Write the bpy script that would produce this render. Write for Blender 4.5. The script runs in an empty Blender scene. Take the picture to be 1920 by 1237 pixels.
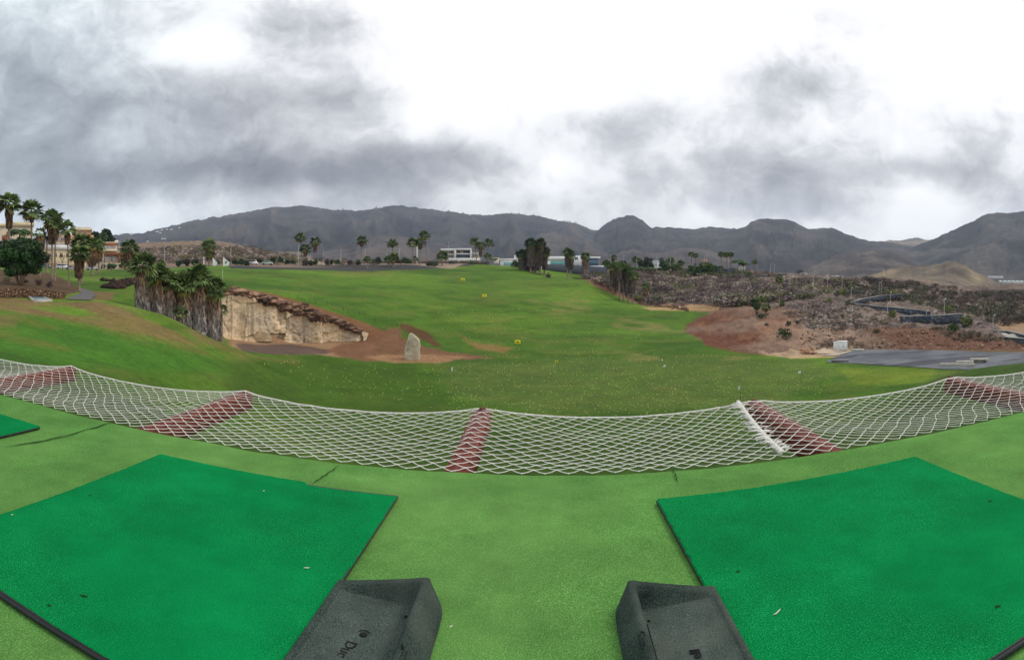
import bpy, math, random
import numpy as np
from mathutils import Vector, Matrix

# ---------------------------------------------------------------- camera, world, sun, exposure
S = bpy.context.scene
COL = S.collection
CX, FP, Y0 = 1022.0, 1130.0, 495.0          # how the photographed panorama maps to bearings and slopes
cam_d = bpy.data.cameras.new('camera')
cam_d.type = 'PANO'
cam_d.panorama_type = 'CENTRAL_CYLINDRICAL'
cam_d.central_cylindrical_range_u_min = -CX / FP
cam_d.central_cylindrical_range_u_max = (1920 - CX) / FP
cam_d.central_cylindrical_range_v_min = -(1237 - Y0) / FP
cam_d.central_cylindrical_range_v_max = Y0 / FP
cam_d.central_cylindrical_radius = 1.0
cam_d.clip_start = 0.05
cam_d.clip_end = 40000
cam = bpy.data.objects.new('camera', cam_d)
cam.rotation_euler = (math.pi / 2, 0, 0)
COL.objects.link(cam)
S.camera = cam
S.view_settings.view_transform = 'Standard'
S.view_settings.look = 'None'
S.view_settings.exposure = 0.0
S.view_settings.gamma = 1.0
S.view_settings.use_curve_mapping = False
S.render.engine = 'CYCLES'
S.cycles.max_bounces = 5
S.cycles.diffuse_bounces = 2
S.cycles.glossy_bounces = 2
S.cycles.transparent_max_bounces = 8
S.cycles.volume_bounces = 0
S.cycles.use_denoising = True
S.cycles.sample_clamp_indirect = 4.0

SUN_EL, SUN_AZ = math.radians(46), math.radians(62)   # azimuth measured from +Y (view direction) towards +X
W = bpy.data.worlds.new('World')
S.world = W
W.use_nodes = True
W.cycles.sampling_method = 'MANUAL'
W.cycles.sample_map_resolution = 512


class NT:
    """tiny node-tree writer"""
    def __init__(self, tree):
        self.t = tree
    def n(self, kind, inputs=None, **props):
        nd = self.t.nodes.new(kind)
        for k, v in props.items():
            setattr(nd, k, v)
        for k, v in (inputs or {}).items():
            if isinstance(v, bpy.types.NodeSocket):
                self.t.links.new(v, nd.inputs[k])
            else:
                nd.inputs[k].default_value = v
        return nd
    def m(self, op, a, b=0.0, c=0.0, clamp=False):
        return self.n('ShaderNodeMath', {0: a, 1: b, 2: c}, operation=op, use_clamp=clamp).outputs[0]
    def v(self, op, a, b=(0, 0, 0), c=(0, 0, 0)):
        nd = self.n('ShaderNodeVectorMath', {0: a, 1: b, 2: c}, operation=op)
        return nd.outputs['Value'] if op in ('DOT_PRODUCT', 'LENGTH') else nd.outputs[0]
    def noise(self, vec, scale, detail=4, rough=0.55, dist=0.0, out='Fac'):
        return self.n('ShaderNodeTexNoise', {'Vector': vec, 'Scale': scale, 'Detail': detail, 'Roughness': rough, 'Distortion': dist}).outputs[out]
    def mapr(self, v, a, b, c, d, interp='LINEAR'):
        return self.n('ShaderNodeMapRange', {0: v, 1: a, 2: b, 3: c, 4: d}, interpolation_type=interp).outputs[0]
    def mix(self, f, a, b, blend='MIX'):
        nd = self.t.nodes.new('ShaderNodeMix')
        nd.data_type = 'RGBA'
        nd.blend_type = blend
        for k, v in ((0, f), (6, a), (7, b)):
            if isinstance(v, bpy.types.NodeSocket):
                self.t.links.new(v, nd.inputs[k])
            else:
                nd.inputs[k].default_value = (*v, 1) if (k and len(v) == 3) else v
        return nd.outputs[2]
    def ramp(self, f, stops):
        nd = self.n('ShaderNodeValToRGB', {0: f})
        el = nd.color_ramp.elements
        while len(el) < len(stops):
            el.new(0.5)
        for e, (p, c) in zip(el, stops):
            e.position = p
            e.color = (*c, 1)
        return nd.outputs[0]


def build_world():
    t = W.node_tree
    t.nodes.clear()
    k = NT(t)
    sky = k.n('ShaderNodeTexSky', sky_type='NISHITA', sun_disc=False, sun_elevation=SUN_EL, sun_rotation=SUN_AZ, air_density=1.0, dust_density=2.0)
    d = k.n('ShaderNodeTexCoord').outputs['Generated']
    sp = k.n('ShaderNodeSeparateXYZ', {0: d})
    x, y, z = sp.outputs
    hor = k.m('SQRT', k.m('ADD', k.m('MULTIPLY', x, x), k.m('MULTIPLY', y, y)))
    az = k.m('ARCTAN2', x, y)
    slope = k.m('MINIMUM', k.m('DIVIDE', z, k.m('MAXIMUM', hor, 0.02)), 3.0)
    P = k.n('ShaderNodeCombineXYZ', {0: az, 1: slope, 2: 0.0}).outputs[0]     # bearing and slope of the direction
    # turbulence: clouds stretch horizontally near the horizon
    Ps = k.v('MULTIPLY', P, (3.2, 4.2, 1.0))
    w1 = k.noise(Ps, 1.1, 4, 0.6, 0.0, 'Color')
    warp = k.v('MULTIPLY', k.v('SUBTRACT', w1, (0.5, 0.5, 0.5)), (0.22, 0.10, 0.0))
    Q = k.v('ADD', P, warp)
    fb = k.noise(k.v('ADD', Ps, (7.3, 2.1, 0)), 1.5, 8, 0.62, 0.3)
    fb2 = k.noise(k.v('MULTIPLY', P, (2.0, 6.0, 1.0)), 2.2, 6, 0.6, 0.2)
    # cloud masses: centre (px, py in the panorama), half-sizes, weight (dark +, bright -)
    acc = None
    for (px, py, sx, sy, w) in CLOUDS:
        c = ((px - CX) / FP, (Y0 - py) / FP)
        s = (FP / sx, FP / sy)
        q = k.v('MULTIPLY_ADD', Q, (s[0], s[1], 0), (-c[0] * s[0], -c[1] * s[1], 0))
        g = k.m('POWER', 0.36788, k.v('DOT_PRODUCT', q, q))
        acc = k.m('MULTIPLY_ADD', g, w, acc if acc is not None else 0.0)
    dens = k.m('ADD', acc, k.m('MULTIPLY', k.m('SUBTRACT', fb, 0.5), 1.1))
    dens = k.m('ADD', dens, k.m('MULTIPLY', k.m('SUBTRACT', fb2, 0.5), 0.20))
    fb3 = k.noise(k.v('ADD', Q, (3.1, 8.7, 0)), 16.0, 8, 0.62, 0.6)
    dens = k.m('ADD', dens, k.m('MULTIPLY', k.m('SUBTRACT', fb3, 0.5), 0.46))
    # only the part of the sky ahead was photographed; overhead and behind: even bright overcast
    up = k.mapr(slope, 0.55, 1.2, 0.0, 1.0, 'SMOOTHSTEP')
    dens = k.n('ShaderNodeMix', {0: up, 2: dens, 3: 0.30}, data_type='FLOAT').outputs[0]
    colr = k.ramp(k.mapr(dens, -0.15, 1.05, 0.0, 1.0), SKY_STOPS)
    # thin bluish tint on the left, where clear air lies behind the cloud
    tint = k.mapr(az, -0.95, -0.35, 1.0, 0.0, 'SMOOTHSTEP')
    colr = k.mix(k.m('MULTIPLY', tint, 0.55), colr, k.mix(1.0, colr, (0.84, 1.0, 1.05), 'MULTIPLY'))
    bg1 = k.n('ShaderNodeBackground', {0: sky.outputs[0], 1: 0.10})
    bg2 = k.n('ShaderNodeBackground', {0: colr, 1: CLOUD_STRENGTH})
    mx = k.n('ShaderNodeMixShader', {0: 0.94, 1: bg1.outputs[0], 2: bg2.outputs[0]})
    o = k.n('ShaderNodeOutputWorld', {0: mx.outputs[0]})


CLOUD_STRENGTH = 1.0
SKY_STOPS = [(0.0, (1.30, 1.30, 1.31)), (0.20, (1.05, 1.05, 1.06)), (0.36, (0.72, 0.73, 0.76)), (0.52, (0.48, 0.49, 0.52)),
             (0.70, (0.30, 0.31, 0.34)), (0.86, (0.195, 0.205, 0.23)), (1.0, (0.14, 0.147, 0.165))]
CLOUDS = [(60, 160, 320, 260, 0.44), (170, 195, 70, 40, 0.20), (70, 320, 200, 60, 0.26), (500, 215, 200, 80, 0.46), (610, 318, 390, 44, 0.66), (860, 300, 120, 34, 0.22),
          (385, 95, 95, 50, -0.42), (300, 20, 60, 30, -0.12), (560, 50, 150, 60, 0.30), (180, 285, 50, 30, -0.12), (270, 405, 90, 34, -0.22),
          (980, 120, 300, 130, -0.35), (1190, 232, 190, 40, 0.34), (1510, 150, 200, 70, 0.36), (1430, 330, 220, 56, 0.56), (1470, 395, 150, 24, 0.24),
          (1745, 312, 110, 28, 0.28), (1885, 345, 90, 50, 0.36), (1060, 318, 90, 40, -0.30), (1262, 290, 50, 40, -0.18), (1720, 385, 80, 40, -0.25),
          (760, 385, 260, 30, 0.22), (1800, 60, 200, 120, -0.2), (1300, 405, 60, 22, -0.15)]
build_world()

sun_d = bpy.data.lights.new('sun', 'SUN')
sun_d.energy = 1.5
sun_d.angle = math.radians(14)
sun_d.color = (1.0, 0.96, 0.90)
sun = bpy.data.objects.new('sun', sun_d)
sun.rotation_euler = Vector((math.sin(SUN_AZ) * math.cos(SUN_EL), math.cos(SUN_AZ) * math.cos(SUN_EL), math.sin(SUN_EL))).to_track_quat('Z', 'Y').to_euler()
COL.objects.link(sun)

# ---------------------------------------------------------------- helpers
rng = np.random.default_rng(7)


def h2(ix, iy, seed):
    n = (ix.astype(np.int64) * 374761393 + iy.astype(np.int64) * 668265263 + seed * 1442695041) & 0x7fffffff
    n = ((n ^ (n >> 13)) * 1274126177) & 0x7fffffff
    return ((n ^ (n >> 16)) & 0xffff) / 65535.0


def vnoise(x, y, seed=0):
    x = np.asarray(x, float); y = np.asarray(y, float)
    ix = np.floor(x); iy = np.floor(y)
    fx = x - ix; fy = y - iy
    fx = fx * fx * fx * (fx * (fx * 6 - 15) + 10); fy = fy * fy * fy * (fy * (fy * 6 - 15) + 10)
    ix = ix.astype(np.int64); iy = iy.astype(np.int64)
    a = h2(ix, iy, seed); b = h2(ix + 1, iy, seed); c = h2(ix, iy + 1, seed); d = h2(ix + 1, iy + 1, seed)
    return (a + (b - a) * fx) * (1 - fy) + (c + (d - c) * fx) * fy


def fbm(x, y, seed=0, oct=5, gain=0.5):
    s = 0.0; a = 1.0; t = 0.0
    x = np.asarray(x, float); y = np.asarray(y, float)
    for o in range(oct):
        s = s + a * vnoise(x, y, seed + o * 17); t += a
        a *= gain; x = x * 2.03 + 11.3; y = y * 2.03 - 4.7
    return s / t


def ridged(x, y, seed=0, oct=5):
    s = 0.0; a = 1.0; t = 0.0
    x = np.asarray(x, float); y = np.asarray(y, float)
    for o in range(oct):
        s = s + a * (1 - np.abs(2 * vnoise(x, y, seed + o * 13) - 1)); t += a
        a *= 0.5; x = x * 2.1 + 3.1; y = y * 2.1 + 9.2
    return s / t


def lin(r, g, b):
    f = lambda c: (c / 255 / 12.92) if c <= 10 else ((c / 255 + 0.055) / 1.055) ** 2.4
    return np.array([f(r), f(g), f(b)])


def direction(px, py):
    a = (px - CX) / FP
    return np.array([math.sin(a), math.cos(a), (Y0 - py) / FP])


def on(px, py, r):
    return direction(px, py) * r


def props(o, label=None, cat=None, group=None, kind=None):
    if label: o['label'] = label
    if cat: o['category'] = cat
    if group: o['group'] = group
    if kind: o['kind'] = kind
    return o


def mesh_obj(name, V, faces, mat=None, parent=None, vcol=None, smooth=False):
    """faces: (n,3)/(n,4) array or list of arrays or list of tuples; vcol: per-vertex RGB"""
    me = bpy.data.meshes.new(name)
    V = np.asarray(V, np.float32).reshape(-1, 3)
    if isinstance(faces, np.ndarray):
        faces = [faces]
    if len(faces) and isinstance(faces[0], np.ndarray):
        loops = np.concatenate([f.reshape(-1) for f in faces]).astype(np.int32)
        tot = np.concatenate([np.full(len(f), f.shape[1], np.int32) for f in faces])
    else:
        loops = np.array([i for f in faces for i in f], np.int32)
        tot = np.array([len(f) for f in faces], np.int32)
    start = np.concatenate([[0], np.cumsum(tot)[:-1]]).astype(np.int32)
    me.vertices.add(len(V)); me.vertices.foreach_set('co', V.reshape(-1))
    me.loops.add(len(loops)); me.loops.foreach_set('vertex_index', loops)
    me.polygons.add(len(tot)); me.polygons.foreach_set('loop_start', start); me.polygons.foreach_set('loop_total', tot)
    if smooth:
        me.polygons.foreach_set('use_smooth', np.ones(len(tot), bool))
    me.update(calc_edges=True)
    me.validate()
    if vcol is not None:
        at = me.color_attributes.new('Col', 'FLOAT_COLOR', 'POINT')
        c = np.ones((len(V), 4), np.float32); c[:, :3] = np.asarray(vcol)
        at.data.foreach_set('color', c.reshape(-1))
    if mat: me.materials.append(mat)
    o = bpy.data.objects.new(name, me)
    COL.objects.link(o)
    if parent: o.parent = parent
    return o


def empty(name, loc, rotz=0.0, **kw):
    o = bpy.data.objects.new(name, None)
    o.location = loc; o.rotation_euler = (0, 0, rotz); o.empty_display_size = 0.2
    COL.objects.link(o)
    return props(o, **kw)


class G:
    """collects simple shapes for ONE mesh (with an optional colour per vertex)"""
    def __init__(self):
        self.V = []; self.F = []; self.C = []; self.n = 0
    def add(self, V, F, c=None):
        V = np.asarray(V, float).reshape(-1, 3)
        self.V.append(V); self.F += [tuple(int(i) + self.n for i in f) for f in F]
        self.C.append(np.tile(np.asarray(c if c is not None else (1, 1, 1), float), (len(V), 1)) if np.ndim(c) < 2 else np.asarray(c))
        self.n += len(V)
        return self
    def box(self, x0, x1, y0, y1, z0, z1, c=None, rot=0.0, about=(0, 0), bev=0.0):
        if bev > 0:
            b = bev
            V = []
            for (x, sx) in ((x0, 1), (x1, -1)):
                for (y, sy) in ((y0, 1), (y1, -1)):
                    for (z, sz) in ((z0, 1), (z1, -1)):
                        V += [(x, y + sy * b, z + sz * b), (x + sx * b, y, z + sz * b), (x + sx * b, y + sy * b, z)]
            import itertools
            from mathutils import geometry
            V = np.array(V)
            bmx = _hull(V)
            F = bmx
        else:
            V = np.array([(x, y, z) for x in (x0, x1) for y in (y0, y1) for z in (z0, z1)], float)
            F = [(0, 1, 3, 2), (4, 6, 7, 5), (0, 4, 5, 1), (2, 3, 7, 6), (0, 2, 6, 4), (1, 5, 7, 3)]
        if rot:
            c_, s_ = math.cos(rot), math.sin(rot)
            X = V[:, 0] - about[0]; Y = V[:, 1] - about[1]
            V = np.stack([about[0] + c_ * X - s_ * Y, about[1] + s_ * X + c_ * Y, V[:, 2]], 1)
        return self.add(V, F, c)
    def tube(self, pts, rad, seg=8, c=None, cap=True):
        pts = np.asarray(pts, float); n = len(pts)
        rad = np.full(n, rad) if np.ndim(rad) == 0 else np.asarray(rad, float)
        V = []
        prev = None
        for i in range(n):
            t = pts[min(i + 1, n - 1)] - pts[max(i - 1, 0)]
            t = t / (np.linalg.norm(t) + 1e-12)
            if prev is None:
                a = np.array([0, 0, 1.0]) if abs(t[2]) < 0.9 else np.array([1.0, 0, 0])
                u = np.cross(t, a)
            else:
                u = prev - t * prev.dot(t)
            u = u / (np.linalg.norm(u) + 1e-12); prev = u
            w = np.cross(t, u)
            for s in range(seg):
                q = 2 * math.pi * s / seg
                V.append(pts[i] + rad[i] * (math.cos(q) * u + math.sin(q) * w))
        F = []
        for i in range(n - 1):
            for s in range(seg):
                F.append((i * seg + s, i * seg + (s + 1) % seg, (i + 1) * seg + (s + 1) % seg, (i + 1) * seg + s))
        if cap:
            F.append(tuple(range(seg - 1, -1, -1))); F.append(tuple((n - 1) * seg + s for s in range(seg)))
        return self.add(V, F, c)
    def lathe(self, prof, seg=16, centre=(0, 0), c=None):
        V = []; F = []
        for (r, z) in prof:
            for s in range(seg):
                q = 2 * math.pi * s / seg
                V.append((centre[0] + r * math.cos(q), centre[1] + r * math.sin(q), z))
        for i in range(len(prof) - 1):
            for s in range(seg):
                F.append((i * seg + s, i * seg + (s + 1) % seg, (i + 1) * seg + (s + 1) % seg, (i + 1) * seg + s))
        F.append(tuple(range(seg - 1, -1, -1))); F.append(tuple((len(prof) - 1) * seg + s for s in range(seg)))
        return self.add(V, F, c)
    def build(self, name, mat, parent=None, smooth=False, vcol=False):
        return mesh_obj(name, np.concatenate(self.V), self.F, mat, parent, np.concatenate(self.C) if vcol else None, smooth)


def _hull(V):
    import bmesh
    bm = bmesh.new()
    vs = [bm.verts.new(v) for v in V]
    bm.verts.index_update()
    r = bmesh.ops.convex_hull(bm, input=vs)
    F = [tuple(v.index for v in f.verts) for f in bm.faces]
    bm.free()
    return F


# ---------------------------------------------------------------- materials
def mat_new(name, rough=0.8, spec=0.3):
    m = bpy.data.materials.new(name)
    m.use_nodes = True
    k = NT(m.node_tree)
    b = m.node_tree.nodes['Principled BSDF']
    b.inputs['Roughness'].default_value = rough
    b.inputs['Specular IOR Level'].default_value = spec
    return m, k, b


def mat_vcol(name, rough=0.8, spec=0.2, scale=2.0, amt=0.35, bump=0.0, bscale=None, trans=0.0):
    """colour attribute of the mesh, broken up with noise"""
    m, k, b = mat_new(name, rough, spec)
    c = k.n('ShaderNodeVertexColor', layer_name='Col').outputs[0]
    pos = k.n('ShaderNodeNewGeometry').outputs['Position']
    f = k.mapr(k.noise(pos, scale, 5, 0.6), 0.25, 0.75, 1 - amt, 1 + amt)
    v = k.n('ShaderNodeCombineXYZ', {0: f, 1: f, 2: f}).outputs[0]
    cc = k.mix(1.0, c, v, 'MULTIPLY')
    m.node_tree.links.new(cc, b.inputs['Base Color'])
    if bump:
        bp = k.n('ShaderNodeBump', {'Strength': bump, 'Distance': 0.3, 'Height': k.noise(pos, bscale or scale * 2, 5, 0.65)})
        m.node_tree.links.new(bp.outputs[0], b.inputs['Normal'])
    return m


def mat_flat(name, col, rough=0.6, spec=0.3, scale=3.0, amt=0.15, bump=0.0, metal=0.0):
    m, k, b = mat_new(name, rough, spec)
    pos = k.n('ShaderNodeTexCoord').outputs['Object']
    n = k.noise(pos, scale, 5, 0.6)
    c = np.array(col)
    cc = k.mix(k.mapr(n, 0.3, 0.7, 0, 1), tuple(c * (1 - amt)), tuple(np.minimum(c * (1 + amt), 1)))
    m.node_tree.links.new(cc, b.inputs['Base Color'])
    b.inputs['Metallic'].default_value = metal
    if bump:
        bp = k.n('ShaderNodeBump', {'Strength': bump, 'Distance': 0.02, 'Height': k.noise(pos, scale * 6, 4, 0.6)})
        m.node_tree.links.new(bp.outputs[0], b.inputs['Normal'])
    return m
# ---------------------------------------------------------------- terrain: bearing columns of (distance, height)
def pchip(x, y, xq):
    x = np.asarray(x, float); y = np.asarray(y, float)
    h = np.diff(x); d = (y[1:] - y[:-1]) / (h if y.ndim == 1 else h[:, None])
    m = np.zeros_like(y)
    if y.ndim == 1:
        d = d[:, None]; m = m[:, None]; yy = y[:, None]
    else:
        yy = y
    w1 = (2 * h[1:] + h[:-1])[:, None]; w2 = (h[1:] + 2 * h[:-1])[:, None]
    with np.errstate(divide='ignore', invalid='ignore'):
        hm = (w1 + w2) / (w1 / d[:-1] + w2 / d[1:])
    m[1:-1] = np.where(d[:-1] * d[1:] > 0, hm, 0)
    m[1:-1] = np.nan_to_num(m[1:-1])
    m[0] = d[0]; m[-1] = d[-1]
    i = np.clip(np.searchsorted(x, xq) - 1, 0, len(x) - 2)
    t = ((xq - x[i]) / h[i])[:, None]; hh = h[i][:, None]
    out = ((1 + 2 * t) * (1 - t) ** 2 * yy[i] + t * (1 - t) ** 2 * hh * m[i] + t * t * (3 - 2 * t) * yy[i + 1] + t * t * (t - 1) * hh * m[i + 1])
    return out[:, 0] if y.ndim == 1 else out


FAR_L = [(420, 8), (700, -10), (1200, -40), (2600, -62)]
FAR_C = [(400, -7), (700, -30), (1200, -52), (2600, -62)]
FAR_R = [(330, -18), (600, -42), (1000, -58), (2600, -62)]
COLS = {
    -700: [(3, -2.4), (8, -2.4), (20, -2.2), (50, -1.5), (100, 0), (200, 3), (300, 8)] + FAR_L,
    0: [(3, -2.4), (8, -2.4), (14, -2.65), (20, -3.1), (30, -3.3), (40, -3.15), (46, -2.9), (50, -2.8), (55, -2.3), (65, -1.9), (90, -1.5), (120, -1.0), (200, 0), (260, 3), (330, 9)] + FAR_L,
    150: [(3, -2.5), (8, -2.7), (15, -3.3), (22, -3.95), (30, -4.15), (40, -3.95), (48, -3.4), (55, -3.1), (65, -3.15), (80, -3.0), (100, -2.8), (130, -2.5), (180, -2.3), (215, -2.0), (260, 1), (330, 8)] + FAR_L,
    300: [(3, -2.6), (8, -3.0), (15, -3.9), (20, -4.7), (30, -5.3), (40, -5.25), (50, -4.85), (55, -4.65), (62, -5.3), (72, -4.6), (90, -3.6), (110, -2.9), (140, -2.2), (180, -1.9), (210, -1.5), (240, 0.0), (275, 5.0), (330, 11.3), (360, 9)] + FAR_L[:1] + FAR_L[1:],
    390: [(3, -2.7), (8, -3.1), (20, -5.6), (30, -6.5), (40, -6.8), (50, -6.9), (58, -7.0), (66, -8.0), (78, -8.0), (84, -6.0), (90, -4.0), (110, -3.5), (140, -2.4), (180, -1.3), (200, -1.0), (235, 0.4), (275, 5.5), (330, 12), (360, 10)] + FAR_L,
    425: [(3, -2.7), (8, -3.2), (20, -5.8), (30, -6.9), (40, -7.4), (50, -7.75), (62, -8.3), (70, -9.6), (80, -10.2), (86, -10.5), (88.5, -4.6), (92, -3.95), (110, -3.7), (130, -3.1), (160, -2.1), (190, -1.2), (235, 0.3), (275, 5.5), (330, 11), (360, 9)] + FAR_L,
    550: [(3, -2.8), (8, -3.4), (20, -6.4), (30, -8.6), (40, -10.1), (50, -11.0), (60, -11.4), (70, -11.35), (78, -11.3), (86, -11.5), (90, -11.4), (92.5, -7.0), (97, -6.3), (104, -5.3), (125, -4.4), (150, -3.3), (185, -1.8), (205, -1.4), (240, -0.3), (290, 2.0), (330, 3.0), (360, 2)] + FAR_L,
    670: [(3, -2.9), (8, -3.6), (25, -9.0), (40, -11.9), (50, -12.8), (60, -13.0), (70, -12.9), (80, -12.5), (88, -11.7), (91, -11.4), (94, -9.7), (100, -9.4), (108, -8.6), (125, -6.8), (145, -5.4), (170, -3.6), (205, -1.8), (225, -0.6), (260, 0.2), (330, 0.5)] + FAR_C,
    760: [(3, -2.9), (8, -3.6), (25, -9.2), (40, -12.4), (50, -13.3), (60, -13.5), (70, -13.4), (80, -13.1), (90, -12.3), (98, -11.0), (108, -9.7), (125, -7.9), (145, -6.0), (170, -4.1), (205, -2.1), (222, -1.2), (236, -0.2), (260, 0.0), (330, 0.3)] + FAR_C,
    850: [(3, -2.9), (8, -3.6), (25, -9.4), (40, -12.7), (50, -13.5), (65, -13.5), (80, -13.3), (95, -12.7), (108, -11.7), (130, -9.0), (150, -7.1), (175, -5.2), (200, -3.9), (230, -2.2), (246, -1.3), (258, 0.0), (275, 0.3), (330, 0.3)] + FAR_C,
    960: [(3, -2.9), (8, -3.6), (25, -9.5), (40, -12.8), (50, -13.6), (70, -13.5), (90, -13.2), (102, -12.8), (115, -11.8), (130, -9.9), (150, -7.8), (175, -6.1), (200, -4.6), (230, -2.8), (262, -0.9), (275, -1.0), (300, -2.2), (330, -3)] + FAR_C,
    1100: [(3, -2.9), (8, -3.6), (25, -9.5), (40, -12.8), (50, -13.6), (70, -13.5), (90, -13.3), (105, -13.0), (120, -12.2), (140, -10.9), (160, -9.3), (180, -7.1), (196, -5.2), (204, -5.2), (215, -8), (232, -8.6), (250, -6.9), (270, -4.2), (290, -3.2), (330, -3.5)] + FAR_C,
    1210: [(3, -2.9), (8, -3.6), (25, -9.5), (40, -12.8), (50, -13.5), (70, -13.5), (90, -13.3), (110, -13.2), (130, -12.4), (150, -11.2), (157, -10.8), (168, -12.2), (185, -13.4), (200, -12.4), (220, -9.9), (240, -7.4), (260, -5.0), (275, -3.8), (300, -3.3), (330, -4)] + FAR_C,
    1300: [(3, -2.9), (8, -3.6), (25, -9.5), (40, -12.7), (50, -13.5), (70, -13.45), (90, -13.3), (110, -13.0), (125, -12.8), (140, -12.0), (152, -11.4), (168, -12.2), (190, -12.8), (205, -11.5), (225, -8.9), (245, -6.2), (260, -4.3), (280, -3.6), (330, -6)] + FAR_R[1:],
    1400: [(3, -2.9), (8, -3.6), (25, -9.3), (40, -12.5), (50, -13.4), (70, -13.4), (85, -13.3), (92, -13.0), (105, -11.8), (118, -10.4), (130, -9.8), (150, -10.2), (170, -10.4), (190, -9.6), (215, -7.8), (240, -5.0), (260, -4.3), (280, -4.2), (310, -8)] + FAR_R[1:],
    1500: [(3, -2.9), (8, -3.4), (25, -8.8), (40, -12.0), (50, -13.2), (60, -13.4), (75, -13.1), (90, -12.9), (100, -11.4), (112, -10.2), (125, -9.7), (145, -9.5), (165, -9.2), (190, -8.2), (220, -6.3), (250, -5.0), (270, -5.0), (300, -10)] + FAR_R,
    1650: [(3, -2.9), (8, -3.2), (20, -6.4), (40, -11.0), (50, -12.5), (60, -12.75), (72, -12.7), (90, -12.6), (95, -11.6), (102, -10.4), (115, -10.1), (130, -10.2), (150, -9.9), (170, -9.4), (195, -8.3), (213, -6.9), (222, -5.7), (238, -6.2), (270, -10)] + FAR_R,
    1760: [(3, -2.8), (8, -3.0), (15, -4.5), (25, -6.6), (35, -8.3), (45, -9.3), (52, -9.9), (60, -11.7), (70, -12.65), (80, -12.6), (90, -12.6), (96, -11.5), (104, -10.9), (115, -11.1), (130, -11.0), (155, -10.9), (185, -10.0), (212, -8.0), (222, -7.2), (238, -8), (270, -13)] + FAR_R,
    1830: [(3, -2.8), (8, -3.0), (15, -4.3), (25, -6.1), (35, -7.3), (44, -8.1), (50, -8.7), (60, -11.2), (70, -12.6), (80, -12.6), (90, -12.6), (96, -11.8), (105, -11.5), (120, -11.7), (140, -11.8), (165, -11.3), (195, -10.2), (214, -9.0), (222, -8.6), (240, -9.5), (270, -15)] + FAR_R,
    1920: [(3, -2.8), (8, -2.95), (15, -4.2), (25, -5.6), (35, -6.6), (45, -7.5), (50, -8.2), (60, -11.0), (70, -12.5), (80, -12.6), (90, -12.6), (96, -12.1), (110, -12.0), (140, -12.2), (170, -11.2), (200, -9.6), (213, -8.8), (217, -7.9), (225, -7.7), (245, -9.5), (270, -15)] + FAR_R,
    2500: [(3, -2.6), (8, -2.8), (30, -4.0), (60, -6), (100, -9), (200, -8), (240, -7)] + FAR_R,
}
NR = 520
RG = np.concatenate([np.geomspace(3, 40, 90, endpoint=False), np.geomspace(40, 340, 330, endpoint=False), np.geomspace(340, 2600, 100)])
PXG = np.concatenate([np.arange(-700, -60, 16), np.arange(-60, 1980, 2.6), np.arange(1980, 2501, 16)]).astype(float)
cpx = np.array(sorted(COLS)); tab = np.array([pchip([p[0] for p in COLS[c]], [p[1] for p in COLS[c]], RG) for c in cpx])
ZT = pchip(cpx, tab, PXG)                       # (bearing, distance)
AG = (PXG - CX) / FP
RR, PP = np.meshgrid(RG, PXG)
AA = (PP - CX) / FP
XW = RR * np.sin(AA); YW = RR * np.cos(AA)
PY = Y0 - FP * ZT / RR


def poly_mask(poly, px, py, feather=6.0, warp=1.0):
    """1 inside the traced ground outline, soft and ragged at its edge"""
    P = np.asarray(poly, float)
    wx = (fbm(XW * 0.13, YW * 0.13, 91, 5) - 0.5) * 44 * warp
    wy = (fbm(XW * 0.17, YW * 0.17, 57, 5) - 0.5) * 16 * warp
    x = px + wx; y = py + wy
    inside = np.zeros(x.shape, bool); dist = np.full(x.shape, 1e9)
    for i in range(len(P)):
        x1, y1 = P[i]; x2, y2 = P[(i + 1) % len(P)]
        c = ((y1 > y) != (y2 > y)) & (x < (x2 - x1) * (y - y1) / (y2 - y1 + 1e-12) + x1)
        inside ^= c
        dx, dy = x2 - x1, (y2 - y1) * 2.5          # slopes are foreshortened: measure them 2.5x
        ex, ey = x - x1, (y - y1) * 2.5
        t = np.clip((ex * dx + ey * dy) / (dx * dx + dy * dy + 1e-9), 0, 1)
        dist = np.minimum(dist, np.hypot(ex - t * dx, ey - t * dy))
    s = np.where(inside, dist, -dist)
    t = np.clip(s / (2 * feather) + 0.5, 0, 1)
    return t * t * (3 - 2 * t)


def rwin(a, b, soft=3.0):
    return np.clip((RR - a) / soft, 0, 1) * np.clip((b - RR) / soft, 0, 1)


n1 = fbm(XW * 0.05, YW * 0.05, 1, 5); n2 = fbm(XW * 0.22, YW * 0.22, 2, 5); n3 = fbm(XW * 0.9, YW * 0.9, 3, 4)
streak = fbm(PP * 0.012, PY * 0.13, 4, 5)
GC = np.zeros(ZT.shape + (3,))
g_a = lin(62, 93, 24); g_b = lin(92, 123, 36); g_dry = lin(120, 114, 58); g_lush = lin(64, 110, 30)
t1 = np.clip((n1 - 0.3) / 0.4, 0, 1)[..., None]
GC[:] = g_a * (1 - t1) + g_b * t1


def paint(mask, col, a=1.0):
    global GC
    k = (np.clip(mask, 0, 1) * a)[..., None]
    GC = GC * (1 - k) + np.asarray(col) * k


paint(np.clip((n2 - 0.55) * 4, 0, 1), g_dry, 0.25)
paint(np.clip((streak - 0.56) * 6, 0, 1) * rwin(45, 260), g_dry, 0.22)
paint(np.clip((0.46 - streak) * 6, 0, 1) * rwin(45, 260), lin(60, 88, 26), 0.55)
B_brown = lin(124, 94, 68); B_red = lin(120, 82, 62); B_tan = lin(172, 140, 108); B_gravel = lin(74, 70, 72); B_soil = lin(92, 70, 54)
B_scrub = lin(106, 92, 84); B_dkscrub = lin(92, 80, 76); B_sand = lin(190, 158, 122)  # scrub ground darkened in colour to stand for shade among the shrubs
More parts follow.
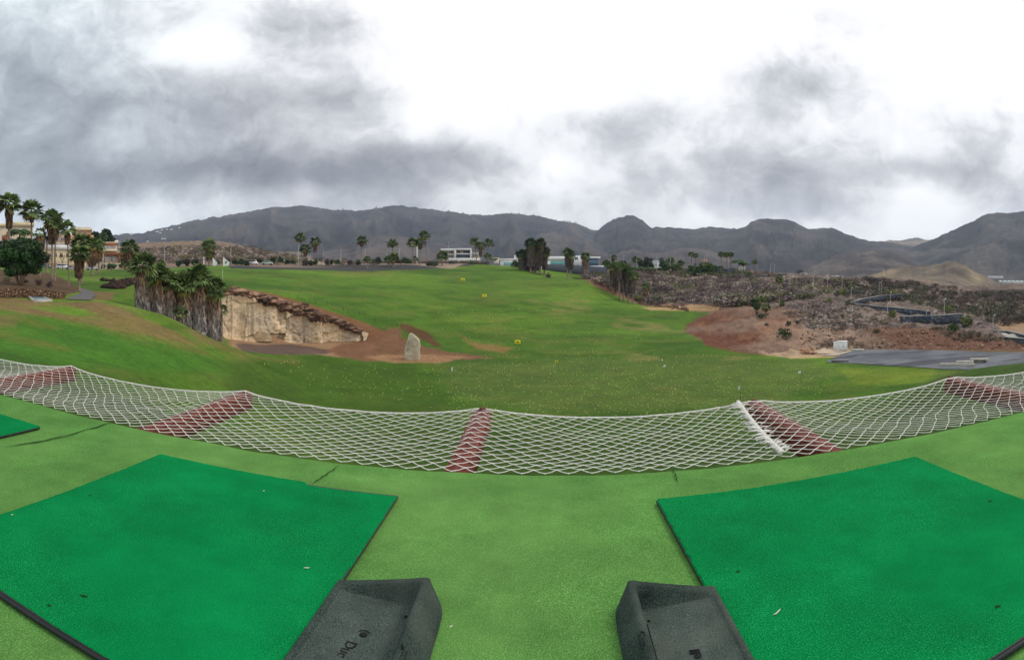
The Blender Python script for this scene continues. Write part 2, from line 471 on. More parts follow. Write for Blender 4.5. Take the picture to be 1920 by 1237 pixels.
# the lush strip on the left slope and the dull floor of the bowl
paint(poly_mask([(-200, 600), (60, 590), (200, 620), (420, 668), (420, 700), (200, 690), (0, 680), (-200, 680)], PP, PY, 20), g_lush, 0.8)
paint(poly_mask([(420, 675), (640, 668), (760, 690), (860, 760), (700, 790), (430, 760)], PP, PY, 24), lin(58, 84, 22), 0.7)
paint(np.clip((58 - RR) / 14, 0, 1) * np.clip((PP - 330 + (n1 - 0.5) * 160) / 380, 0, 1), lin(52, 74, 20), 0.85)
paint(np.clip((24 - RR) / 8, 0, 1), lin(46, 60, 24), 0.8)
paint(poly_mask([(820, 690), (1100, 668), (1500, 672), (1560, 700), (1450, 760), (1000, 775), (850, 740)], PP, PY, 22), lin(90, 106, 50), 0.5)
paint(poly_mask([(1560, 692), (1760, 690), (1740, 715), (1600, 720)], PP, PY, 10), lin(140, 150, 40), 0.30)
paint(poly_mask([(980, 556), (1080, 552), (1130, 580), (1040, 590)], PP, PY, 10) * np.clip((n2 - 0.40) * 5, 0, 1), lin(128, 124, 66), 0.5)
paint(poly_mask([(1150, 598), (1290, 614), (1330, 640), (1250, 632), (1160, 612)], PP, PY, 10) * np.clip((n2 - 0.40) * 5, 0, 1), lin(132, 118, 74), 0.5)
paint(poly_mask([(1120, 662), (1420, 666), (1420, 674), (1130, 672)], PP, PY, 7) * np.clip((n2 - 0.42) * 5, 0, 1), lin(132, 122, 70), 0.5)
paint(poly_mask([(620, 512), (720, 506), (730, 516), (640, 520)], PP, PY, 7), g_dry, 0.5)
# left slope: worn brown band
paint(poly_mask([(-300, 545), (0, 556), (110, 566), (200, 566), (262, 580), (340, 612), (430, 640), (415, 652), (300, 640), (190, 612), (110, 596), (0, 584), (-300, 575)], PP, PY, 9) * rwin(20, 66) * np.clip(0.45 + (n2 - 0.42) * 4, 0, 1), B_brown, 0.8)
paint(poly_mask([(100, 575), (260, 592), (420, 645), (560, 668), (550, 682), (400, 672), (230, 645), (130, 615)], PP, PY, 16) * rwin(20, 80) * np.clip(0.25 + (n2 - 0.4) * 4, 0, 1), lin(118, 106, 56), 0.55)
paint(poly_mask([(-50, 590), (40, 592), (30, 612), (-50, 612)], PP, PY, 12) * rwin(20, 60), B_brown, 0.55)
paint(poly_mask([(-60, 590), (140, 600), (230, 640), (140, 660), (-60, 628)], PP, PY, 10) * rwin(20, 60) * np.clip((n2 - 0.42) * 5, 0, 1), lin(110, 104, 48), 0.5)
# soil bed with the tree, behind the rubble wall; bare patch beside the path
paint(poly_mask([(-700, 490), (0, 505), (95, 512), (135, 530), (150, 545), (120, 556), (0, 560), (-700, 560)], PP, PY, 4, 0.3) * rwin(48, 150), B_soil, 0.95)
paint(poly_mask([(170, 545), (215, 548), (210, 562), (175, 562)], PP, PY, 6, 0.5) * rwin(45, 90), B_brown, 0.8)
# quarry floor
paint(poly_mask([(395, 622), (500, 628), (690, 640), (705, 655), (640, 668), (560, 664), (440, 652)], PP, PY, 5, 0.5) * rwin(60, 105), lin(158, 124, 94), 0.95)
paint(poly_mask([(440, 645), (560, 648), (625, 656), (605, 665), (520, 664), (450, 655)], PP, PY, 4, 0.4) * rwin(60, 100), lin(96, 78, 70), 0.95)
paint(poly_mask([(600, 655), (640, 644), (695, 630), (728, 610), (745, 614), (748, 630), (770, 648), (830, 660), (915, 672), (870, 679), (760, 679), (680, 674)], PP, PY, 6) * rwin(60, 125), B_red, 0.9)
paint(poly_mask([(690, 668), (800, 664), (880, 672), (820, 682), (740, 682)], PP, PY, 5, 0.6) * rwin(60, 110), lin(158, 120, 86), 0.75)
paint(poly_mask([(744, 605), (766, 609), (800, 624), (830, 650), (815, 650), (780, 630), (752, 616)], PP, PY, 3, 0.25) * rwin(80, 130), lin(92, 60, 42), 0.9)
paint(poly_mask([(850, 622), (880, 640), (965, 652), (945, 663), (890, 652)], PP, PY, 7, 0.5), lin(138, 102, 62), 0.75)
paint(poly_mask([(405, 540), (440, 536), (520, 552), (600, 578), (680, 603), (725, 622), (690, 634), (520, 575), (400, 552)], PP, PY, 3.5, 0.3) * rwin(86, 112), lin(122, 80, 56), 0.9)
# ridge: dark gravel bank and paved strip at the head of the range, scrub hill behind
paint(poly_mask([(430, 497), (640, 494), (740, 490), (830, 487), (905, 486), (890, 497), (830, 503), (680, 509), (590, 506), (430, 503)], PP, PY, 2.0, 0.15) * rwin(170, 300), lin(66, 62, 66), 0.95)
paint(np.clip((RR - 206) / 10, 0, 1) * np.clip((640 - PP) / 100, 0, 1), lin(132, 112, 98), 0.95)
paint(np.clip((RR - 232) / 10, 0, 1) * np.clip((PP - 520) / 60, 0, 1) * np.clip((1050 - PP) / 30, 0, 1) * np.clip((RR - 266 + np.clip(880 - PP, 0, 60) * 1.0) / 8, 0, 1), lin(160, 140, 120), 0.9)
paint(poly_mask([(250, 470), (520, 470), (520, 494), (250, 494)], PP, PY, 8) * rwin(212, 420), lin(140, 124, 116), 0.6)
# right: scrub ravine and plateau
scrub = poly_mask([(1035, 494), (1062, 503), (1100, 521), (1150, 547), (1215, 573), (1300, 582), (1345, 580), (1300, 600), (1288, 622), (1330, 646), (1400, 660), (1470, 668), (1560, 662), (1600, 655), (2600, 655), (2600, 430), (1035, 430)], PP, PY, 3.5, 0.35) * np.clip((RR - 80) / 6, 0, 1)
scrub_l = B_scrub
paint(scrub, scrub_l, 1.0)
paint(scrub * np.clip((n2 - 0.45) * 6, 0, 1), B_dkscrub, 0.8)
paint(scrub * np.clip((n3 - 0.55) * 6, 0, 1), lin(142, 122, 108), 0.5)
paint(poly_mask([(1030, 497), (1058, 506), (1094, 524), (1140, 547), (1205, 573), (1290, 582), (1290, 577), (1225, 570), (1165, 545), (1110, 518), (1070, 502)], PP, PY, 3, 0.25) * rwin(130, 214), lin(128, 92, 72), 0.95)
paint(poly_mask([(1288, 606), (1310, 594), (1350, 584), (1400, 588), (1420, 610), (1450, 640), (1500, 658), (1470, 668), (1400, 660), (1330, 648), (1290, 625)], PP, PY, 7, 0.8) * rwin(80, 160), lin(108, 68, 50), 0.92)
paint(poly_mask([(1300, 606), (1350, 592), (1410, 606), (1450, 640), (1490, 658), (1420, 655), (1340, 640)], PP, PY, 8, 0.8) * np.clip((fbm(PP * 0.03 - PY * 0.05, PY * 0.09 + PP * 0.02, 44, 4) - 0.5) * 7, 0, 1) * rwin(80, 160), lin(146, 106, 80), 0.5)
paint(poly_mask([(1400, 586), (1490, 596), (1512, 625), (1520, 650), (1500, 660), (1450, 642), (1420, 612)], PP, PY, 5, 0.5) * rwin(80, 160), lin(146, 106, 82), 0.9)
paint(poly_mask([(1285, 580), (1350, 575), (1430, 572), (1510, 588), (1500, 600), (1420, 600), (1340, 590)], PP, PY, 5, 0.6) * rwin(100, 190), lin(122, 92, 74), 0.85)
paint(poly_mask([(1505, 615), (1600, 618), (1625, 636), (1620, 656), (1520, 656), (1508, 640)], PP, PY, 5, 0.5) * rwin(80, 130), lin(158, 122, 98), 0.75)
paint(poly_mask([(1610, 618), (1700, 612), (1800, 622), (1900, 640), (1960, 650), (1960, 662), (1620, 658)], PP, PY, 5, 0.5) * rwin(80, 130), lin(112, 78, 62), 0.85)
paint(poly_mask([(1200, 576), (1350, 577), (1345, 583), (1220, 582)], PP, PY, 2, 0.15) * rwin(120, 190), lin(176, 142, 100), 0.8)
paint(poly_mask([(1425, 662), (1530, 654), (1600, 655), (1570, 670), (1480, 673)], PP, PY, 3.5, 0.4) * rwin(70, 110), B_sand, 0.9)
paint(poly_mask([(1860, 600), (1960, 606), (1960, 630), (1890, 628)], PP, PY, 5, 0.5) * rwin(90, 200), lin(170, 138, 104), 0.7)
paint(poly_mask([(1338, 520), (1352, 522), (1330, 575), (1318, 578)], PP, PY, 4, 0.4) * rwin(170, 270), lin(158, 140, 128), 0.7)
paint(scrub * np.clip((n1 - 0.52) * 6, 0, 1), lin(150, 132, 116), 0.45)
for poly in ([(1392, 539), (1450, 540), (1502, 544), (1500, 558), (1390, 557)], [(1560, 524), (1700, 528), (1770, 541), (1660, 546), (1560, 541)], [(1828, 546), (1940, 545), (1940, 572), (1836, 566)], [(1180, 556), (1290, 560), (1330, 572), (1220, 570)]):
    paint(poly_mask(poly, PP, PY, 5, 0.5) * rwin(120, 260), lin(66, 56, 56), 0.85)
paint(np.clip((RR - 330) / 60, 0, 1), lin(120, 110, 98), 1.0)
# stones, pebbles, clods: fine mottling over everything that is not grass
GC *= (0.86 + 0.28 * n3)[..., None]
rough_gnd = np.clip(scrub + np.clip((RR - 215) / 15, 0, 1) * np.clip((620 - PP) / 60, 0, 1), 0, 1)
far_damp = np.clip((900 - RR) / 400, 0.0, 1)
ZT = ZT + rough_gnd * far_damp * ((n3 - 0.5) * 1.1 + (ridged(XW * 0.11, YW * 0.11, 8, 4) - 0.5) * 2.2 * np.clip((RR - 112) / 30, 0, 1))
ZT = ZT + (1 - rough_gnd) * (n2 - 0.5) * 0.25 * np.clip((RR - 20) / 20, 0, 1)


def ground(x, y):
    """height of the terrain mesh under a point"""
    r = math.hypot(x, y); p = CX + FP * math.atan2(x, y)
    i = int(np.clip(np.searchsorted(PXG, p) - 1, 0, len(PXG) - 2)); j = int(np.clip(np.searchsorted(RG, r) - 1, 0, len(RG) - 2))
    u = min(max((p - PXG[i]) / (PXG[i + 1] - PXG[i]), 0), 1); w = min(max((r - RG[j]) / (RG[j + 1] - RG[j]), 0), 1)
    return (ZT[i, j] * (1 - u) + ZT[i + 1, j] * u) * (1 - w) + (ZT[i, j + 1] * (1 - u) + ZT[i + 1, j + 1] * u) * w


def at(px, py, rmin=14.0, rmax=600.0):
    """the point of the ground seen in direction (px, py), not nearer than rmin"""
    a = (px - CX) / FP; s = (Y0 - py) / FP
    i = int(np.clip(np.searchsorted(PXG, px) - 1, 0, len(PXG) - 2)); u = (px - PXG[i]) / (PXG[i + 1] - PXG[i])
    z = ZT[i] * (1 - u) + ZT[i + 1] * u
    gap = z - s * RG
    hit = (gap[1:] >= 0) & (RG[:-1] >= rmin) & (RG[:-1] <= rmax)
    if hit.any():
        j = int(np.argmax(hit))
        w = gap[j] / (gap[j] - gap[j + 1]) if gap[j] < 0 else 0.0
        r = RG[j] + w * (RG[j + 1] - RG[j])
        return np.array([r * math.sin(a), r * math.cos(a), ground(r * math.sin(a), r * math.cos(a))])
    k = int(np.argmin(np.where((RG > rmin) & (RG < rmax), -gap, 1e9)))
    r = RG[k]
    return np.array([r * math.sin(a), r * math.cos(a), ground(r * math.sin(a), r * math.cos(a))])


def stand(px, r):
    a = (px - CX) / FP
    x, y = r * math.sin(a), r * math.cos(a)
    return np.array([x, y, ground(x, y)])


def grid_faces(nu, nv):
    i, j = np.meshgrid(np.arange(nu - 1), np.arange(nv - 1), indexing='ij')
    a = i * nv + j
    return np.stack([a, a + nv, a + nv + 1, a + 1], -1).reshape(-1, 4)


def build_ground():
    m, k, b = mat_new('ground_cover', 0.95, 0.1)
    c = k.n('ShaderNodeVertexColor', layer_name='Col').outputs[0]
    pos = k.n('ShaderNodeNewGeometry').outputs['Position']
    nf = k.noise(pos, 3.0, 6, 0.7); nm = k.noise(pos, 0.35, 5, 0.6)
    f = k.m('MULTIPLY', k.mapr(nf, 0.28, 0.72, 0.58, 1.42), k.mapr(nm, 0.3, 0.7, 0.86, 1.14))
    cc = k.mix(1.0, c, k.n('ShaderNodeCombineXYZ', {0: f, 1: f, 2: f}).outputs[0], 'MULTIPLY')
    m.node_tree.links.new(cc, b.inputs['Base Color'])
    bp = k.n('ShaderNodeBump', {'Strength': 0.5, 'Distance': 0.15, 'Height': nf})
    m.node_tree.links.new(bp.outputs[0], b.inputs['Normal'])
    V = np.stack([XW, YW, ZT], -1).reshape(-1, 3)
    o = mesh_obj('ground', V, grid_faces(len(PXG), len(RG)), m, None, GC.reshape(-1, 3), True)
    props(o, kind='structure')


build_ground()


def patch(name, outline_px, mat, lift=0.05, step=1.2, kind='structure', rmin=40, rmax=140):
    """a sheet laid on the ground inside an outline traced where it meets the ground"""
    P = [at(x, y, rmin, rmax)[:2] for x, y in outline_px]
    P = np.array(P)
    # densify the outline, then triangulate it with points inside
    Q = []
    for i in range(len(P)):
        a, b_ = P[i], P[(i + 1) % len(P)]
        m_ = max(1, int(np.linalg.norm(b_ - a) / step))
        for k_ in range(m_):
            Q.append(a + (b_ - a) * k_ / m_)
    Q = np.array(Q)
    Q = Q + (np.stack([fbm(Q[:, 0] * .6, Q[:, 1] * .6, 3, 3), fbm(Q[:, 0] * .6, Q[:, 1] * .6, 4, 3)], 1) - 0.5) * 0.5
    (x0, y0), (x1, y1) = Q.min(0), Q.max(0)
    X, Y = np.meshgrid(np.arange(x0, x1, step), np.arange(y0, y1, step), indexing='ij')
    X = X.reshape(-1); Y = Y.reshape(-1)
    ins = np.zeros(X.shape, bool)
    for i in range(len(Q)):
        a, bb = Q[i], Q[(i + 1) % len(Q)]
        ins ^= ((a[1] > Y) != (bb[1] > Y)) & (X < (bb[0] - a[0]) * (Y - a[1]) / (bb[1] - a[1] + 1e-12) + a[0])
    from mathutils.geometry import delaunay_2d_cdt
    pts = [Vector((float(x), float(y))) for x, y in Q] + [Vector((float(x), float(y))) for x, y in zip(X[ins], Y[ins])]
    n = len(Q)
    v2, _, f2, *_ = delaunay_2d_cdt(pts, [(i, (i + 1) % n) for i in range(n)], [], 1, 1e-4)
    V = [(v.x, v.y, ground(v.x, v.y) + lift) for v in v2]
    o = mesh_obj(name, V, [tuple(f) for f in f2], mat, None, None, True)
    return props(o, kind=kind)


# ---------------------------------------------------------------- mountains and far hills
def mountain(crest, R, Rb, zb, seed, base_col, col2, amp=0.12, npx=420, nv=70, pw=1.25, back=True, fine=1.0, pale=None):
    cx_ = np.array([c[0] for c in crest], float); cy_ = np.array([c[1] for c in crest], float)
    px = np.linspace(cx_[0], cx_[-1], npx)
    cy = pchip(cx_, cy_, px)
    cy = cy + (fbm(px * 0.09 * fine, px * 0 + seed, seed, 5) - 0.5) * 5.0 + (fbm(px * 0.5, px * 0, seed + 3, 3) - 0.5) * 2.2
    zc = R * (Y0 - cy) / FP
    v = np.concatenate([np.linspace(0, 1, nv), np.linspace(1.06, 1.6, 8)])
    PXm, Vm = np.meshgrid(px, v, indexing='ij')
    front = Vm <= 1
    prof = np.where(front, np.clip(Vm, 0, 1) ** pw, 1 - (Vm - 1) * 1.2)
    r = Rb + (R - Rb) * Vm
    a = (PXm - CX) / FP
    x = r * np.sin(a); y = r * np.cos(a)
    zcv = zc[:, None]
    sc = 1.0 / (R * 0.085)
    wv = (fbm(PXm * 0.012, Vm * 2.5, seed + 21, 4) - 0.5) * 90
    spur = ridged((PXm + wv) * 0.016, Vm * 0.9 + seed, seed + 1, 5) - 0.55
    rid = 0.55 * (ridged(x * sc + PXm * 0.002, y * sc * 0.55, seed, 6) - 0.55) + 0.75 * spur
    rid2 = fbm(x * sc * 5, y * sc * 5, seed + 5, 4) - 0.5
    env = np.where(front, np.clip(Vm * (1 - Vm) * 4, 0, 1) ** 0.7, 0)
    z = zb + (zcv - zb) * prof + (zcv - zb) * (rid * amp * 2.6 + rid2 * amp * 0.5) * env
    n = np.clip((fbm(x * sc * 2.3, y * sc * 2.3, seed + 9, 5) - 0.35) / 0.3, 0, 1)[..., None]
    c = base_col * (1 - n) + col2 * n
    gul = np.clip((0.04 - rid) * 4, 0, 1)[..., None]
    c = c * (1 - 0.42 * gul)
    spur_tone = np.clip((rid - 0.10) * 4, 0, 1)[..., None]  # paler brown along the spurs
    c = c * (1 - 0.4 * spur_tone) + lin(112, 100, 90) * 0.4 * spur_tone
    if pale is not None:
        for (ppx, vv, sx, sv, pc, aa) in pale:
            k = np.exp(-((PXm - ppx) / sx) ** 2 - ((Vm - vv) / sv) ** 2)[..., None] * aa
            c = c * (1 - k) + pc * k
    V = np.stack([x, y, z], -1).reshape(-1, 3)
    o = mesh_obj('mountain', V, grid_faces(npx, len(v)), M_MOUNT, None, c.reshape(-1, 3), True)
    return props(o, kind='structure'), (px, v, x, y, z)


M_MOUNT = mat_vcol('mountain_rock', 0.95, 0.05, 0.03, 0.40, 0.8, 0.03)
mc1, mc2 = lin(42, 42, 46), lin(72, 68, 66)
L1 = [(-700, 470), (-300, 455), (0, 448), (200, 440), (258, 437), (310, 426), (360, 414), (420, 405), (480, 394), (520, 388), (580, 386), (610, 392), (650, 394), (700, 392), (740, 385),
      (770, 388), (830, 395), (900, 403), (950, 400), (1000, 404), (1040, 412), (1085, 420), (1110, 430), (1150, 436), (1220, 446)]
MT1 = mountain(L1, 4600, 1500, -62, 11, mc1, mc2, 0.13, 640, 90)
mountain([(1060, 500), (1090, 470), (1122, 432), (1135, 419), (1150, 411), (1180, 404), (1205, 412), (1222, 425), (1260, 426), (1300, 430), (1330, 425), (1370, 428), (1420, 440), (1480, 470)], 4000, 1700, -62, 23, mc1, mc2, 0.13, 320, 70)
mountain([(1280, 470), (1340, 436), (1395, 426), (1407, 417), (1440, 409), (1470, 411), (1500, 420), (1520, 430), (1545, 428), (1560, 428), (1590, 440), (1630, 451), (1680, 456), (1740, 470)], 3600, 1500, -62, 37, mc1, mc2, 0.13, 320, 70)
mountain([(1600, 460), (1640, 452), (1690, 450), (1722, 446), (1750, 452), (1800, 470)], 5200, 2600, -62, 41, lin(104, 94, 84), lin(150, 132, 108), 0.10, 160, 50)
mountain([(1640, 520), (1690, 474), (1740, 452), (1790, 430), (1830, 411), (1850, 401), (1900, 398), (1980, 384), (2300, 390), (2700, 410)], 3300, 1700, -62, 53, lin(44, 46, 48), lin(74, 72, 70), 0.12, 420, 80)
# lower spurs in front
mountain([(520, 505), (560, 486), (640, 458), (720, 440), (780, 446), (850, 460), (930, 470), (1010, 478), (1080, 490), (1120, 505)], 2700, 1300, -62, 61, lin(60, 54, 54), lin(88, 78, 72), 0.12, 320, 50)
mountain([(1090, 505), (1150, 478), (1185, 468), (1230, 474), (1290, 464), (1330, 470), (1380, 486), (1440, 500)], 2500, 1300, -62, 67, lin(60, 54, 54), lin(88, 78, 72), 0.12, 240, 50)
mountain([(1440, 515), (1520, 492), (1590, 474), (1640, 467), (1690, 478), (1730, 500), (1760, 520)], 2300, 1200, -62, 71, lin(66, 58, 56), lin(98, 88, 78), 0.12, 240, 50)
CONE = mountain([(1590, 535), (1625, 519), (1660, 507), (1720, 498), (1765, 494), (1776, 490), (1790, 489), (1802, 494), (1830, 509), (1860, 524), (1890, 538), (1930, 545)], 1250, 800, -60, 83, lin(92, 80, 70), lin(122, 108, 88), 0.10, 300, 60, 1.1,
         pale=[(1660, 0.85, 30, 0.3, lin(170, 148, 112), 0.5), (1830, 0.8, 16, 0.3, lin(176, 156, 118), 0.5), (1788, 1.0, 14, 0.10, lin(84, 72, 66), 0.9)])
# ---------------------------------------------------------------- haze: one closed box of pale air
def build_haze():
    m = bpy.data.materials.new('haze_air'); m.use_nodes = True
    t = m.node_tree; t.nodes.clear(); k = NT(t)
    v = k.n('ShaderNodeVolumePrincipled', {'Color': (0.72, 0.82, 1.0, 1), 'Density': HAZE_DENSITY, 'Anisotropy': 0.2})
    o = k.n('ShaderNodeOutputMaterial'); t.links.new(v.outputs[0], o.inputs['Volume'])
    g = G().box(-6500, 6500, -2000, 6500, -66, 640)
    props(g.build('haze', m), kind='stuff')


HAZE_DENSITY = 0.85e-4
build_haze()

# ---------------------------------------------------------------- tee deck, carpet, mats
HD = -1.60
EDGE = 4.64


def carpet_mat(name, base, dark, light, scale, rough=0.95, patch_amt=0.25, worn=None, bump=0.6):
    m, k, b = mat_new(name, rough, 0.02)
    pos = k.n('ShaderNodeNewGeometry').outputs['Position']
    fine = k.noise(pos, scale, 3, 0.7)
    vor = k.n('ShaderNodeTexVoronoi', {'Vector': pos, 'Scale': scale * 0.9}, feature='F1').outputs['Distance']
    mid = k.noise(pos, 4.0, 5, 0.6)
    big = k.noise(pos, 0.9, 4, 0.55)
    f = k.m('ADD', k.m('MULTIPLY', fine, 0.7), k.m('MULTIPLY', vor, 0.45))
    c = k.ramp(f, [(0.30, dark), (0.52, base), (0.80, light)])
    if worn is not None:
        c = k.mix(k.m('MULTIPLY', k.mapr(big, 0.42, 0.66, 0, 1, 'SMOOTHSTEP'), patch_amt), c, worn)
    s = k.m('MULTIPLY', k.mapr(mid, 0.25, 0.75, 0.86, 1.14), k.mapr(k.noise(k.v('ADD', pos, (4, 9, 0)), 1.7, 5, 0.6), 0.3, 0.7, 0.84, 1.14))
    c = k.mix(1.0, c, k.n('ShaderNodeCombineXYZ', {0: s, 1: s, 2: s}).outputs[0], 'MULTIPLY')
    m.node_tree.links.new(c, b.inputs['Base Color'])
    bp = k.n('ShaderNodeBump', {'Strength': bump, 'Distance': 0.006, 'Height': f})
    m.node_tree.links.new(bp.outputs[0], b.inputs['Normal'])
    return m


M_DECK = carpet_mat('deck_carpet', tuple(lin(78, 126, 58)), tuple(lin(48, 90, 34)), tuple(lin(118, 162, 88)), 170, worn=tuple(lin(106, 146, 76)), patch_amt=0.5)
M_MAT = carpet_mat('mat_turf', tuple(lin(2, 112, 54)), tuple(lin(0, 80, 34)), tuple(lin(30, 150, 86)), 170, worn=tuple(lin(6, 130, 68)), patch_amt=0.6)
M_RUBBER = mat_flat('black_rubber', (0.018, 0.019, 0.020), 0.6, 0.35, 6, 0.3, 0.3)
M_DARKWOOD = mat_flat('deck_frame', (0.05, 0.04, 0.035), 0.85, 0.2, 3, 0.3)


def build_deck():
    xs = np.linspace(-14, 13, 271)
    prof = []
    for y in np.concatenate([np.linspace(-3.5, 1.0, 24, endpoint=False), np.linspace(1.0, EDGE - 0.09, 46)]):
        prof.append((y, 0.0))
    for q in np.linspace(0, math.pi / 2, 7)[1:]:
        prof.append((EDGE - 0.09 + 0.09 * math.sin(q), -0.09 + 0.09 * math.cos(q)))
    prof.append((EDGE, -0.32)); prof.append((EDGE - 0.02, -0.34)); prof.append((-3.5, -0.34)); prof.append((-3.52, -0.02))
    prof = np.array(prof)
    X = np.repeat(xs[:, None], len(prof), 1); Y = np.repeat(prof[None, :, 0], len(xs), 0); Z = np.repeat(prof[None, :, 1], len(xs), 0)
    und = (fbm(X * 0.8, Y * 0.9, 5, 3) - 0.5) * 0.012
    # the loose carpet ripples a little near the edge on the right and swells over joists
    rip = np.exp(-((Y - 4.25 - 0.04 * np.sin(X * 2.2)) / 0.10) ** 2) * np.clip((X - 1.6) / 1.2, 0, 1) * 0.012
    rip += np.exp(-((Y - 4.0 - 0.10 * np.sin(X * 1.1 + 1)) / 0.06) ** 2) * np.clip((X - 3.2) / 0.6, 0, 1) * 0.010
    rip += np.exp(-((Y - 4.42) / 0.07) ** 2) * np.exp(-((X + 0.2) / 1.4) ** 2) * -0.014
    Yw = Y + np.where(Y > 4.4, (fbm(X * 1.7, X * 0 + 2, 6, 4) - 0.5) * 0.07, 0)
    Z = HD + Z + np.where(Z > -0.3, und + rip, 0)
    V = np.stack([X, Yw, Z], -1).reshape(-1, 3)
    F = grid_faces(len(xs), len(prof))
    nv = len(prof)
    a = np.arange(len(xs) - 1) * nv
    close = np.stack([a + nv - 1, a + 2 * nv - 1, a + nv, a], -1)
    o = mesh_obj('tee_deck', V, np.concatenate([F, close]), M_DECK, None, None, True)
    props(o, kind='structure')
    g = G().box(-14, 13, 4.1, 4.3, -5.2, HD - 0.35)
    for x in np.arange(-13, 13, 2.0):
        g.box(x, x + 0.14, 3.9, 4.06, -5.2, HD - 0.35)
    props(g.build('deck_foundation', M_DARKWOOD), kind='structure')


build_deck()

# seams and scuffs in the carpet: narrow dark gaps
M_GAP = mat_flat('carpet_gap', tuple(lin(38, 62, 30)), 0.95, 0.1, 20, 0.4)


def seam(pts, w, label):
    P = []
    for px, py in pts:
        d = direction(px, py); P.append(d * ((HD + 0.008) / d[2]))
    P = np.array(P)
    t = np.linspace(0, 1, len(P)); tt = np.linspace(0, 1, 40)
    Q = np.stack([np.interp(tt, t, P[:, i]) for i in range(3)], 1)
    d = np.gradient(Q[:, :2], axis=0); d /= np.linalg.norm(d, axis=1)[:, None] + 1e-9
    nrm = np.stack([-d[:, 1], d[:, 0]], 1)
    ww = w * (0.25 + 1.3 * fbm(tt * 14, tt * 0, len(pts), 3)) * np.clip(np.minimum(tt, 1 - tt) * 8, 0.1, 1)
    jit = (fbm(tt * 9, tt * 0 + 4, 3, 3) - 0.5) * w * 3
    V = []
    for i in range(40):
        c = Q[i, :2] + nrm[i] * jit[i]
        V += [(*(c - nrm[i] * ww[i]), HD + 0.0085), (*(c + nrm[i] * ww[i]), HD + 0.0085)]
    F = [(2 * i, 2 * i + 1, 2 * i + 3, 2 * i + 2) for i in range(39)]
    props(mesh_obj('carpet_seam', V, F, M_GAP), label, 'seam', 'open seams in the deck carpet')


seam([(0, 838), (60, 830), (120, 818), (175, 802), (215, 790)], 0.011, 'long torn carpet seam running from the left picture edge towards the net')
seam([(584, 908), (608, 892), (636, 872)], 0.007, 'straight dark carpet seam between the left mat and the net')
seam([(1258, 876), (1266, 890), (1270, 904)], 0.006, 'short dark nick in the carpet edge below the net near the right mat')


def golf_mat(x0, x1, y0, y1, rot, label, notch=False):
    cx, cy = (x0 + x1) / 2, (y0 + y1) / 2
    root = empty('golf_mat', (cx, cy, HD + 0.006), rot, label=label, cat='golf mat', group='golf mats on the tee deck')
    a, b = (x1 - x0) / 2, (y1 - y0) / 2
    g = G()
    g.box(-a - 0.004, a + 0.004, -b - 0.003, b - 0.004, 0, 0.0195, bev=0.004)
    g.build('rubber_base', M_RUBBER, root)
    # rounded black border rail on the near side
    g = G()
    for (zz, rr, yy) in ((0.010, 0.011, -b - 0.004), (0.020, 0.008, -b + 0.004)):
        xs = np.linspace(-a, a, 24)
        g.tube(np.stack([xs, np.full(24, yy) + 0.003 * np.sin(xs * 5), np.full(24, zz)], 1), rr, 8)
    g.build('edge_rail', M_RUBBER, root, True)
    # turf: a sheet with a slightly ragged outline and a soft pile edge
    nx, ny = 241, 221
    e = np.concatenate([[0, 0.0015, 0.006], np.linspace(0.02, 0.98, nx - 6), [0.994, 0.9985, 1]])
    f = np.concatenate([[0, 0.0015, 0.006], np.linspace(0.02, 0.98, ny - 6), [0.994, 0.9985, 1]])
    E, Fv = np.meshgrid(e, f, indexing='ij')
    sd = int(abs(x0) * 100)
    xl = -a + (fbm(Fv * 60, Fv * 0, sd, 3) - 0.5) * 0.014; xr = a + (fbm(Fv * 60, Fv * 0, sd + 1, 3) - 0.5) * 0.014
    X = xl + (xr - xl) * E
    yf = b + (fbm(E * 60, E * 0, sd + 2, 3) - 0.5) * 0.014
    if notch:
        yf = yf + 0.012 - 0.052 * np.clip((X - 0.30 * a) / 0.05, 0, 1)
    yn = -b + (fbm(E * 60, E * 0, sd + 3, 3) - 0.5) * 0.006
    Y = yn + (yf - yn) * Fv
    edge = np.minimum(np.minimum(E, 1 - E), np.minimum(Fv, 1 - Fv))
    Z = 0.0200 + 0.0090 * np.clip(edge / 0.0015, 0, 1) ** 0.6 + (fbm(X * 3, Y * 3, sd, 3) - 0.5) * 0.004 * np.clip(edge / 0.02, 0, 1)
    V = np.stack([X, Y, Z], -1).reshape(-1, 3)
    F = grid_faces(nx, ny)
    mesh_obj('turf', V, F, M_MAT, root, None, True)
    return root


golf_mat(-2.965, -0.992, 1.79, 3.985, 0.0, 'dark green golf mat left of the central aisle, with a stepped far edge', True)
golf_mat(0.77, 2.86, 1.775, 3.985, math.radians(1.6), 'dark green golf mat right of the central aisle, with a clean far edge')
golf_mat(-6.30, -4.33, 1.79, 3.90, 0.0, 'dark green golf mat corner at the left picture edge, mostly out of frame')

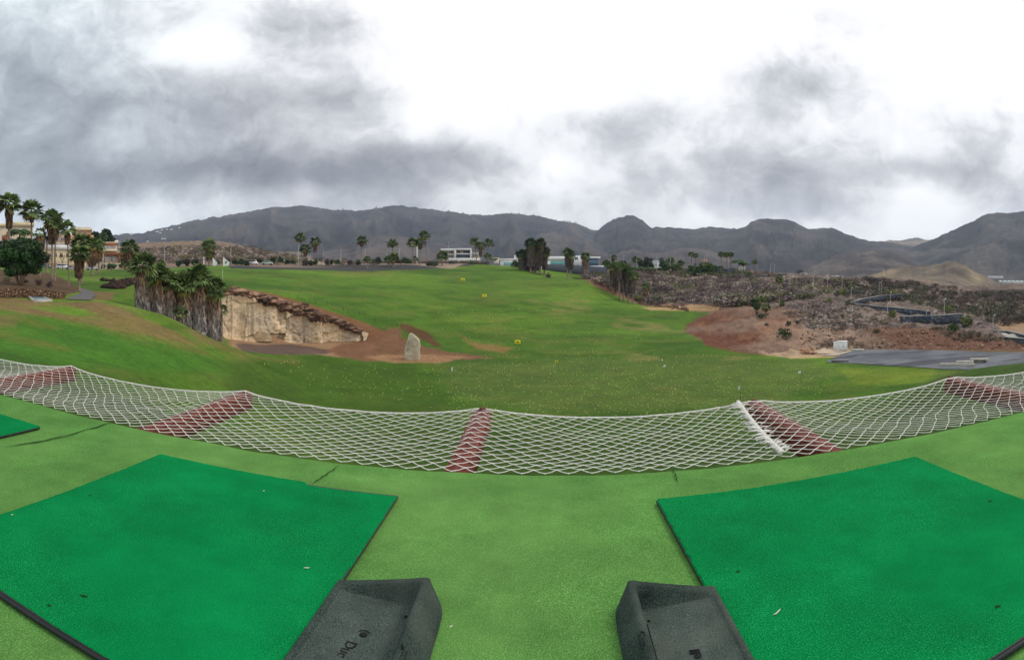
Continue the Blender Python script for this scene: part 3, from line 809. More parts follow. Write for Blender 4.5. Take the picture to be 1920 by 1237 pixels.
# ---------------------------------------------------------------- rubber ball trays
def tray_material():
    m, k, b = mat_new('speckled_rubber', 0.9, 0.04)
    pos = k.n('ShaderNodeNewGeometry').outputs['Position']
    f = k.noise(pos, 190, 2, 0.7); big = k.noise(pos, 5, 4, 0.6)
    c = k.ramp(f, [(0.32, (0.010, 0.016, 0.013)), (0.52, (0.038, 0.054, 0.045)), (0.74, (0.098, 0.130, 0.108))])
    s = k.mapr(big, 0.3, 0.7, 0.75, 1.3)
    c = k.mix(1.0, c, k.n('ShaderNodeCombineXYZ', {0: s, 1: s, 2: s}).outputs[0], 'MULTIPLY')
    c = k.mix(k.m('MULTIPLY', k.mapr(k.noise(pos, 2.2, 3, 0.5), 0.5, 0.7, 0, 1), 0.45), c, (0.11, 0.125, 0.10))
    # tray floor lightened in colour, so the walls around it look shaded
    ob = k.n('ShaderNodeSeparateXYZ', {0: k.n('ShaderNodeTexCoord').outputs['Object']}).outputs
    nz = k.n('ShaderNodeSeparateXYZ', {0: k.n('ShaderNodeNewGeometry').outputs['True Normal']}).outputs[2]
    fl = k.m('MULTIPLY', k.mapr(nz, 0.80, 0.995, 0, 1), k.mapr(ob[2], 0.030, 0.050, 1, 0))
    fl = k.m('MULTIPLY', fl, k.mapr(k.noise(pos, 7, 4, 0.6), 0.3, 0.7, 0.35, 1.0))
    c = k.mix(k.m('MULTIPLY', fl, 0.55), c, k.mix(k.mapr(f, 0.35, 0.7, 0, 1), (0.062, 0.080, 0.068), (0.18, 0.21, 0.18)))
    m.node_tree.links.new(c, b.inputs['Base Color'])
    bp = k.n('ShaderNodeBump', {'Strength': 0.5, 'Distance': 0.003, 'Height': f})
    m.node_tree.links.new(bp.outputs[0], b.inputs['Normal'])
    return m


M_TRAY = tray_material()
M_INK = mat_flat('recessed_lettering', (0.008, 0.010, 0.010), 0.8, 0.2, 30, 0.2)


def text_mesh(body, size, mat, parent, M, name='lettering', shear=0.0, extrude=0.0012, bold=0.0):
    cu = bpy.data.curves.new(name, 'FONT')
    cu.body = body; cu.size = size; cu.extrude = extrude; cu.shear = shear; cu.offset = bold
    tmp = bpy.data.objects.new(name, cu); COL.objects.link(tmp)
    bpy.context.view_layer.update()
    me = bpy.data.meshes.new_from_object(tmp.evaluated_get(bpy.context.evaluated_depsgraph_get()))
    bpy.data.objects.remove(tmp)
    me.name = name; me.materials.clear(); me.materials.append(mat)
    o = bpy.data.objects.new(name, me); COL.objects.link(o)
    o.parent = parent; o.matrix_local = M
    return o


def ball_tray(mx, label):
    """cross-section across the tray: low lip at the mat, floor, tall outer wall; the far end closes it"""
    s = mx                                                   # +1: wall on the right (left tray), -1: mirrored
    x0 = -0.985 if s > 0 else 0.795
    root = empty('ball_tray', (x0, 2.1, HD + 0.008), 0, label=label, cat='ball tray', group='rubber ball trays beside the golf mats')
    root.scale.x = 1.0 if s > 0 else 0.92
    # (across, height, end-wall parameter) outline of the section, inside first
    sec = [(-0.012, 0.0), (-0.014, 0.036), (-0.006, 0.046), (0.008, 0.047), (0.018, 0.045), (0.026, 0.038), (0.05, 0.034), (0.375, 0.016), (0.392, 0.019), (0.402, 0.05), (0.410, 0.098), (0.416, 0.112), (0.426, 0.119),
           (0.440, 0.119), (0.452, 0.112), (0.463, 0.095), (0.500, 0.050), (0.522, 0.018), (0.524, 0.0)]
    sec = np.array(sec)
    ys = np.concatenate([np.linspace(-0.9, 0.60, 16), [0.615, 0.628, 0.640, 0.655, 0.672, 0.690, 0.705, 0.716, 0.722]])
    # along Y the floor climbs to the far rim, whose height slopes from low (mat side) to high (wall side)
    V = []
    for y in ys:
        for (x, h) in sec:
            rim = 0.046 + (0.119 - 0.046) * np.clip((x - 0.0) / 0.42, 0, 1) ** 1.15
            t = np.clip((y - 0.612) / 0.03, 0, 1); t = t * t * (3 - 2 * t)
            hh = h
            if 0.02 < x < 0.45:
                hh = h + (max(rim, h) - h) * t
            # outer end: round over and drop to the deck
            d = np.clip((y - 0.668) / 0.054, 0, 1)
            hh = hh * math.sqrt(max(0.0, 1 - d ** 2.6))
            xx = x
            pinch = np.clip((y - 0.56) / 0.16, 0, 1)
            if x > 0.44: xx = x - 0.055 * pinch ** 2 * (x - 0.44) / 0.08
            V.append((s * xx, y, hh))
    nu, nv = len(ys), len(sec)
    F = grid_faces(nu, nv)
    if s > 0: F = F[:, ::-1]
    fl = [F]
    o = mesh_obj('tray_body', V, fl, M_TRAY, root, None, True)
    # drain hole in the corner of the floor
    g = G().lathe([(0.0085, 0.0), (0.0085, 0.0012)], 14, (s * 0.368, 0.52))
    for v_ in g.V: v_[:, 2] += 0.0175
    g.build('drain_hole', M_INK, root)
    # thin moulded groove where the wall meets the floor
    g = G().tube([(s * 0.381, -0.9, 0.018), (s * 0.381, 0.50, 0.018)], 0.0022, 6)
    g.build('floor_groove', M_INK, root)
    return root


TL = ball_tray(1, 'grey rubber ball tray beside the left mat, pressed with a round logo')
TR = ball_tray(-1, 'grey rubber ball tray beside the right mat, its far rim overlapping that mat')


def tray_pt(root, px, py, zl):
    d = direction(px, py); p = d * ((HD + 0.008 + zl) / d[2])
    q = p - np.array(root.location); q[0] /= root.scale.x
    return q


def frame(o, xa, ya):
    xa = Vector(xa).normalized(); ya = Vector(ya).normalized(); za = xa.cross(ya).normalized(); ya = za.cross(xa)
    M = Matrix.Identity(4)
    for i in range(3):
        M[i][0] = xa[i]; M[i][1] = ya[i]; M[i][2] = za[i]; M[i][3] = o[i]
    return M


# left tray: the word starts at the far end and runs towards the viewer
p = tray_pt(TL, 652, 1204, 0.018)
text_mesh('Duc', 0.066, M_INK, TL, frame((p[0], p[1], 0.0262), (-0.10, -1, 0), (1, -0.10, 0)), bold=0.001)
p = tray_pt(TL, 681, 1193, 0.018)
g = G().lathe([(0.0175, 0.0), (0.0175, 0.0015)], 24, (p[0], p[1]))
for v_ in g.V: v_[:, 2] += 0.0245
ang = np.linspace(0.5, 2.7, 14)
ring = [(p[0] + r_ * math.cos(q), p[1] + 0.003 + r_ * math.sin(q), 0.0262) for q in ang for r_ in (0.0225, 0.0300)]
g.add(ring, [(2 * i, 2 * i + 1, 2 * i + 3, 2 * i + 2) for i in range(13)])
g.build('logo', M_INK, TL)
# right tray: the word ends at the far end
p = tray_pt(TR, 1312, 1232, 0.018)
text_mesh('ell', 0.066, M_INK, TR, frame((p[0] + 0.004, p[1] - 0.022, 0.0285), (0.06, 1, 0), (-1, 0.06, 0)), bold=0.001)
# script along the sloping outer walls
wx, wz = 0.486, 0.0685
text_mesh('well', 0.058, M_INK, TL, frame((wx - 0.024, 0.06, wz + 0.027 + 0.002), (0, 1, 0), (-0.64, 0, 0.77)), 'side_script', 0.35)
text_mesh('Cun', 0.058, M_INK, TR, frame((-wx + 0.024, 0.30, wz + 0.027 + 0.002), (0, -1, 0), (0.64, 0, 0.77)), 'side_script', 0.35)

# chips of broken tees and clippings
M_CHIP = mat_flat('broken_tee_plastic', tuple(lin(228, 226, 206)), 0.5, 0.4, 30, 0.1)


def chip(px, py, L, ang, top, label, bent=0.0):
    d = direction(px, py); p = d * ((HD + top) / d[2])
    g = G(); c, s_ = math.cos(ang), math.sin(ang)
    pts = [(0, 0, 0.002), (L * 0.4 * c, L * 0.4 * s_, 0.004), (L * 0.75 * c - bent * s_ * L, L * 0.75 * s_ + bent * c * L, 0.003), (L * c, L * s_ + bent * L * 1.5, 0.006)]
    g.tube(pts, [0.0018, 0.0026, 0.0022, 0.001], 6)
    o = g.build('tee_fragment', M_CHIP, None, True); o.location = p
    props(o, label, 'tee fragment', 'bits of broken tee on the deck')


chip(570, 1065, 0.028, 0.1, 0.038, 'pale bit of broken tee on the left mat near its ball tray', 0.1)
chip(843, 1177, 0.016, 0.9, 0.010, 'tiny pale chip on the light carpet right of the left ball tray')
chip(1450, 1153, 0.045, 0.15, 0.038, 'white twisted clipping on the right mat near its ball tray', 0.25)
chip(21, 966, 0.012, 1.2, 0.038, 'white speck near the left edge of the left mat')
chip(493, 921, 0.012, 0.6, 0.038, 'white speck near the far edge of the left mat')
M_SPOT = mat_flat('dark_scuff', tuple(lin(20, 60, 26)), 0.95, 0.1, 40, 0.4)


def scuff(px, py, r0, label):
    d = direction(px, py); p = d * ((HD + 0.037) / d[2])
    n = 13; q = np.linspace(0, 2 * math.pi, n, endpoint=False); rr = r0 * (0.55 + 0.9 * rng.random(n))
    V = [(0, 0, 0.0025)] + [(rr[i] * math.cos(q[i]) * 1.5, rr[i] * math.sin(q[i]), 0.0) for i in range(n)]
    o = mesh_obj('scuff_mark', V, [(0, i + 1, (i + 1) % n + 1) for i in range(n)], M_SPOT); o.location = p
    props(o, label, 'scuff mark', 'dark scuffs on the golf mats')


scuff(157, 1117, 0.011, 'dark scuff near the near edge of the left mat')
scuff(92, 1135, 0.007, 'small dark scuff closest to the black border of the left mat')
scuff(168, 928, 0.008, 'dark scuff in the far half of the left mat')
scuff(1384, 1071, 0.008, 'dark scuff on the right mat just above its ball tray')
scuff(1857, 939, 0.010, 'dark scuff near the right edge of the right mat')
scuff(1870, 1136, 0.009, 'dark scuff in the near right corner of the right mat')

# ---------------------------------------------------------------- beams and safety net
def beam_material():
    m, k, b = mat_new('stained_timber', 0.7, 0.25)
    tc = k.n('ShaderNodeTexCoord').outputs['Object']
    st = k.v('MULTIPLY', tc, (30.0, 1.4, 30.0))
    f = k.noise(st, 1.5, 6, 0.65, 0.6)
    c = k.ramp(f, [(0.30, tuple(lin(62, 26, 19))), (0.55, tuple(lin(114, 54, 40))), (0.78, tuple(lin(154, 90, 72)))])
    m.node_tree.links.new(c, b.inputs['Base Color'])
    bp = k.n('ShaderNodeBump', {'Strength': 0.4, 'Distance': 0.004, 'Height': f})
    m.node_tree.links.new(bp.outputs[0], b.inputs['Normal'])
    return m


M_BEAM = beam_material()
M_STEEL = mat_flat('galvanised_steel', (0.30, 0.30, 0.30), 0.5, 0.5, 10, 0.2, 0, 0.6)
BEAMS = [(-6.65, 6.66, 'red-brown net beam nearest the left picture edge'), (-3.62, 6.68, 'red-brown net beam second from the left, above the left mat'),
         (-0.69, 6.64, 'red-brown net beam straight ahead in the middle of the net'), (2.40, 6.66, 'red-brown net beam just right of the white rope lacing'),
         (5.32, 6.70, 'red-brown net beam nearest the right picture edge')]
BW, BH = 0.19, 0.20
for (bx_, ty, lab) in BEAMS:
    root = empty('net_beam', (bx_, EDGE, HD), 0, label=lab, cat='beam', group='wooden beams carrying the safety net')
    g = G().box(-BW / 2, BW / 2, -0.05, ty - EDGE, -BH - 0.012, -0.012, bev=0.008)
    g.build('timber', M_BEAM, root)
    g = G().box(-0.035, 0.035, ty - EDGE - 0.03, ty - EDGE + 0.012, -0.004, 0.012, bev=0.004)
    g.build('end_cleat', M_BEAM, root)
BX = np.array([b[0] for b in BEAMS] + [-9.6, 8.3]); BX.sort()


def rope_material():
    m, k, b = mat_new('white_cord', 0.85, 0.15)
    pos = k.n('ShaderNodeNewGeometry').outputs['Position']
    f = k.noise(pos, 40, 3, 0.6)
    c = k.ramp(f, [(0.3, tuple(lin(206, 200, 188))), (0.6, tuple(lin(244, 240, 230)))])
    m.node_tree.links.new(c, b.inputs['Base Color'])
    return m


M_ROPE = rope_material()


def net_z(X, Y):
    i = np.clip(np.searchsorted(BX, X) - 1, 0, len(BX) - 2)
    s = np.clip((X - BX[i]) / (BX[i + 1] - BX[i]), 0, 1)
    t = np.clip((Y - EDGE) / 2.0, 0, 1)
    hang = (4 * s * (1 - s)) ** 0.75
    return HD + 0.012 - hang * (0.10 * t + 0.055 * np.sin(np.pi * t)) - 0.008 * (1 - t)


DX, NROW = 0.18, 24


def knots(i0, i1):
    ii, jj = np.meshgrid(np.arange(i0, i1), np.arange(NROW + 1), indexing='ij')
    X = (ii + 0.5 * (jj % 2)) * DX
    t = jj / NROW
    Y = EDGE - 0.045 + t * (6.64 - EDGE + 0.045)
    k = np.clip(np.searchsorted(BX, X) - 1, 0, len(BX) - 2)
    s = np.clip((X - BX[k]) / (BX[k + 1] - BX[k]), 0, 1)
    sh = fbm(X * 0.55, Y * 1.1, 77, 3) - 0.5
    sh2 = fbm(X * 0.9 + 40, Y * 1.6, 78, 3) - 0.5
    X2 = X + 0.22 * sh * 1.6 * np.sin(np.pi * t) + 0.26 * np.sin(X * 0.85 + 1.2) * np.sin(np.pi * t) * t + (rng.random(X.shape) - 0.5) * 0.014 * (t > 0)
    Y2 = Y + 0.16 * sh2 * np.sin(np.pi * t) - 0.05 * t ** 3 * 4 * s * (1 - s) + (rng.random(X.shape) - 0.5) * 0.012 * ((t > 0) & (t < 1))
    Z = net_z(X2, Y2) + (rng.random(X.shape) - 0.5) * 0.006
    Y2[:, 0] = EDGE - 0.045; Z[:, 0] = HD + 0.002
    return np.stack([X2, Y2, Z], -1)


def strands(P0, P1, r, nseg=4):
    """square cords between arrays of points, as one vertex/face block"""
    d = P1 - P0; L = np.linalg.norm(d, axis=1, keepdims=True); d = d / (L + 1e-9)
    u = np.cross(d, np.array([0, 0, 1.0])); u /= np.linalg.norm(u, axis=1, keepdims=True) + 1e-9
    w = np.cross(u, d)
    rings = []
    for Pq in (P0, P1):
        for q in range(nseg):
            a = 2 * math.pi * (q + 0.5) / nseg
            rings.append(Pq + r * (math.cos(a) * u + math.sin(a) * w))
    V = np.stack(rings, 1)                                  # (n, 2*nseg, 3)
    n = len(P0); base = (np.arange(n) * 2 * nseg)[:, None]
    F = np.concatenate([base + np.array([q, (q + 1) % nseg, nseg + (q + 1) % nseg, nseg + q]) for q in range(nseg)])
    return V.reshape(-1, 3), F


def make_net(i0, i1, label):
    K = knots(i0, i1)
    n = K.shape[0]
    A, B = [], []
    for j in range(NROW):
        if j % 2 == 0:
            A.append(K[:, j]); B.append(K[:, j + 1]); A.append(K[1:, j]); B.append(K[:-1, j + 1])
        else:
            A.append(K[:, j]); B.append(K[:, j + 1]); A.append(K[:-1, j]); B.append(K[1:, j + 1])
    A = np.concatenate(A); B = np.concatenate(B)
    mid = (A + B) / 2; mid[:, 2] -= 0.004
    V1, F1 = strands(A, mid, 0.0034); V2, F2 = strands(mid, B, 0.0034)
    root = empty('safety_net', tuple(K[n // 2, 0]), 0, label=label, cat='net', group='white rope nets beyond the deck edge')
    loc = np.array(root.location)
    mesh_obj('mesh_cords', np.concatenate([V1, V2]) - loc, np.concatenate([F1, F2 + len(V1)]), M_ROPE, root)
    # knots
    Kf = K.reshape(-1, 3)
    o = np.array([(1, 0, 0), (-1, 0, 0), (0, 1, 0), (0, -1, 0), (0, 0, 1), (0, 0, -1)], float) * 0.0078
    V = (Kf[:, None] + o[None]).reshape(-1, 3)
    f8 = np.array([(0, 2, 4), (2, 1, 4), (1, 3, 4), (3, 0, 4), (2, 0, 5), (1, 2, 5), (3, 1, 5), (0, 3, 5)])
    mesh_obj('knots', V - loc, (f8[None] + (np.arange(len(Kf)) * 6)[:, None, None]).reshape(-1, 3), M_ROPE, root)
    g = G()
    g.tube(K[:, -1] - loc, 0.009, 6)
    g.build('border_rope', M_ROPE, root, True)
    return K


SEAM_X = 2.05
KL = make_net(int(-9.3 / DX), int(SEAM_X / DX) + 1, 'sagging white rope net left of the white lacing')
KR = make_net(int(SEAM_X / DX), int(8.2 / DX), 'sagging white rope net right of the white lacing')


def lacing():
    t = np.linspace(0, 1, 60)
    x = 1.93 + (2.20 - 1.93) * t; y = EDGE + 0.02 + t * 1.98
    g = G()
    for ph in (0.0, 2.1, 4.2):
        q = t * 95 + ph
        rr = 0.010 + 0.007 * fbm(t * 30, t * 0 + ph, 9, 2)
        P = np.stack([x + rr * np.cos(q), y + 0.004 * np.sin(q * 1.7), net_z(x, y) + 0.02 + rr * np.sin(q)], 1)
        g.tube(P, 0.009, 6)
    tt = np.linspace(0, 1, 260)
    xx = 1.93 + 0.27 * tt; yy = EDGE + 0.02 + tt * 1.98
    P = np.stack([xx + 0.024 * np.cos(tt * 260), yy, net_z(xx, yy) + 0.02 + 0.02 * np.sin(tt * 260)], 1)
    g.tube(P, 0.0075, 5)
    for i in range(0, 46):
        u = rng.random(); x0 = 1.93 + 0.27 * u; y0 = EDGE + 0.02 + u * 1.98
        z0 = float(net_z(np.array([x0]), np.array([y0]))[0]) + 0.03
        s_ = rng.choice([-1, 1])
        g.tube([(x0, y0, z0), (x0 + s_ * 0.05, y0 + 0.02 * rng.random(), z0 + 0.012), (x0 + s_ * (0.08 + 0.04 * rng.random()), y0 + 0.05 * rng.random(), z0 - 0.005)], 0.0055, 5)
    o = g.build('rope_lacing', M_ROPE, None, True)
    props(o, 'thick white rope lacing joining the two nets beside a beam', 'rope')


lacing()
# ---------------------------------------------------------------- vegetation builders
M_LEAF = mat_vcol('foliage', 0.7, 0.25, 1.3, 0.30)
M_BARK = mat_vcol('palm_bark', 0.9, 0.1, 2.5, 0.30)
M_DRY = mat_vcol('dry_fronds', 0.9, 0.1, 1.5, 0.35)
M_STONE = mat_vcol('natural_stone', 0.92, 0.1, 0.9, 0.28, 0.6, 2.2)


def unit(v):
    return v / (np.linalg.norm(v, axis=-1, keepdims=True) + 1e-9)


def quads_mesh(name, Q, C, mat, parent):
    """Q (n,4,3) separate leaves, C (n,3)"""
    n = len(Q)
    return mesh_obj(name, Q.reshape(-1, 3), np.arange(n * 4).reshape(n, 4), mat, parent, np.repeat(C, 4, 0))


def fan_crown(R, n, blades, rg, el0=80, el1=-35, green=None, yellow=0.15):
    """fan palm crown: n leaves on stalks around the origin, each a fan of pointed blades"""
    g0, g1 = (lin(58, 80, 42), lin(132, 152, 90)) if green is None else green
    Q = []; C = []
    for i in range(n):
        t = (i + rg.random() * 0.8) / n
        el = math.radians(el0 + (el1 - el0) * t ** 0.85 + rg.normal() * 6)
        az = i * 2.39996 + rg.normal() * 0.25
        d = np.array([math.cos(az) * math.cos(el), math.sin(az) * math.cos(el), math.sin(el)])
        side = unit(np.cross(d, (0, 0, 1.0))); up = np.cross(side, d)
        L = R * (0.85 + 0.3 * rg.random()) * (1.0 - 0.12 * (t > 0.8))
        st = 0.46 * L
        p = d * st - np.array([0, 0, 0.04 * L])
        w = 0.016 * R
        Q.append([side * w, -side * w, p - side * w * 0.7, p + side * w * 0.7]); C.append(g1 * 1.0)
        col = (g0 + (g1 - g0) * rg.random())
        if t > 1 - yellow: col = col * 0.4 + lin(150, 128, 66) * 0.6
        roll = rg.normal() * 0.35
        s2 = side * math.cos(roll) + up * math.sin(roll)
        for b in range(blades):
            q = (b + 0.5) / blades * 2 - 1
            a = q * 1.55
            bd = d * math.cos(a) + s2 * math.sin(a)
            bl = 0.64 * L * (1 - 0.28 * abs(q)) * (0.9 + 0.2 * rg.random())
            droop = np.array([0, 0, -1.0]) * bl * (0.22 + 0.25 * rg.random())
            m = p + bd * bl * 0.5 + droop * 0.12; tip = p + bd * bl + droop
            wv = unit(np.cross(bd, up)) * bl * (1.15 / blades) * 1.25
            Q.append([p, m + wv, tip, m - wv]); C.append(col * (0.85 + 0.3 * rg.random()))
    return np.array(Q), np.array(C)


def feather_crown(R, n, rg, green=None):
    g0, g1 = (lin(46, 70, 38), lin(84, 112, 58)) if green is None else green
    Q = []; C = []
    for i in range(n):
        t = (i + rg.random()) / n
        el = math.radians(84 - 70 * t); az = i * 2.39996 + rg.normal() * 0.2
        L = R * (0.9 + 0.25 * rg.random())
        h = np.array([math.cos(az), math.sin(az), 0])
        pts = []
        for k in range(7):
            u = k / 6
            pts.append(h * L * u * math.cos(el * (1 - 0.5 * u)) + np.array([0, 0, 1.0]) * (L * u * math.sin(el) * (1 - 0.55 * u) - 0.30 * L * u * u))
        side = np.array([-h[1], h[0], 0])
        col = g0 + (g1 - g0) * rg.random()
        for k in range(6):
            for s in (-1, 1):
                wl = L * 0.26 * math.sin(math.pi * (0.15 + 0.8 * k / 6)) * s
                b0, b1 = pts[k], pts[k + 1]
                tip = b1 + side * wl + (b1 - b0) * 0.7 - np.array([0, 0, abs(wl) * 0.5])
                tip0 = b0 + side * wl + (b1 - b0) * 0.9 - np.array([0, 0, abs(wl) * 0.5])
                mid = (b0 + b1) / 2
                Q.append([b0, mid, (tip0 + tip) / 2, tip0]); C.append(col * (0.85 + 0.3 * rg.random()))
                Q.append([mid, b1, tip, (tip0 + tip) / 2 + (b1 - b0) * 0.1]); C.append(col * (0.85 + 0.3 * rg.random()))
    return np.array(Q), np.array(C)


def skirt_leaves(z_top, z_bot, r_top, r_bot, n, rg, c_top, c_bot, ln=1.6, sway=0.2):
    """dead fronds hanging against the trunk"""
    t = rg.random(n) ** 0.9
    z = z_top + (z_bot - z_top) * t
    a = rg.random(n) * 2 * math.pi
    rad = (r_top + (r_bot - r_top) * t)
    L = ln * (0.6 + 0.8 * rg.random(n)); w = 0.055 * L * (0.6 + 0.9 * rg.random(n)) + 0.02
    o = np.stack([np.cos(a), np.sin(a), np.zeros(n)], 1); s = np.stack([-np.sin(a), np.cos(a), np.zeros(n)], 1)
    top = o * (rad * 0.45)[:, None] + np.stack([np.zeros(n), np.zeros(n), z], 1)
    out = (rad * (0.85 + 0.35 * rg.random(n)))[:, None] * o
    zb = np.maximum(z - L, z_bot - 0.3)
    mid = out + s * (rg.normal(size=n) * sway * rad)[:, None] + np.stack([np.zeros(n), np.zeros(n), z - (z - zb) * 0.55], 1)
    bot = out * (0.88 + 0.3 * rg.random(n))[:, None] + s * (rg.normal(size=n) * sway * rad)[:, None] + np.stack([np.zeros(n), np.zeros(n), zb], 1)
    Q = np.stack([top, mid + s * w[:, None], bot, mid - s * w[:, None]], 1)
    tt = np.clip(t * 1.9, 0, 1)[:, None]
    c = c_top * (1 - tt) + c_bot * tt
    return Q, c * (0.28 + 1.05 * rg.random(n))[:, None]


def palm(px, base, top_py, label, r=None, R=None, skirt=0.0, skirt_w=0.8, trunk=0.26, n=34, blades=9, group='fan palms', kind='fan', seed=None, lean=0.0, rmin=40, rmax=320, dead=None, green=None, name='palm_tree', skirt_tint=None, pxu=False):
    """base: py of the foot on the ground (or None with r); top_py: top of the crown"""
    P = stand(px, r) if r is not None else at(px, base, rmin, rmax)
    rr = math.hypot(P[0], P[1])
    H = (Y0 - top_py) / FP * rr - P[2]
    rg = np.random.default_rng(seed if seed is not None else int(px * 7 + top_py))
    R = R if R is not None else 0.016 * rr
    if pxu:
        q_ = rr / FP; R *= q_; skirt *= q_; skirt_w *= q_; trunk *= q_; lean *= q_
    hc = max(H - 0.78 * R, 0.3 * H)
    root = empty(name, P, rg.random() * 6.28, label=label, cat='palm', group=group)
    lx, ly = lean, 0.3 * lean * rg.normal()
    # the lean is set in the world: undo the root's turn
    c_, s_ = math.cos(-root.rotation_euler.z), math.sin(-root.rotation_euler.z)
    lx, ly = c_ * lx - s_ * ly, s_ * lx + c_ * ly
    off = np.array([lx, ly, 0])
    u = np.linspace(0, 1, 10)
    pts = np.stack([lx * u ** 1.5, ly * u ** 1.5, -0.3 + (hc + 0.3) * u], 1)
    rad = trunk * (1.0 - 0.42 * u) * (1 + 0.5 * np.exp(-u * 14))
    g = G(); tc0, tc1 = lin(150, 132, 116), lin(120, 98, 82)
    g.tube(pts, rad, 8)
    V = np.concatenate(g.V)
    tz = np.clip(V[:, 2] / max(hc, 0.1), 0, 1)[:, None]
    ringed = 0.82 + 0.3 * vnoise(V[:, 2] * 3.1, V[:, 2] * 0 + px, 3)[:, None]
    g.C = [(tc0 * (1 - tz) + tc1 * tz) * ringed]
    g.build('trunk', M_BARK, root, True, True)
    Q, C = fan_crown(R, n, blades, rg, green=green) if kind == 'fan' else feather_crown(R, n, rg, green)
    quads_mesh('crown', Q + np.array([lx, ly, hc]), C, M_LEAF, root)
    if skirt > 0:
        zt = hc + 0.02 * R; zb = max(hc - skirt, -0.1)
        ct = skirt_tint if skirt_tint is not None else lin(150, 112, 80)
        cb = dead if dead is not None else lin(112, 92, 78)
        full = skirt > 0.75 * hc
        nn = int(90 + 80 * (zt - zb)) if not full else int(330 + 190 * (zt - zb))
        Q, C = skirt_leaves(zt, zb, skirt_w, skirt_w * (0.9 if full else 0.55), nn, rg, ct, cb, min(1.7, max(0.7, skirt * 0.5)))
        Q = Q + np.array([lx, ly, 0]) * np.clip(Q[..., 2:3] / max(hc, .1), 0, 1)
        quads_mesh('dead_frond_skirt', Q, C, M_DRY, root)
    return root


def leaf_cloud(centres, radii, n_per, size, rg, cols, flat=0.75):
    """leaf faces scattered through and over clumps"""
    Q = []; C = []
    for c, r in zip(centres, radii):
        n = max(6, int(n_per * (r ** 1.2)))
        d = unit(rg.normal(size=(n, 3))); rad = r * (0.55 + 0.5 * rg.random(n) ** 0.6)
        p = c + d * rad[:, None] * np.array([1, 1, flat])
        nr = unit(d + rg.normal(size=(n, 3)) * 0.75)
        a = unit(np.cross(nr, rg.normal(size=(n, 3)))); b = np.cross(nr, a)
        s = size * (0.6 + 0.8 * rg.random(n))[:, None]
        Q.append(np.stack([p + a * s, p + b * s * 0.7, p - a * s, p - b * s * 0.7], 1))
        base = cols[rg.integers(len(cols))]
        C.append(base * (0.7 + 0.6 * rg.random((n, 1))))
    return np.concatenate(Q), np.concatenate(C)


GREENS = [lin(46, 68, 36), lin(62, 88, 44), lin(82, 106, 54)]
DARKG = [lin(36, 56, 34), lin(48, 70, 40), lin(62, 84, 48)]
YGREEN = [lin(110, 118, 52), lin(128, 130, 62), lin(96, 108, 50)]
OLIVE = [lin(98, 106, 66), lin(112, 118, 74), lin(84, 96, 58)]
PURPLE = [lin(84, 72, 70), lin(98, 84, 80), lin(74, 64, 64)]


def bush_cloud(w, h, rg, cols, detail=1.0):
    k = max(5, int(9 * detail))
    cs = []; rs = []
    for i in range(k):
        a = rg.random() * 6.28; q = math.sqrt(rg.random()) * 0.62
        cs.append((w / 2 * q * math.cos(a), w / 2 * q * math.sin(a), h * (0.25 + 0.42 * rg.random() * (1 - q * 0.6)))); rs.append(0.32 * min(w / 2, h) * (0.8 + 0.7 * rg.random()) + 0.05 * w)
    return leaf_cloud(np.array(cs), np.array(rs), 90 * detail / max(0.4, (min(w / 2, h)) ** 1.0), 0.085 * max(min(w, h), 0.5) / detail ** 0.5, rg, cols, min(1.0, 1.3 * h / w + 0.3))


def bush(px, base, w_px, h_px, label, cols=GREENS, r=None, group=None, name='shrub', detail=1.0, rmin=40, rmax=400, cat='shrub'):
    P = stand(px, r) if r is not None else at(px, base, rmin, rmax)
    rr = math.hypot(P[0], P[1]); w = w_px / FP * rr; h = h_px / FP * rr
    rg = np.random.default_rng(int(px * 13 + w_px * 7))
    Q, C = bush_cloud(w, h, rg, cols, detail)
    o = quads_mesh(name, Q, C, M_LEAF, None); o.location = P
    return props(o, label, cat, group)


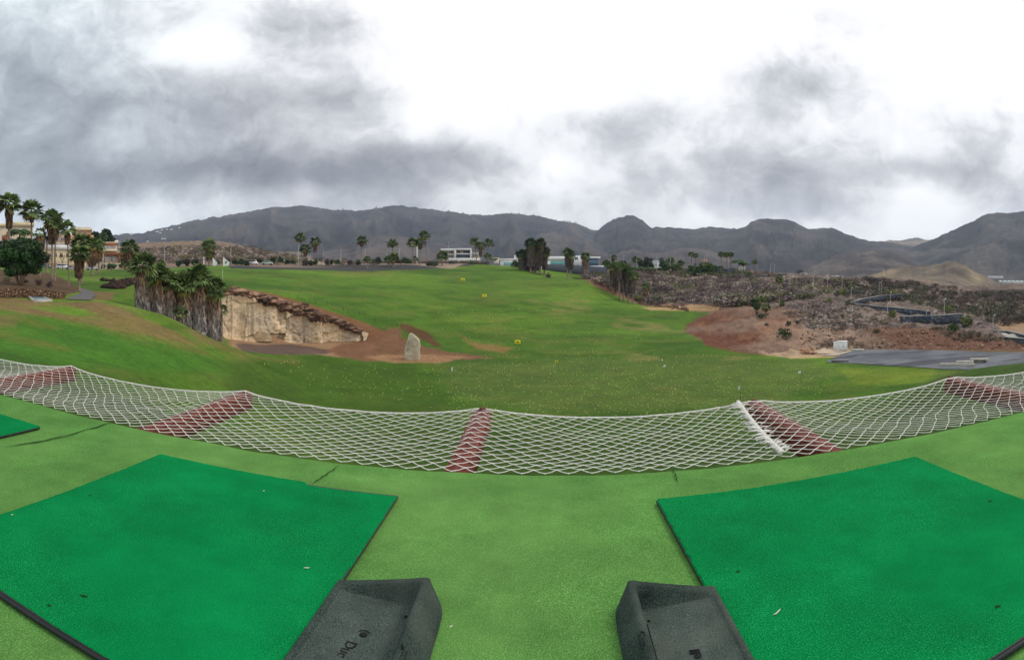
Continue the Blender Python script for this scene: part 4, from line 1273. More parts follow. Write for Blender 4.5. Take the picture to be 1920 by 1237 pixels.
def tree(px, base, top_py, w_px, label, cols=GREENS, r=None, trunk_frac=0.3, group=None, name='tree', detail=1.6, rmin=40, rmax=400, clumps=26, trunk_col=None, size=None):
    P = stand(px, r) if r is not None else at(px, base, rmin, rmax)
    rr = math.hypot(P[0], P[1]); H = (Y0 - top_py) / FP * rr - P[2]; w = w_px / FP * rr
    rg = np.random.default_rng(int(px * 11 + top_py))
    root = empty(name, P, 0, label=label, cat='tree', group=group)
    tc = trunk_col if trunk_col is not None else lin(98, 84, 72)
    ht = H * trunk_frac
    g = G()
    nl = 5
    for i in range(nl):
        a = i / nl * 6.28 + rg.random(); q = 0.28 * w * (0.5 + rg.random() * 0.6)
        pts = [(0.05 * w * math.cos(a) * .5, 0.05 * w * math.sin(a) * .5, -0.2), (0.08 * w * math.cos(a), 0.08 * w * math.sin(a), ht * 0.6), (0.5 * q * math.cos(a), 0.5 * q * math.sin(a), ht * 1.2), (q * math.cos(a), q * math.sin(a), ht + (H - ht) * 0.55)]
        g.tube(pts, [0.030 * w, 0.022 * w, 0.016 * w, 0.006 * w], 6, tc * (0.8 + 0.4 * rg.random()))
    g.build('trunk', M_BARK, root, True, True)
    cs = []; rs = []
    hz = (H - ht) / 2; cz = ht + hz
    for i in range(clumps):
        d = unit(rg.normal(size=3)); q = (0.38 + 0.56 * rg.random())
        c = np.array([d[0] * w / 2 * q, d[1] * w / 2 * q, cz + d[2] * hz * q])
        if c[2] < ht * 0.8: c[2] = ht * 0.9 + rg.random() * hz * 0.4
        cs.append(c); rs.append(0.20 * min(w / 2, hz) * (0.8 + 0.8 * rg.random()) + 0.035 * w)
    s = size or 0.045 * min(w, 2 * hz)
    Q, C = leaf_cloud(np.array(cs), np.array(rs), 150 * detail / max(0.5, min(w / 2, hz) * 0.32) ** 1.2 * 0.4, s, rg, cols, 0.8)
    quads_mesh('crown', Q, C, M_LEAF, root)
    return root


def bare_tree(px, base, top_py, w_px, label, r=None, group='leafless pruned trees along the ridge', col=None, rmin=40, rmax=400):
    P = stand(px, r) if r is not None else at(px, base, rmin, rmax)
    rr = math.hypot(P[0], P[1]); H = (Y0 - top_py) / FP * rr - P[2]; w = w_px / FP * rr
    rg = np.random.default_rng(int(px * 5 + top_py * 3))
    root = empty('bare_tree', P, 0, label=label, cat='tree', group=group)
    tc = col if col is not None else lin(96, 78, 70)
    g = G().tube([(0, 0, -0.2), (0.03 * w, 0, H * 0.25), (0, 0.02 * w, H * 0.45)], [0.04 * w, 0.03 * w, 0.025 * w], 6, tc)
    g.build('trunk', M_BARK, root, True, True)
    g = G()
    for i in range(9):
        a = i / 9 * 6.28 + rg.random(); q = w / 2 * (0.5 + 0.5 * rg.random())
        e = np.array([q * math.cos(a), q * math.sin(a), H * (0.7 + 0.25 * rg.random())])
        m_ = np.array([0.45 * q * math.cos(a), 0.45 * q * math.sin(a), H * 0.62])
        g.tube([(0, 0, H * 0.42), m_, e], [0.016 * w, 0.011 * w, 0.004 * w], 4, tc * (0.7 + 0.5 * rg.random()))
        for j in range(7):
            b = m_ + (e - m_) * rg.random(); t = b + np.array([rg.normal() * 0.16 * w, rg.normal() * 0.16 * w, abs(rg.normal()) * 0.14 * H])
            g.tube([b, t], [0.006 * w, 0.003 * w], 3, tc * (0.7 + 0.5 * rg.random()), False)
    Q, C = leaf_cloud(np.array([(w * 0.26 * math.cos(a), w * 0.26 * math.sin(a), H * 0.82) for a in np.linspace(0, 5.6, 8)]), np.full(8, 0.2 * w), 20, 0.035 * w, rg, PURPLE, 0.7)
    for q4, c4 in zip(Q, C):
        g.add(q4, [(0, 1, 2, 3)], c4)
    g.build('branches', M_BARK, root, False, True)
    return root


def lamp_post(px, base, top_py, label, r=None, group='lamp posts', arm=0.5, th=0.07, rmin=40, rmax=400, heads=1, col=None):
    P = stand(px, r) if r is not None else at(px, base, rmin, rmax)
    rr = math.hypot(P[0], P[1]); H = (Y0 - top_py) / FP * rr - P[2]
    root = empty('lamp_post', P, -math.atan2(P[0], P[1]), label=label, cat='lamp post', group=group)
    m = M_POLE if col is None else col
    g = G().tube([(0, 0, -0.2), (0, 0, 0.6), (0, 0, H)], [th * 1.25, th, th * 0.65], 8)
    g.build('pole', m, root, True)
    for i in range(heads):
        s = 1 if i == 0 else -1
        g = G().tube([(0, 0, H - 0.12), (s * arm * 0.6, 0, H - 0.02)], th * 0.5, 6)
        g.box(min(s * arm * 0.45, s * arm * 1.3), max(s * arm * 0.45, s * arm * 1.3), -0.16, 0.16, H - 0.07, H + 0.07, bev=0.03)
        g.build('lamp_head', M_WHITE, root)
    return root


M_POLE = mat_flat('pale_pole_paint', tuple(lin(170, 168, 164)), 0.5, 0.4, 4, 0.12)
M_WHITE = mat_flat('white_paint', tuple(lin(226, 226, 224)), 0.6, 0.3, 0.6, 0.10)
M_CREAM = mat_flat('cream_render', tuple(lin(214, 196, 160)), 0.85, 0.15, 0.5, 0.12)
M_PEACH = mat_flat('peach_render', tuple(lin(188, 150, 116)), 0.85, 0.15, 0.5, 0.14)
M_BEIGE = mat_flat('beige_render', tuple(lin(190, 174, 150)), 0.85, 0.15, 0.5, 0.14)
M_TERRA = mat_flat('terracotta', tuple(lin(150, 92, 64)), 0.85, 0.15, 1.5, 0.2)
M_GLASS = mat_flat('dark_window_glass', (0.03, 0.035, 0.042), 0.12, 0.6, 1.0, 0.3)
M_BLUEGLASS = mat_flat('blue_window_glass', tuple(lin(70, 100, 120)), 0.12, 0.6, 1.0, 0.2)
M_AQUA = mat_flat('aqua_cladding', tuple(lin(120, 190, 190)), 0.35, 0.4, 0.8, 0.10)
M_CONC = mat_flat('concrete', tuple(lin(176, 170, 158)), 0.9, 0.15, 2.0, 0.18, 0.3)
M_GREYWALL = mat_flat('grey_blue_wall', tuple(lin(92, 94, 102)), 0.9, 0.15, 0.7, 0.15)
M_CURTAIN = mat_flat('pale_curtain', tuple(lin(200, 204, 206)), 0.8, 0.2, 2.0, 0.1)


def asphalt():
    m, k, b = mat_new('worn_asphalt', 0.85, 0.25)
    pos = k.n('ShaderNodeNewGeometry').outputs['Position']
    n1_ = k.noise(pos, 0.12, 5, 0.6, 0.6); n2_ = k.noise(pos, 2.5, 5, 0.7)
    c = k.mix(k.mapr(n1_, 0.42, 0.58, 0, 1, 'SMOOTHSTEP'), tuple(lin(84, 86, 92)), tuple(lin(106, 108, 112)))
    st = k.noise(k.v('MULTIPLY', pos, (0.035, 0.22, 1)), 1.0, 5, 0.6, 1.4)
    c = k.mix(k.mapr(st, 0.53, 0.60, 0, 0.85, 'SMOOTHSTEP'), c, tuple(lin(60, 60, 66)))
    s = k.mapr(n2_, 0.3, 0.7, 0.85, 1.15)
    c = k.mix(1.0, c, k.n('ShaderNodeCombineXYZ', {0: s, 1: s, 2: s}).outputs[0], 'MULTIPLY')
    m.node_tree.links.new(c, b.inputs['Base Color'])
    return m


M_ASPH = asphalt()
patch('parking_lot', [(1596, 656.2), (1640, 656), (1700, 656.6), (1930, 660.5), (2030, 662), (2030, 700), (1900, 697), (1760, 692), (1640, 684.5), (1548, 679), (1565, 670), (1590, 663)], M_ASPH, 0.06, 0.8, rmin=62)
patch('path', [(150, 541), (163, 542.5), (175, 548), (179, 555), (174, 563), (124, 563), (138, 557), (150, 551)], mat_flat('path_asphalt', tuple(lin(98, 94, 92)), 0.9, 0.2, 1.0, 0.15), 0.06, 0.5, rmin=48)
patch('concrete_apron', [(1520, 658), (1560, 656.6), (1594, 656.4), (1560, 663.5), (1516, 664.5)], mat_flat('pale_apron', tuple(lin(190, 168, 146)), 0.9, 0.15, 0.8, 0.2), 0.09, 0.5, rmin=62)
patch('concrete_strip', [(1594, 658), (1600, 659), (1572, 667.5), (1535, 668)], mat_flat('pale_strip', tuple(lin(180, 164, 150)), 0.9, 0.15, 0.8, 0.2), 0.10, 0.4, rmin=62)
# ---------------------------------------------------------------- quarry face, standing stone, rock piles
def rock_mesh(name, prof, P, label, cat, seed, seg=26, squash=1.0, tilt=(0, 0), cols=None, cap=0.4, amp=0.16, group=None):
    """stacked irregular sections: prof = [(height, half-width-x, half-depth-y, offset-x)]"""
    H = prof[-1][0]
    zs = np.linspace(0, 1, 30)
    hz = np.array([p[0] for p in prof]); 
    f = lambda i, z: np.interp(z, hz, [p[i] for p in prof])
    V = []; C = []
    cols = cols or (lin(186, 172, 150), lin(150, 138, 122))
    for k in zs:
        z = k * H
        for s in range(seg):
            q = 2 * math.pi * s / seg
            cx_, sy_ = math.cos(q), math.sin(q)
            # squarish section with a few flat faces
            e = 1.0 / max(abs(cx_) ** 1.0, abs(sy_) ** 1.0) ** 0.55
            nz = (fbm(np.array(q * 1.3 + math.cos(q) * 2 + seed), np.array(z * 1.1 + math.sin(q) * 2), seed, 5) - 0.5) * 2 * amp
            ch = 0.10 * math.floor(3.0 * float(vnoise(np.array(math.cos(q) * 2.0 + seed), np.array(math.sin(q) * 2.0 + z * 1.3), seed + 3))) - 0.1
            rx = f(1, z) * e * (1 + nz + ch * amp * 3); ry = f(2, z) * e * (1 + nz + ch * amp * 3)
            V.append((f(3, z) + rx * cx_, ry * sy_, z - 0.15))
            n = float(fbm(np.array(q * 2.0), np.array(z * 2.0), seed + 9, 4))
            C.append(cols[0] * n + cols[1] * (1 - n))
    n = len(zs); F = []
    for i in range(n - 1):
        for s in range(seg):
            F.append((i * seg + s, i * seg + (s + 1) % seg, (i + 1) * seg + (s + 1) % seg, (i + 1) * seg + s))
    V.append((f(3, H), 0, H - 0.15 + 0.05 * H)); C.append(cols[0])
    for s in range(seg):
        F.append(((n - 1) * seg + s, (n - 1) * seg + (s + 1) % seg, len(V) - 1))
    o = mesh_obj(name, V, F, M_STONE, None, np.array(C)); o.location = P; o.rotation_euler = (tilt[0], tilt[1], -math.atan2(P[0], P[1]))
    return props(o, label, cat, group)


P = at(773, 673, 50)
kk = math.hypot(P[0], P[1]) / FP
rock_mesh('standing_stone', [(0, 14.5 * kk, 10 * kk, -1 * kk), (10 * kk, 15.5 * kk, 10 * kk, -0.5 * kk), (28 * kk, 14.0 * kk, 8 * kk, 1.5 * kk), (38 * kk, 11.0 * kk, 6.5 * kk, 2.5 * kk), (44 * kk, 8.0 * kk, 5 * kk, 0.5 * kk), (49 * kk, 4.0 * kk, 3.5 * kk, -2 * kk)], P,
          'tall pale standing stone on bare ground at the foot of the range', 'boulder', 5, 30, cols=(lin(222, 206, 178), lin(158, 144, 124)), amp=0.20)
P = at(490, 637, 60)
kk = math.hypot(P[0], P[1]) / FP
rock_mesh('rock_mound', [(0, 19 * kk, 13 * kk, 0), (8 * kk, 17 * kk, 11 * kk, 0), (16 * kk, 12 * kk, 8 * kk, 1 * kk), (19 * kk, 9 * kk, 6 * kk, 1 * kk)], P, 'low crumbling stone mound at the foot of the quarry face', 'rock', 15, 26, cols=(lin(206, 182, 142), lin(150, 124, 96)), amp=0.16)


def quarry_face():
    us = np.linspace(398, 694, 300)
    top = np.interp(us, [398, 412, 430, 455, 480, 520, 560, 600, 640, 670, 694], [552, 546, 541, 541, 547, 558, 570, 583, 598, 612, 628])
    lip = np.interp(us, [398, 412, 440, 470, 500, 540, 580, 620, 650, 680, 694], [556, 553, 555, 563, 573, 585, 598, 608, 615, 624, 634])
    lip = lip + (fbm(us * 0.07, us * 0, 5, 5) - 0.5) * 24 * np.clip((us - 430) / 30, 0, 1)
    bot = np.interp(us, [398, 412, 480, 520, 560, 600, 640, 660, 694], [632, 633, 637, 638, 641, 644, 645, 646, 645])
    rf = np.interp(us, [398, 425, 550, 670, 694], [84.6, 85.2, 88.8, 89.6, 90.5]) + 2.6 * np.clip((us - 664) / 30, 0, 1) ** 2 + (fbm(us * 0.06, us * 0, 15, 4) - 0.5) * 1.6
    nb, nc, nk = 70, 16, 14
    pale, grey, warm = lin(222, 196, 160), lin(182, 164, 142), lin(196, 150, 112)
    crust, dk = lin(116, 88, 72), lin(66, 54, 50)
    A1 = ((us - CX) / FP)[:, None]; S1 = ((us - 398) / 13.0)[:, None]; U1 = us[:, None]
    zb = (rf * (Y0 - bot) / FP - 0.9)[:, None]; zl = (rf * (Y0 - lip) / FP)[:, None]; zt = ((rf + 1.2) * (Y0 - top) / FP)[:, None]; R1 = rf[:, None]
    e3 = lambda x: np.asarray(x)[..., None]
    # the face: jointed blocks as stepped planes, open cracks, a battered foot
    T = np.linspace(0, 1, nb)[None, :]; Z = zb + (zl - zb) * T; S = S1 + 0 * Z
    bx_ = S + 1.3 * fbm(S * 0.5, Z * 0.5, 3, 4); bz = Z * 0.55 + 1.1 * fbm(S * 0.4 + 5, Z * 0.4, 4, 4)
    block = h2(np.floor(bx_ * 0.36), np.floor(bz * 0.8), 5)
    fx, fz = bx_ * 0.36 % 1, bz * 0.8 % 1
    crack = np.where(T > 0.16, np.clip(np.maximum(1 - np.minimum(fx, 1 - fx) / 0.03, 0.8 - np.minimum(fz, 1 - fz) / 0.05), 0, 1), 0)
    sm = 0.8 + 1.6 * np.clip((U1 - 500) / 20, 0, 1)
    foot = np.clip(0.22 - T, 0, 1) / 0.22
    D = (block - 0.5) * 0.40 * sm + crack * 0.16 - 0.35 * (fbm(S * 1.6, Z * 1.6, 6, 5) - 0.5) * sm - foot * 1.3 * (0.6 + 0.8 * fbm(S * 0.5, 0 * Z + 0.3, 8, 3))
    r_a = R1 + 0.9 * (T - 0.35) + D
    n = np.clip((fbm(S * 0.5 + 20, Z * 0.35, 11, 4) - 0.4) * 4, 0, 1); n2_ = fbm(S * 3, Z * 1.2, 12, 4)
    c_a = pale * (1 - e3(n) * 0.75) + grey * e3(n) * 0.75
    fk = e3(np.clip(foot * 3, 0, 0.65)); c_a = c_a * (1 - fk) + lin(200, 172, 132) * fk
    st = e3(np.clip((T - 0.78) * 4, 0, 1) * np.clip((n2_ - 0.42) * 5, 0, 1) * 0.7)
    c_a = (c_a * (1 - st) + warm * st) * e3((0.80 + 0.4 * n2_) * (1 - 0.35 * crack))
    z_a = Z
    # the red-brown crust
    T = (np.arange(nc)[None, :] + 1) / nc; Z = zl + (zt - zl) * T; S = S1 + 0 * Z
    n = fbm(S * 1.6, Z * 3.0, 21, 4); n2_ = fbm(S * 0.9, Z * 5.0, 22, 4)
    r_b = R1 + 0.585 + 0.9 * T - 0.9 * np.sin(math.pi * T) * (2.2 * n - 0.5) + 1.6 * (n2_ - 0.5)
    k1 = e3(np.clip((fbm(S * 0.8 + 7, Z * 2.2, 24, 4) - 0.5) * 8, 0, 1)); k2 = e3(np.clip((n2_ - 0.57) * 9, 0, 1))
    c_b = crust * e3(0.6 + 0.8 * n2_); c_b = c_b * (1 - k1 * 0.75) + dk * k1 * 0.75; c_b = c_b * (1 - k2 * 0.6) + lin(190, 152, 122) * k2 * 0.6
    z_b = Z
    # back over the top into the hillside
    T = (np.arange(nk)[None, :] + 1) / nk
    r_c = R1 + 1.485 + 3.6 * T
    gz = np.array([[ground(r * math.sin(a_[0]), r * math.cos(a_[0])) - 0.2 for r in row] for row, a_ in zip(r_c, A1)])
    S = S1 + 0 * r_c
    z_c = zt * (1 - T) + gz * T + 0.5 * (fbm(S * 1.2, r_c * 1.1, 31, 4) - 0.5) * (1 - T)
    c_c = lin(128, 88, 64) * e3(0.6 + 0.8 * fbm(S * 1.7, r_c * 2.0, 32, 4))
    r = np.concatenate([r_a, r_b, r_c], 1); z = np.concatenate([z_a, z_b, z_c], 1); C = np.concatenate([c_a, c_b, c_c], 1).reshape(-1, 3)
    V = np.stack([r * np.sin(A1), r * np.cos(A1), z], -1).reshape(-1, 3)
    o = mesh_obj('quarry_face', V, grid_faces(len(us), nb + nc + nk), M_STONE, None, np.array(C))
    props(o, 'pale jointed rock face of the old quarry under a red-brown crust', 'rock face')


quarry_face()


def stone_blocks(n, sampler, rg, cols, smin, smax):
    """many loose stones in one mesh"""
    base = np.array([(1, 0, -.2), (-1, .2, -.1), (.1, 1, -.2), (-.1, -1, 0), (0.1, .1, .8), (0, 0, -.6)])
    f8 = np.array([(0, 2, 4), (2, 1, 4), (1, 3, 4), (3, 0, 4), (2, 0, 5), (1, 2, 5), (3, 1, 5), (0, 3, 5)])
    V = []; C = []
    for i in range(n):
        p = sampler(rg)
        s = smin + (smax - smin) * rg.random() ** 2.5
        v = base * (1 + rg.normal(size=base.shape) * 0.3) * s * np.array([1, 1, 0.75])
        q = rg.random() * 6.28; c_, s_ = math.cos(q), math.sin(q)
        v = np.stack([c_ * v[:, 0] - s_ * v[:, 1], s_ * v[:, 0] + c_ * v[:, 1], v[:, 2]], 1) + p
        V.append(v); C.append(np.repeat((cols[rg.integers(len(cols))] * (0.7 + 0.6 * rg.random()))[None], 6, 0))
    V = np.concatenate(V); F = (f8[None] + (np.arange(n) * 6)[:, None, None]).reshape(-1, 3)
    return V, F, np.concatenate(C)


def px_sampler(polys, rmin=60, rmax=330, lift=0.0):
    polys = [np.array(p, float) for p in polys]
    area = []
    for P in polys:
        area.append(np.ptp(P[:, 0]) * np.ptp(P[:, 1]))
    pr = np.array(area) / sum(area)
    def inside(P, x, y):
        c = False
        for i in range(len(P)):
            x1, y1 = P[i]; x2, y2 = P[(i + 1) % len(P)]
            if (y1 > y) != (y2 > y) and x < (x2 - x1) * (y - y1) / (y2 - y1 + 1e-12) + x1: c = not c
        return c
    def f(rg):
        P = polys[rg.choice(len(polys), p=pr)]
        while True:
            x = P[:, 0].min() + np.ptp(P[:, 0]) * rg.random(); y = P[:, 1].min() + np.ptp(P[:, 1]) * rg.random()
            if inside(P, x, y):
                q = at(x, y, rmin, rmax); q[2] += lift
                return q
    return f


rg = np.random.default_rng(31)
V, F, C = stone_blocks(900, px_sampler([[(1505, 612), (1700, 606), (1900, 640), (1940, 655), (1560, 655), (1500, 650)]], 80, 125), rg, [lin(150, 116, 92), lin(140, 104, 82), lin(104, 76, 62), lin(168, 146, 126)], 0.05, 0.36)
props(mesh_obj('loose_stones', V, F, M_STONE, None, C), 'loose stones strewn over the red-brown bank behind the parking lot', 'stones', kind='stuff')
V, F, C = stone_blocks(700, px_sampler([[(1485, 572), (1610, 566), (1640, 606), (1520, 618), (1490, 600)], [(1500, 545), (1545, 545), (1550, 575), (1490, 572)], [(1750, 560), (1800, 575), (1860, 615), (1800, 612), (1750, 590)]], 90, 220), rg, [lin(130, 116, 110), lin(142, 130, 124), lin(92, 84, 84), lin(104, 96, 94), lin(176, 166, 158)], 0.10, 0.6)
props(mesh_obj('boulder_scree', V, F, M_STONE, None, C), 'grey boulder scree among the scrub above the parking lot', 'stones', kind='stuff')
V, F, C = stone_blocks(190, px_sampler([[(188, 540), (212, 542), (232, 541), (256, 530), (256, 523), (240, 524), (215, 531)], [(188, 524), (214, 526), (214, 528), (192, 527)]], 50, 140, 0.15), rg, [lin(56, 44, 40), lin(74, 56, 48), lin(44, 38, 36)], 0.35, 0.8)
props(mesh_obj('lava_rock_bed', V, F, M_STONE, None, C), 'bed of dark lava rocks on the lawn beside the path', 'rock bed', kind='stuff')
V, F, C = stone_blocks(46, px_sampler([[(1500, 657), (1528, 655), (1532, 664), (1504, 665)]], 70, 110, 0.1), rg, [lin(166, 116, 90), lin(140, 92, 72), lin(190, 150, 124)], 0.15, 0.5)
props(mesh_obj('rubble_heap', V, F, M_STONE, None, C), 'small heap of reddish rubble at the corner of the concrete apron', 'rubble', kind='stuff')


# ---------------------------------------------------------------- stone walls
def masonry(name_, c0, c1, cm, scale):
    m, k, b = mat_new(name_, 0.92, 0.12)
    pos = k.n('ShaderNodeNewGeometry').outputs['Position']
    v = k.n('ShaderNodeTexVoronoi', {'Vector': pos, 'Scale': scale}, feature='F1')
    e = k.n('ShaderNodeTexVoronoi', {'Vector': pos, 'Scale': scale}, feature='DISTANCE_TO_EDGE').outputs['Distance']
    sp = k.n('ShaderNodeSeparateXYZ', {0: v.outputs['Color']}).outputs[0]
    c = k.ramp(sp, [(0.0, c0), (0.6, tuple((np.array(c0) + np.array(c1)) / 2)), (1.0, c1)])
    c = k.mix(k.mapr(e, 0.02, 0.09, 1, 0), c, cm)
    m.node_tree.links.new(c, b.inputs['Base Color'])
    bp = k.n('ShaderNodeBump', {'Strength': 1.0, 'Distance': 0.15, 'Height': k.mapr(e, 0.0, 0.2, 0, 1)})
    m.node_tree.links.new(bp.outputs[0], b.inputs['Normal'])
    return m


M_DKWALL = masonry('dark_lava_masonry', tuple(lin(62, 68, 80)), tuple(lin(104, 108, 116)), tuple(lin(52, 54, 60)), 1.3)
M_RUBBLE = masonry('rubble_masonry', tuple(lin(104, 80, 62)), tuple(lin(166, 134, 104)), tuple(lin(60, 46, 38)), 4.6)
M_COPING = mat_flat('wall_coping', tuple(lin(150, 148, 144)), 0.9, 0.15, 1.0, 0.2)


def wall(path, th, label, mat, name='retaining_wall', group=None, coping=True, h=None, r=None, rmin=60, rmax=340, cat='wall'):
    """path: [(px, py_foot, py_top)]; stands on the ground along the traced foot"""
    P = []
    for q in path:
        b = at(q[0], q[1], rmin, rmax) if len(q) == 3 else stand(q[0], q[3])
        rr = math.hypot(b[0], b[1]); P.append((b[0], b[1], b[2] - 0.5, rr * (Y0 - q[2]) / FP))
    P = np.array(P)
    t = np.linspace(0, len(P) - 1, 8 * (len(P) - 1) + 1)
    W_ = pchip(np.arange(len(P)), P, t) if len(P) > 2 else np.stack([np.interp(t, np.arange(len(P)), P[:, i]) for i in range(4)], 1)
    W_[:, 3] += (fbm(t * 3, t * 0, int(path[0][0]), 3) - 0.5) * 0.12
    d = np.gradient(W_[:, :2], axis=0); d = unit(d); nr = np.stack([-d[:, 1], d[:, 0]], 1)
    away = np.sign((nr * W_[:, :2]).sum(1)); nr = nr * away[:, None]
    o_ = W_[0, :3].copy()
    root = empty(name, o_, 0, label=label, cat=cat, group=group)
    n = len(t)
    def slab(z0, z1, a, b):
        V = []
        for i in range(n):
            f = W_[i, :2] + nr[i] * a; k_ = W_[i, :2] + nr[i] * b
            V += [(*f, z0[i]), (*f, z1[i]), (*k_, z1[i]), (*k_, z0[i])]
        F = []
        for i in range(n - 1):
            for s in range(4):
                F.append((i * 4 + s, i * 4 + (s + 1) % 4, (i + 1) * 4 + (s + 1) % 4, (i + 1) * 4 + s))
        F += [(0, 3, 2, 1), ((n - 1) * 4, (n - 1) * 4 + 1, (n - 1) * 4 + 2, (n - 1) * 4 + 3)]
        return np.array(V) - o_, F
    V, F = slab(W_[:, 2], W_[:, 3], 0, th)
    mesh_obj('masonry', V, F, mat, root)
    if coping:
        V, F = slab(W_[:, 3] + 0.002, W_[:, 3] + 0.10, -0.05, th + 0.05)
        mesh_obj('coping', V, F, M_COPING, root)
    return root


GW = 'dark lava-stone walls in the ravine'
wall([(1690, 603.5, 594), (1730, 606, 592.5), (1770, 607.5, 591), (1806, 606, 588.5)], 0.4, 'tall dark stone wall nearest the parking lot bank, with a light post before it', M_DKWALL, group=GW)
wall([(1598, 571, 568.5), (1640, 579, 573.5), (1690, 587, 578), (1745, 592, 584)], 0.4, 'long dark stone wall sloping down to the right, just above the tallest one', M_DKWALL, group=GW)
wall([(1588, 571, 569), (1630, 564, 558.5), (1665, 561.5, 553), (1690, 560, 551.5)], 0.4, 'dark stone wall rising to the right under a yellow-green bush', M_DKWALL, group=GW)
wall([(1548, 546, 543), (1590, 549, 544.5), (1624, 551, 546.5)], 0.4, 'low dark stone wall beside two thin lamp posts below the scrub cliff', M_DKWALL, group=GW)
wall([(1398, 521, 518.5), (1425, 519.5, 516.5), (1450, 518.5, 514.5), (1475, 516.5, 513)], 0.4, 'low dark wall along the plateau edge right of the palms', M_DKWALL, group=GW, rmin=200)
wall([(1470, 533, 530.5), (1505, 536.5, 533.5), (1535, 540, 536.5)], 0.4, 'thin dark wall zigzagging above the tall thin palm', M_DKWALL, group=GW, rmin=150)
wall([(1299, 515, 504.5), (1335, 515, 504.2), (1378, 513, 503.5)], 0.5, 'dark blue-grey stone wall holding up the gazebo terrace', M_DKWALL, group=GW, rmin=225)
wall([(1866, 623, 620), (1890, 626, 621.5), (1925, 635, 629)], 0.4, 'dark wall above the pale ramp at the right picture edge', M_DKWALL, group=GW, rmin=90)
wall([(1880, 637, 632), (1925, 646, 636)], 0.4, 'dark wall below the pale ramp at the right picture edge', M_DKWALL, group=GW, rmin=90)
patch('ramp', [(1868, 622), (1880, 622), (1935, 636), (1935, 640), (1905, 635)], M_CONC, 0.10, 0.6, rmin=88, rmax=140)
wall([(-160, 560, 541), (-60, 559, 540.5), (0, 557.5, 540.2), (60, 558.5, 542), (110, 560.5, 546.5), (123, 560.5, 548.5)], 0.6, 'curved dry rubble wall under the round tree on the left', M_RUBBLE, 'rubble_wall', coping=False, rmin=46, rmax=60)
wall([(1022, 506, 495.2, 268), (1060, 507, 495.8, 268), (1100, 508, 498.5, 266), (1138, 509, 500.5, 264)], 0.5, 'long plain grey-blue wall below the aqua building', M_GREYWALL, 'boundary_wall', coping=False)
# ---------------------------------------------------------------- buildings, cars, flags, signs, small things
class Bld:
    """a building that stands at distance r, measured off the photograph"""
    def __init__(self, name, pxc, r, label, cat='building', group=None, yaw=0.0, base_py=None):
        self.pxc, self.r = pxc, r
        a = (pxc - CX) / FP
        z = ground(r * math.sin(a), r * math.cos(a)) if base_py is None else r * (Y0 - base_py) / FP
        self.z = z
        self.root = empty(name, (r * math.sin(a), r * math.cos(a), z), -a + yaw, label=label, cat=cat, group=group)
    def X(self, px): return self.r * (px - self.pxc) / FP
    def Z(self, py): return self.r * (Y0 - py) / FP - self.z
    def box(self, name, px0, px1, py0, py1, d0, d1, mat, parent=None, bev=0.0):
        g = G().box(self.X(px0), self.X(px1), d0, d1, self.Z(py1), self.Z(py0), bev=bev)
        return g.build(name, mat, parent or self.root)
    def window(self, px0, px1, py0, py1, d, glass=None, frame=None, mull=1, parent=None):
        """a frame proud of the wall, with the pane set inside it"""
        x0, x1, z0, z1 = self.X(px0), self.X(px1), self.Z(py1), self.Z(py0)
        t = min(0.10, (x1 - x0) * 0.12)
        g = G()
        g.box(x0, x1, d - 0.09, d + 0.02, z1 - t, z1); g.box(x0, x1, d - 0.09, d + 0.02, z0, z0 + t)
        g.box(x0, x0 + t, d - 0.088, d + 0.02, z0 + t, z1 - t); g.box(x1 - t, x1, d - 0.088, d + 0.02, z0 + t, z1 - t)
        for i in range(mull):
            xm = x0 + (x1 - x0) * (i + 1) / (mull + 1)
            g.box(xm - t * 0.4, xm + t * 0.4, d - 0.085, d + 0.02, z0 + t, z1 - t)
        f = g.build('window', frame or M_WHITE, parent or self.root)
        G().box(x0 + t * 0.5, x1 - t * 0.5, d - 0.05, d + 0.01, z0 + t * 0.5, z1 - t * 0.5).build('pane', glass or M_GLASS, f)
        return f
    def balustrade(self, px0, px1, py0, py1, d, mat, parent=None):
        x0, x1, z0, z1 = self.X(px0), self.X(px1), self.Z(py1), self.Z(py0)
        g = G().box(x0, x1, d - 0.15, d + 0.05, z1 - 0.16, z1); g.box(x0, x1, d - 0.13, d + 0.03, z0, z0 + 0.14)
        n = max(4, int((x1 - x0) / 0.45))
        for i in range(n + 1):
            x = x0 + (x1 - x0) * i / n
            w = 0.16 if i % 6 == 0 else 0.07
            g.box(max(x0, x - w), min(x1, x + w), d - 0.12, d + 0.02, z0 + 0.14, z1 - 0.16)
        return g.build('balustrade', mat, parent or self.root)


# hotel block behind the tall palms
b = Bld('hotel', 128, 238, 'peach terraced hotel with cream parapet behind the tall palms on the left')
b.box('wall', 100, 176, 440, 512, 2.0, 14, M_PEACH)
b.box('upper_storey', 136, 172, 431, 440, 4.0, 13, M_PEACH)
r_ = b.box('roof', 134, 174, 427, 431, 3.4, 13.6, M_CREAM)
b.balustrade(136, 171, 424.5, 427, 3.6, M_CREAM, r_)
b.box('terrace', 84, 134, 459, 468, -1.0, 2.0, M_WHITE)
b.balustrade(84, 134, 455, 459, -0.9, M_WHITE)
b.box('lower_storey', 70, 150, 468, 512, -0.6, 2.0, M_CREAM)
for i, x in enumerate((104, 114, 124, 142, 152, 162)):
    b.window(x, x + 6, 444, 452, 2.0, mull=1)
for i, x in enumerate((139, 148, 157)):
    b.window(x, x + 5, 433, 438.5, 4.0)
for i, x in enumerate((90, 101, 112, 124, 136)):
    b.window(x, x + 6, 474, 482, -0.6, M_GLASS, M_CREAM)
for x in (103, 124):
    b.box('garage_opening', x, x + 15, 497, 507, -0.68, -0.5, M_GLASS)
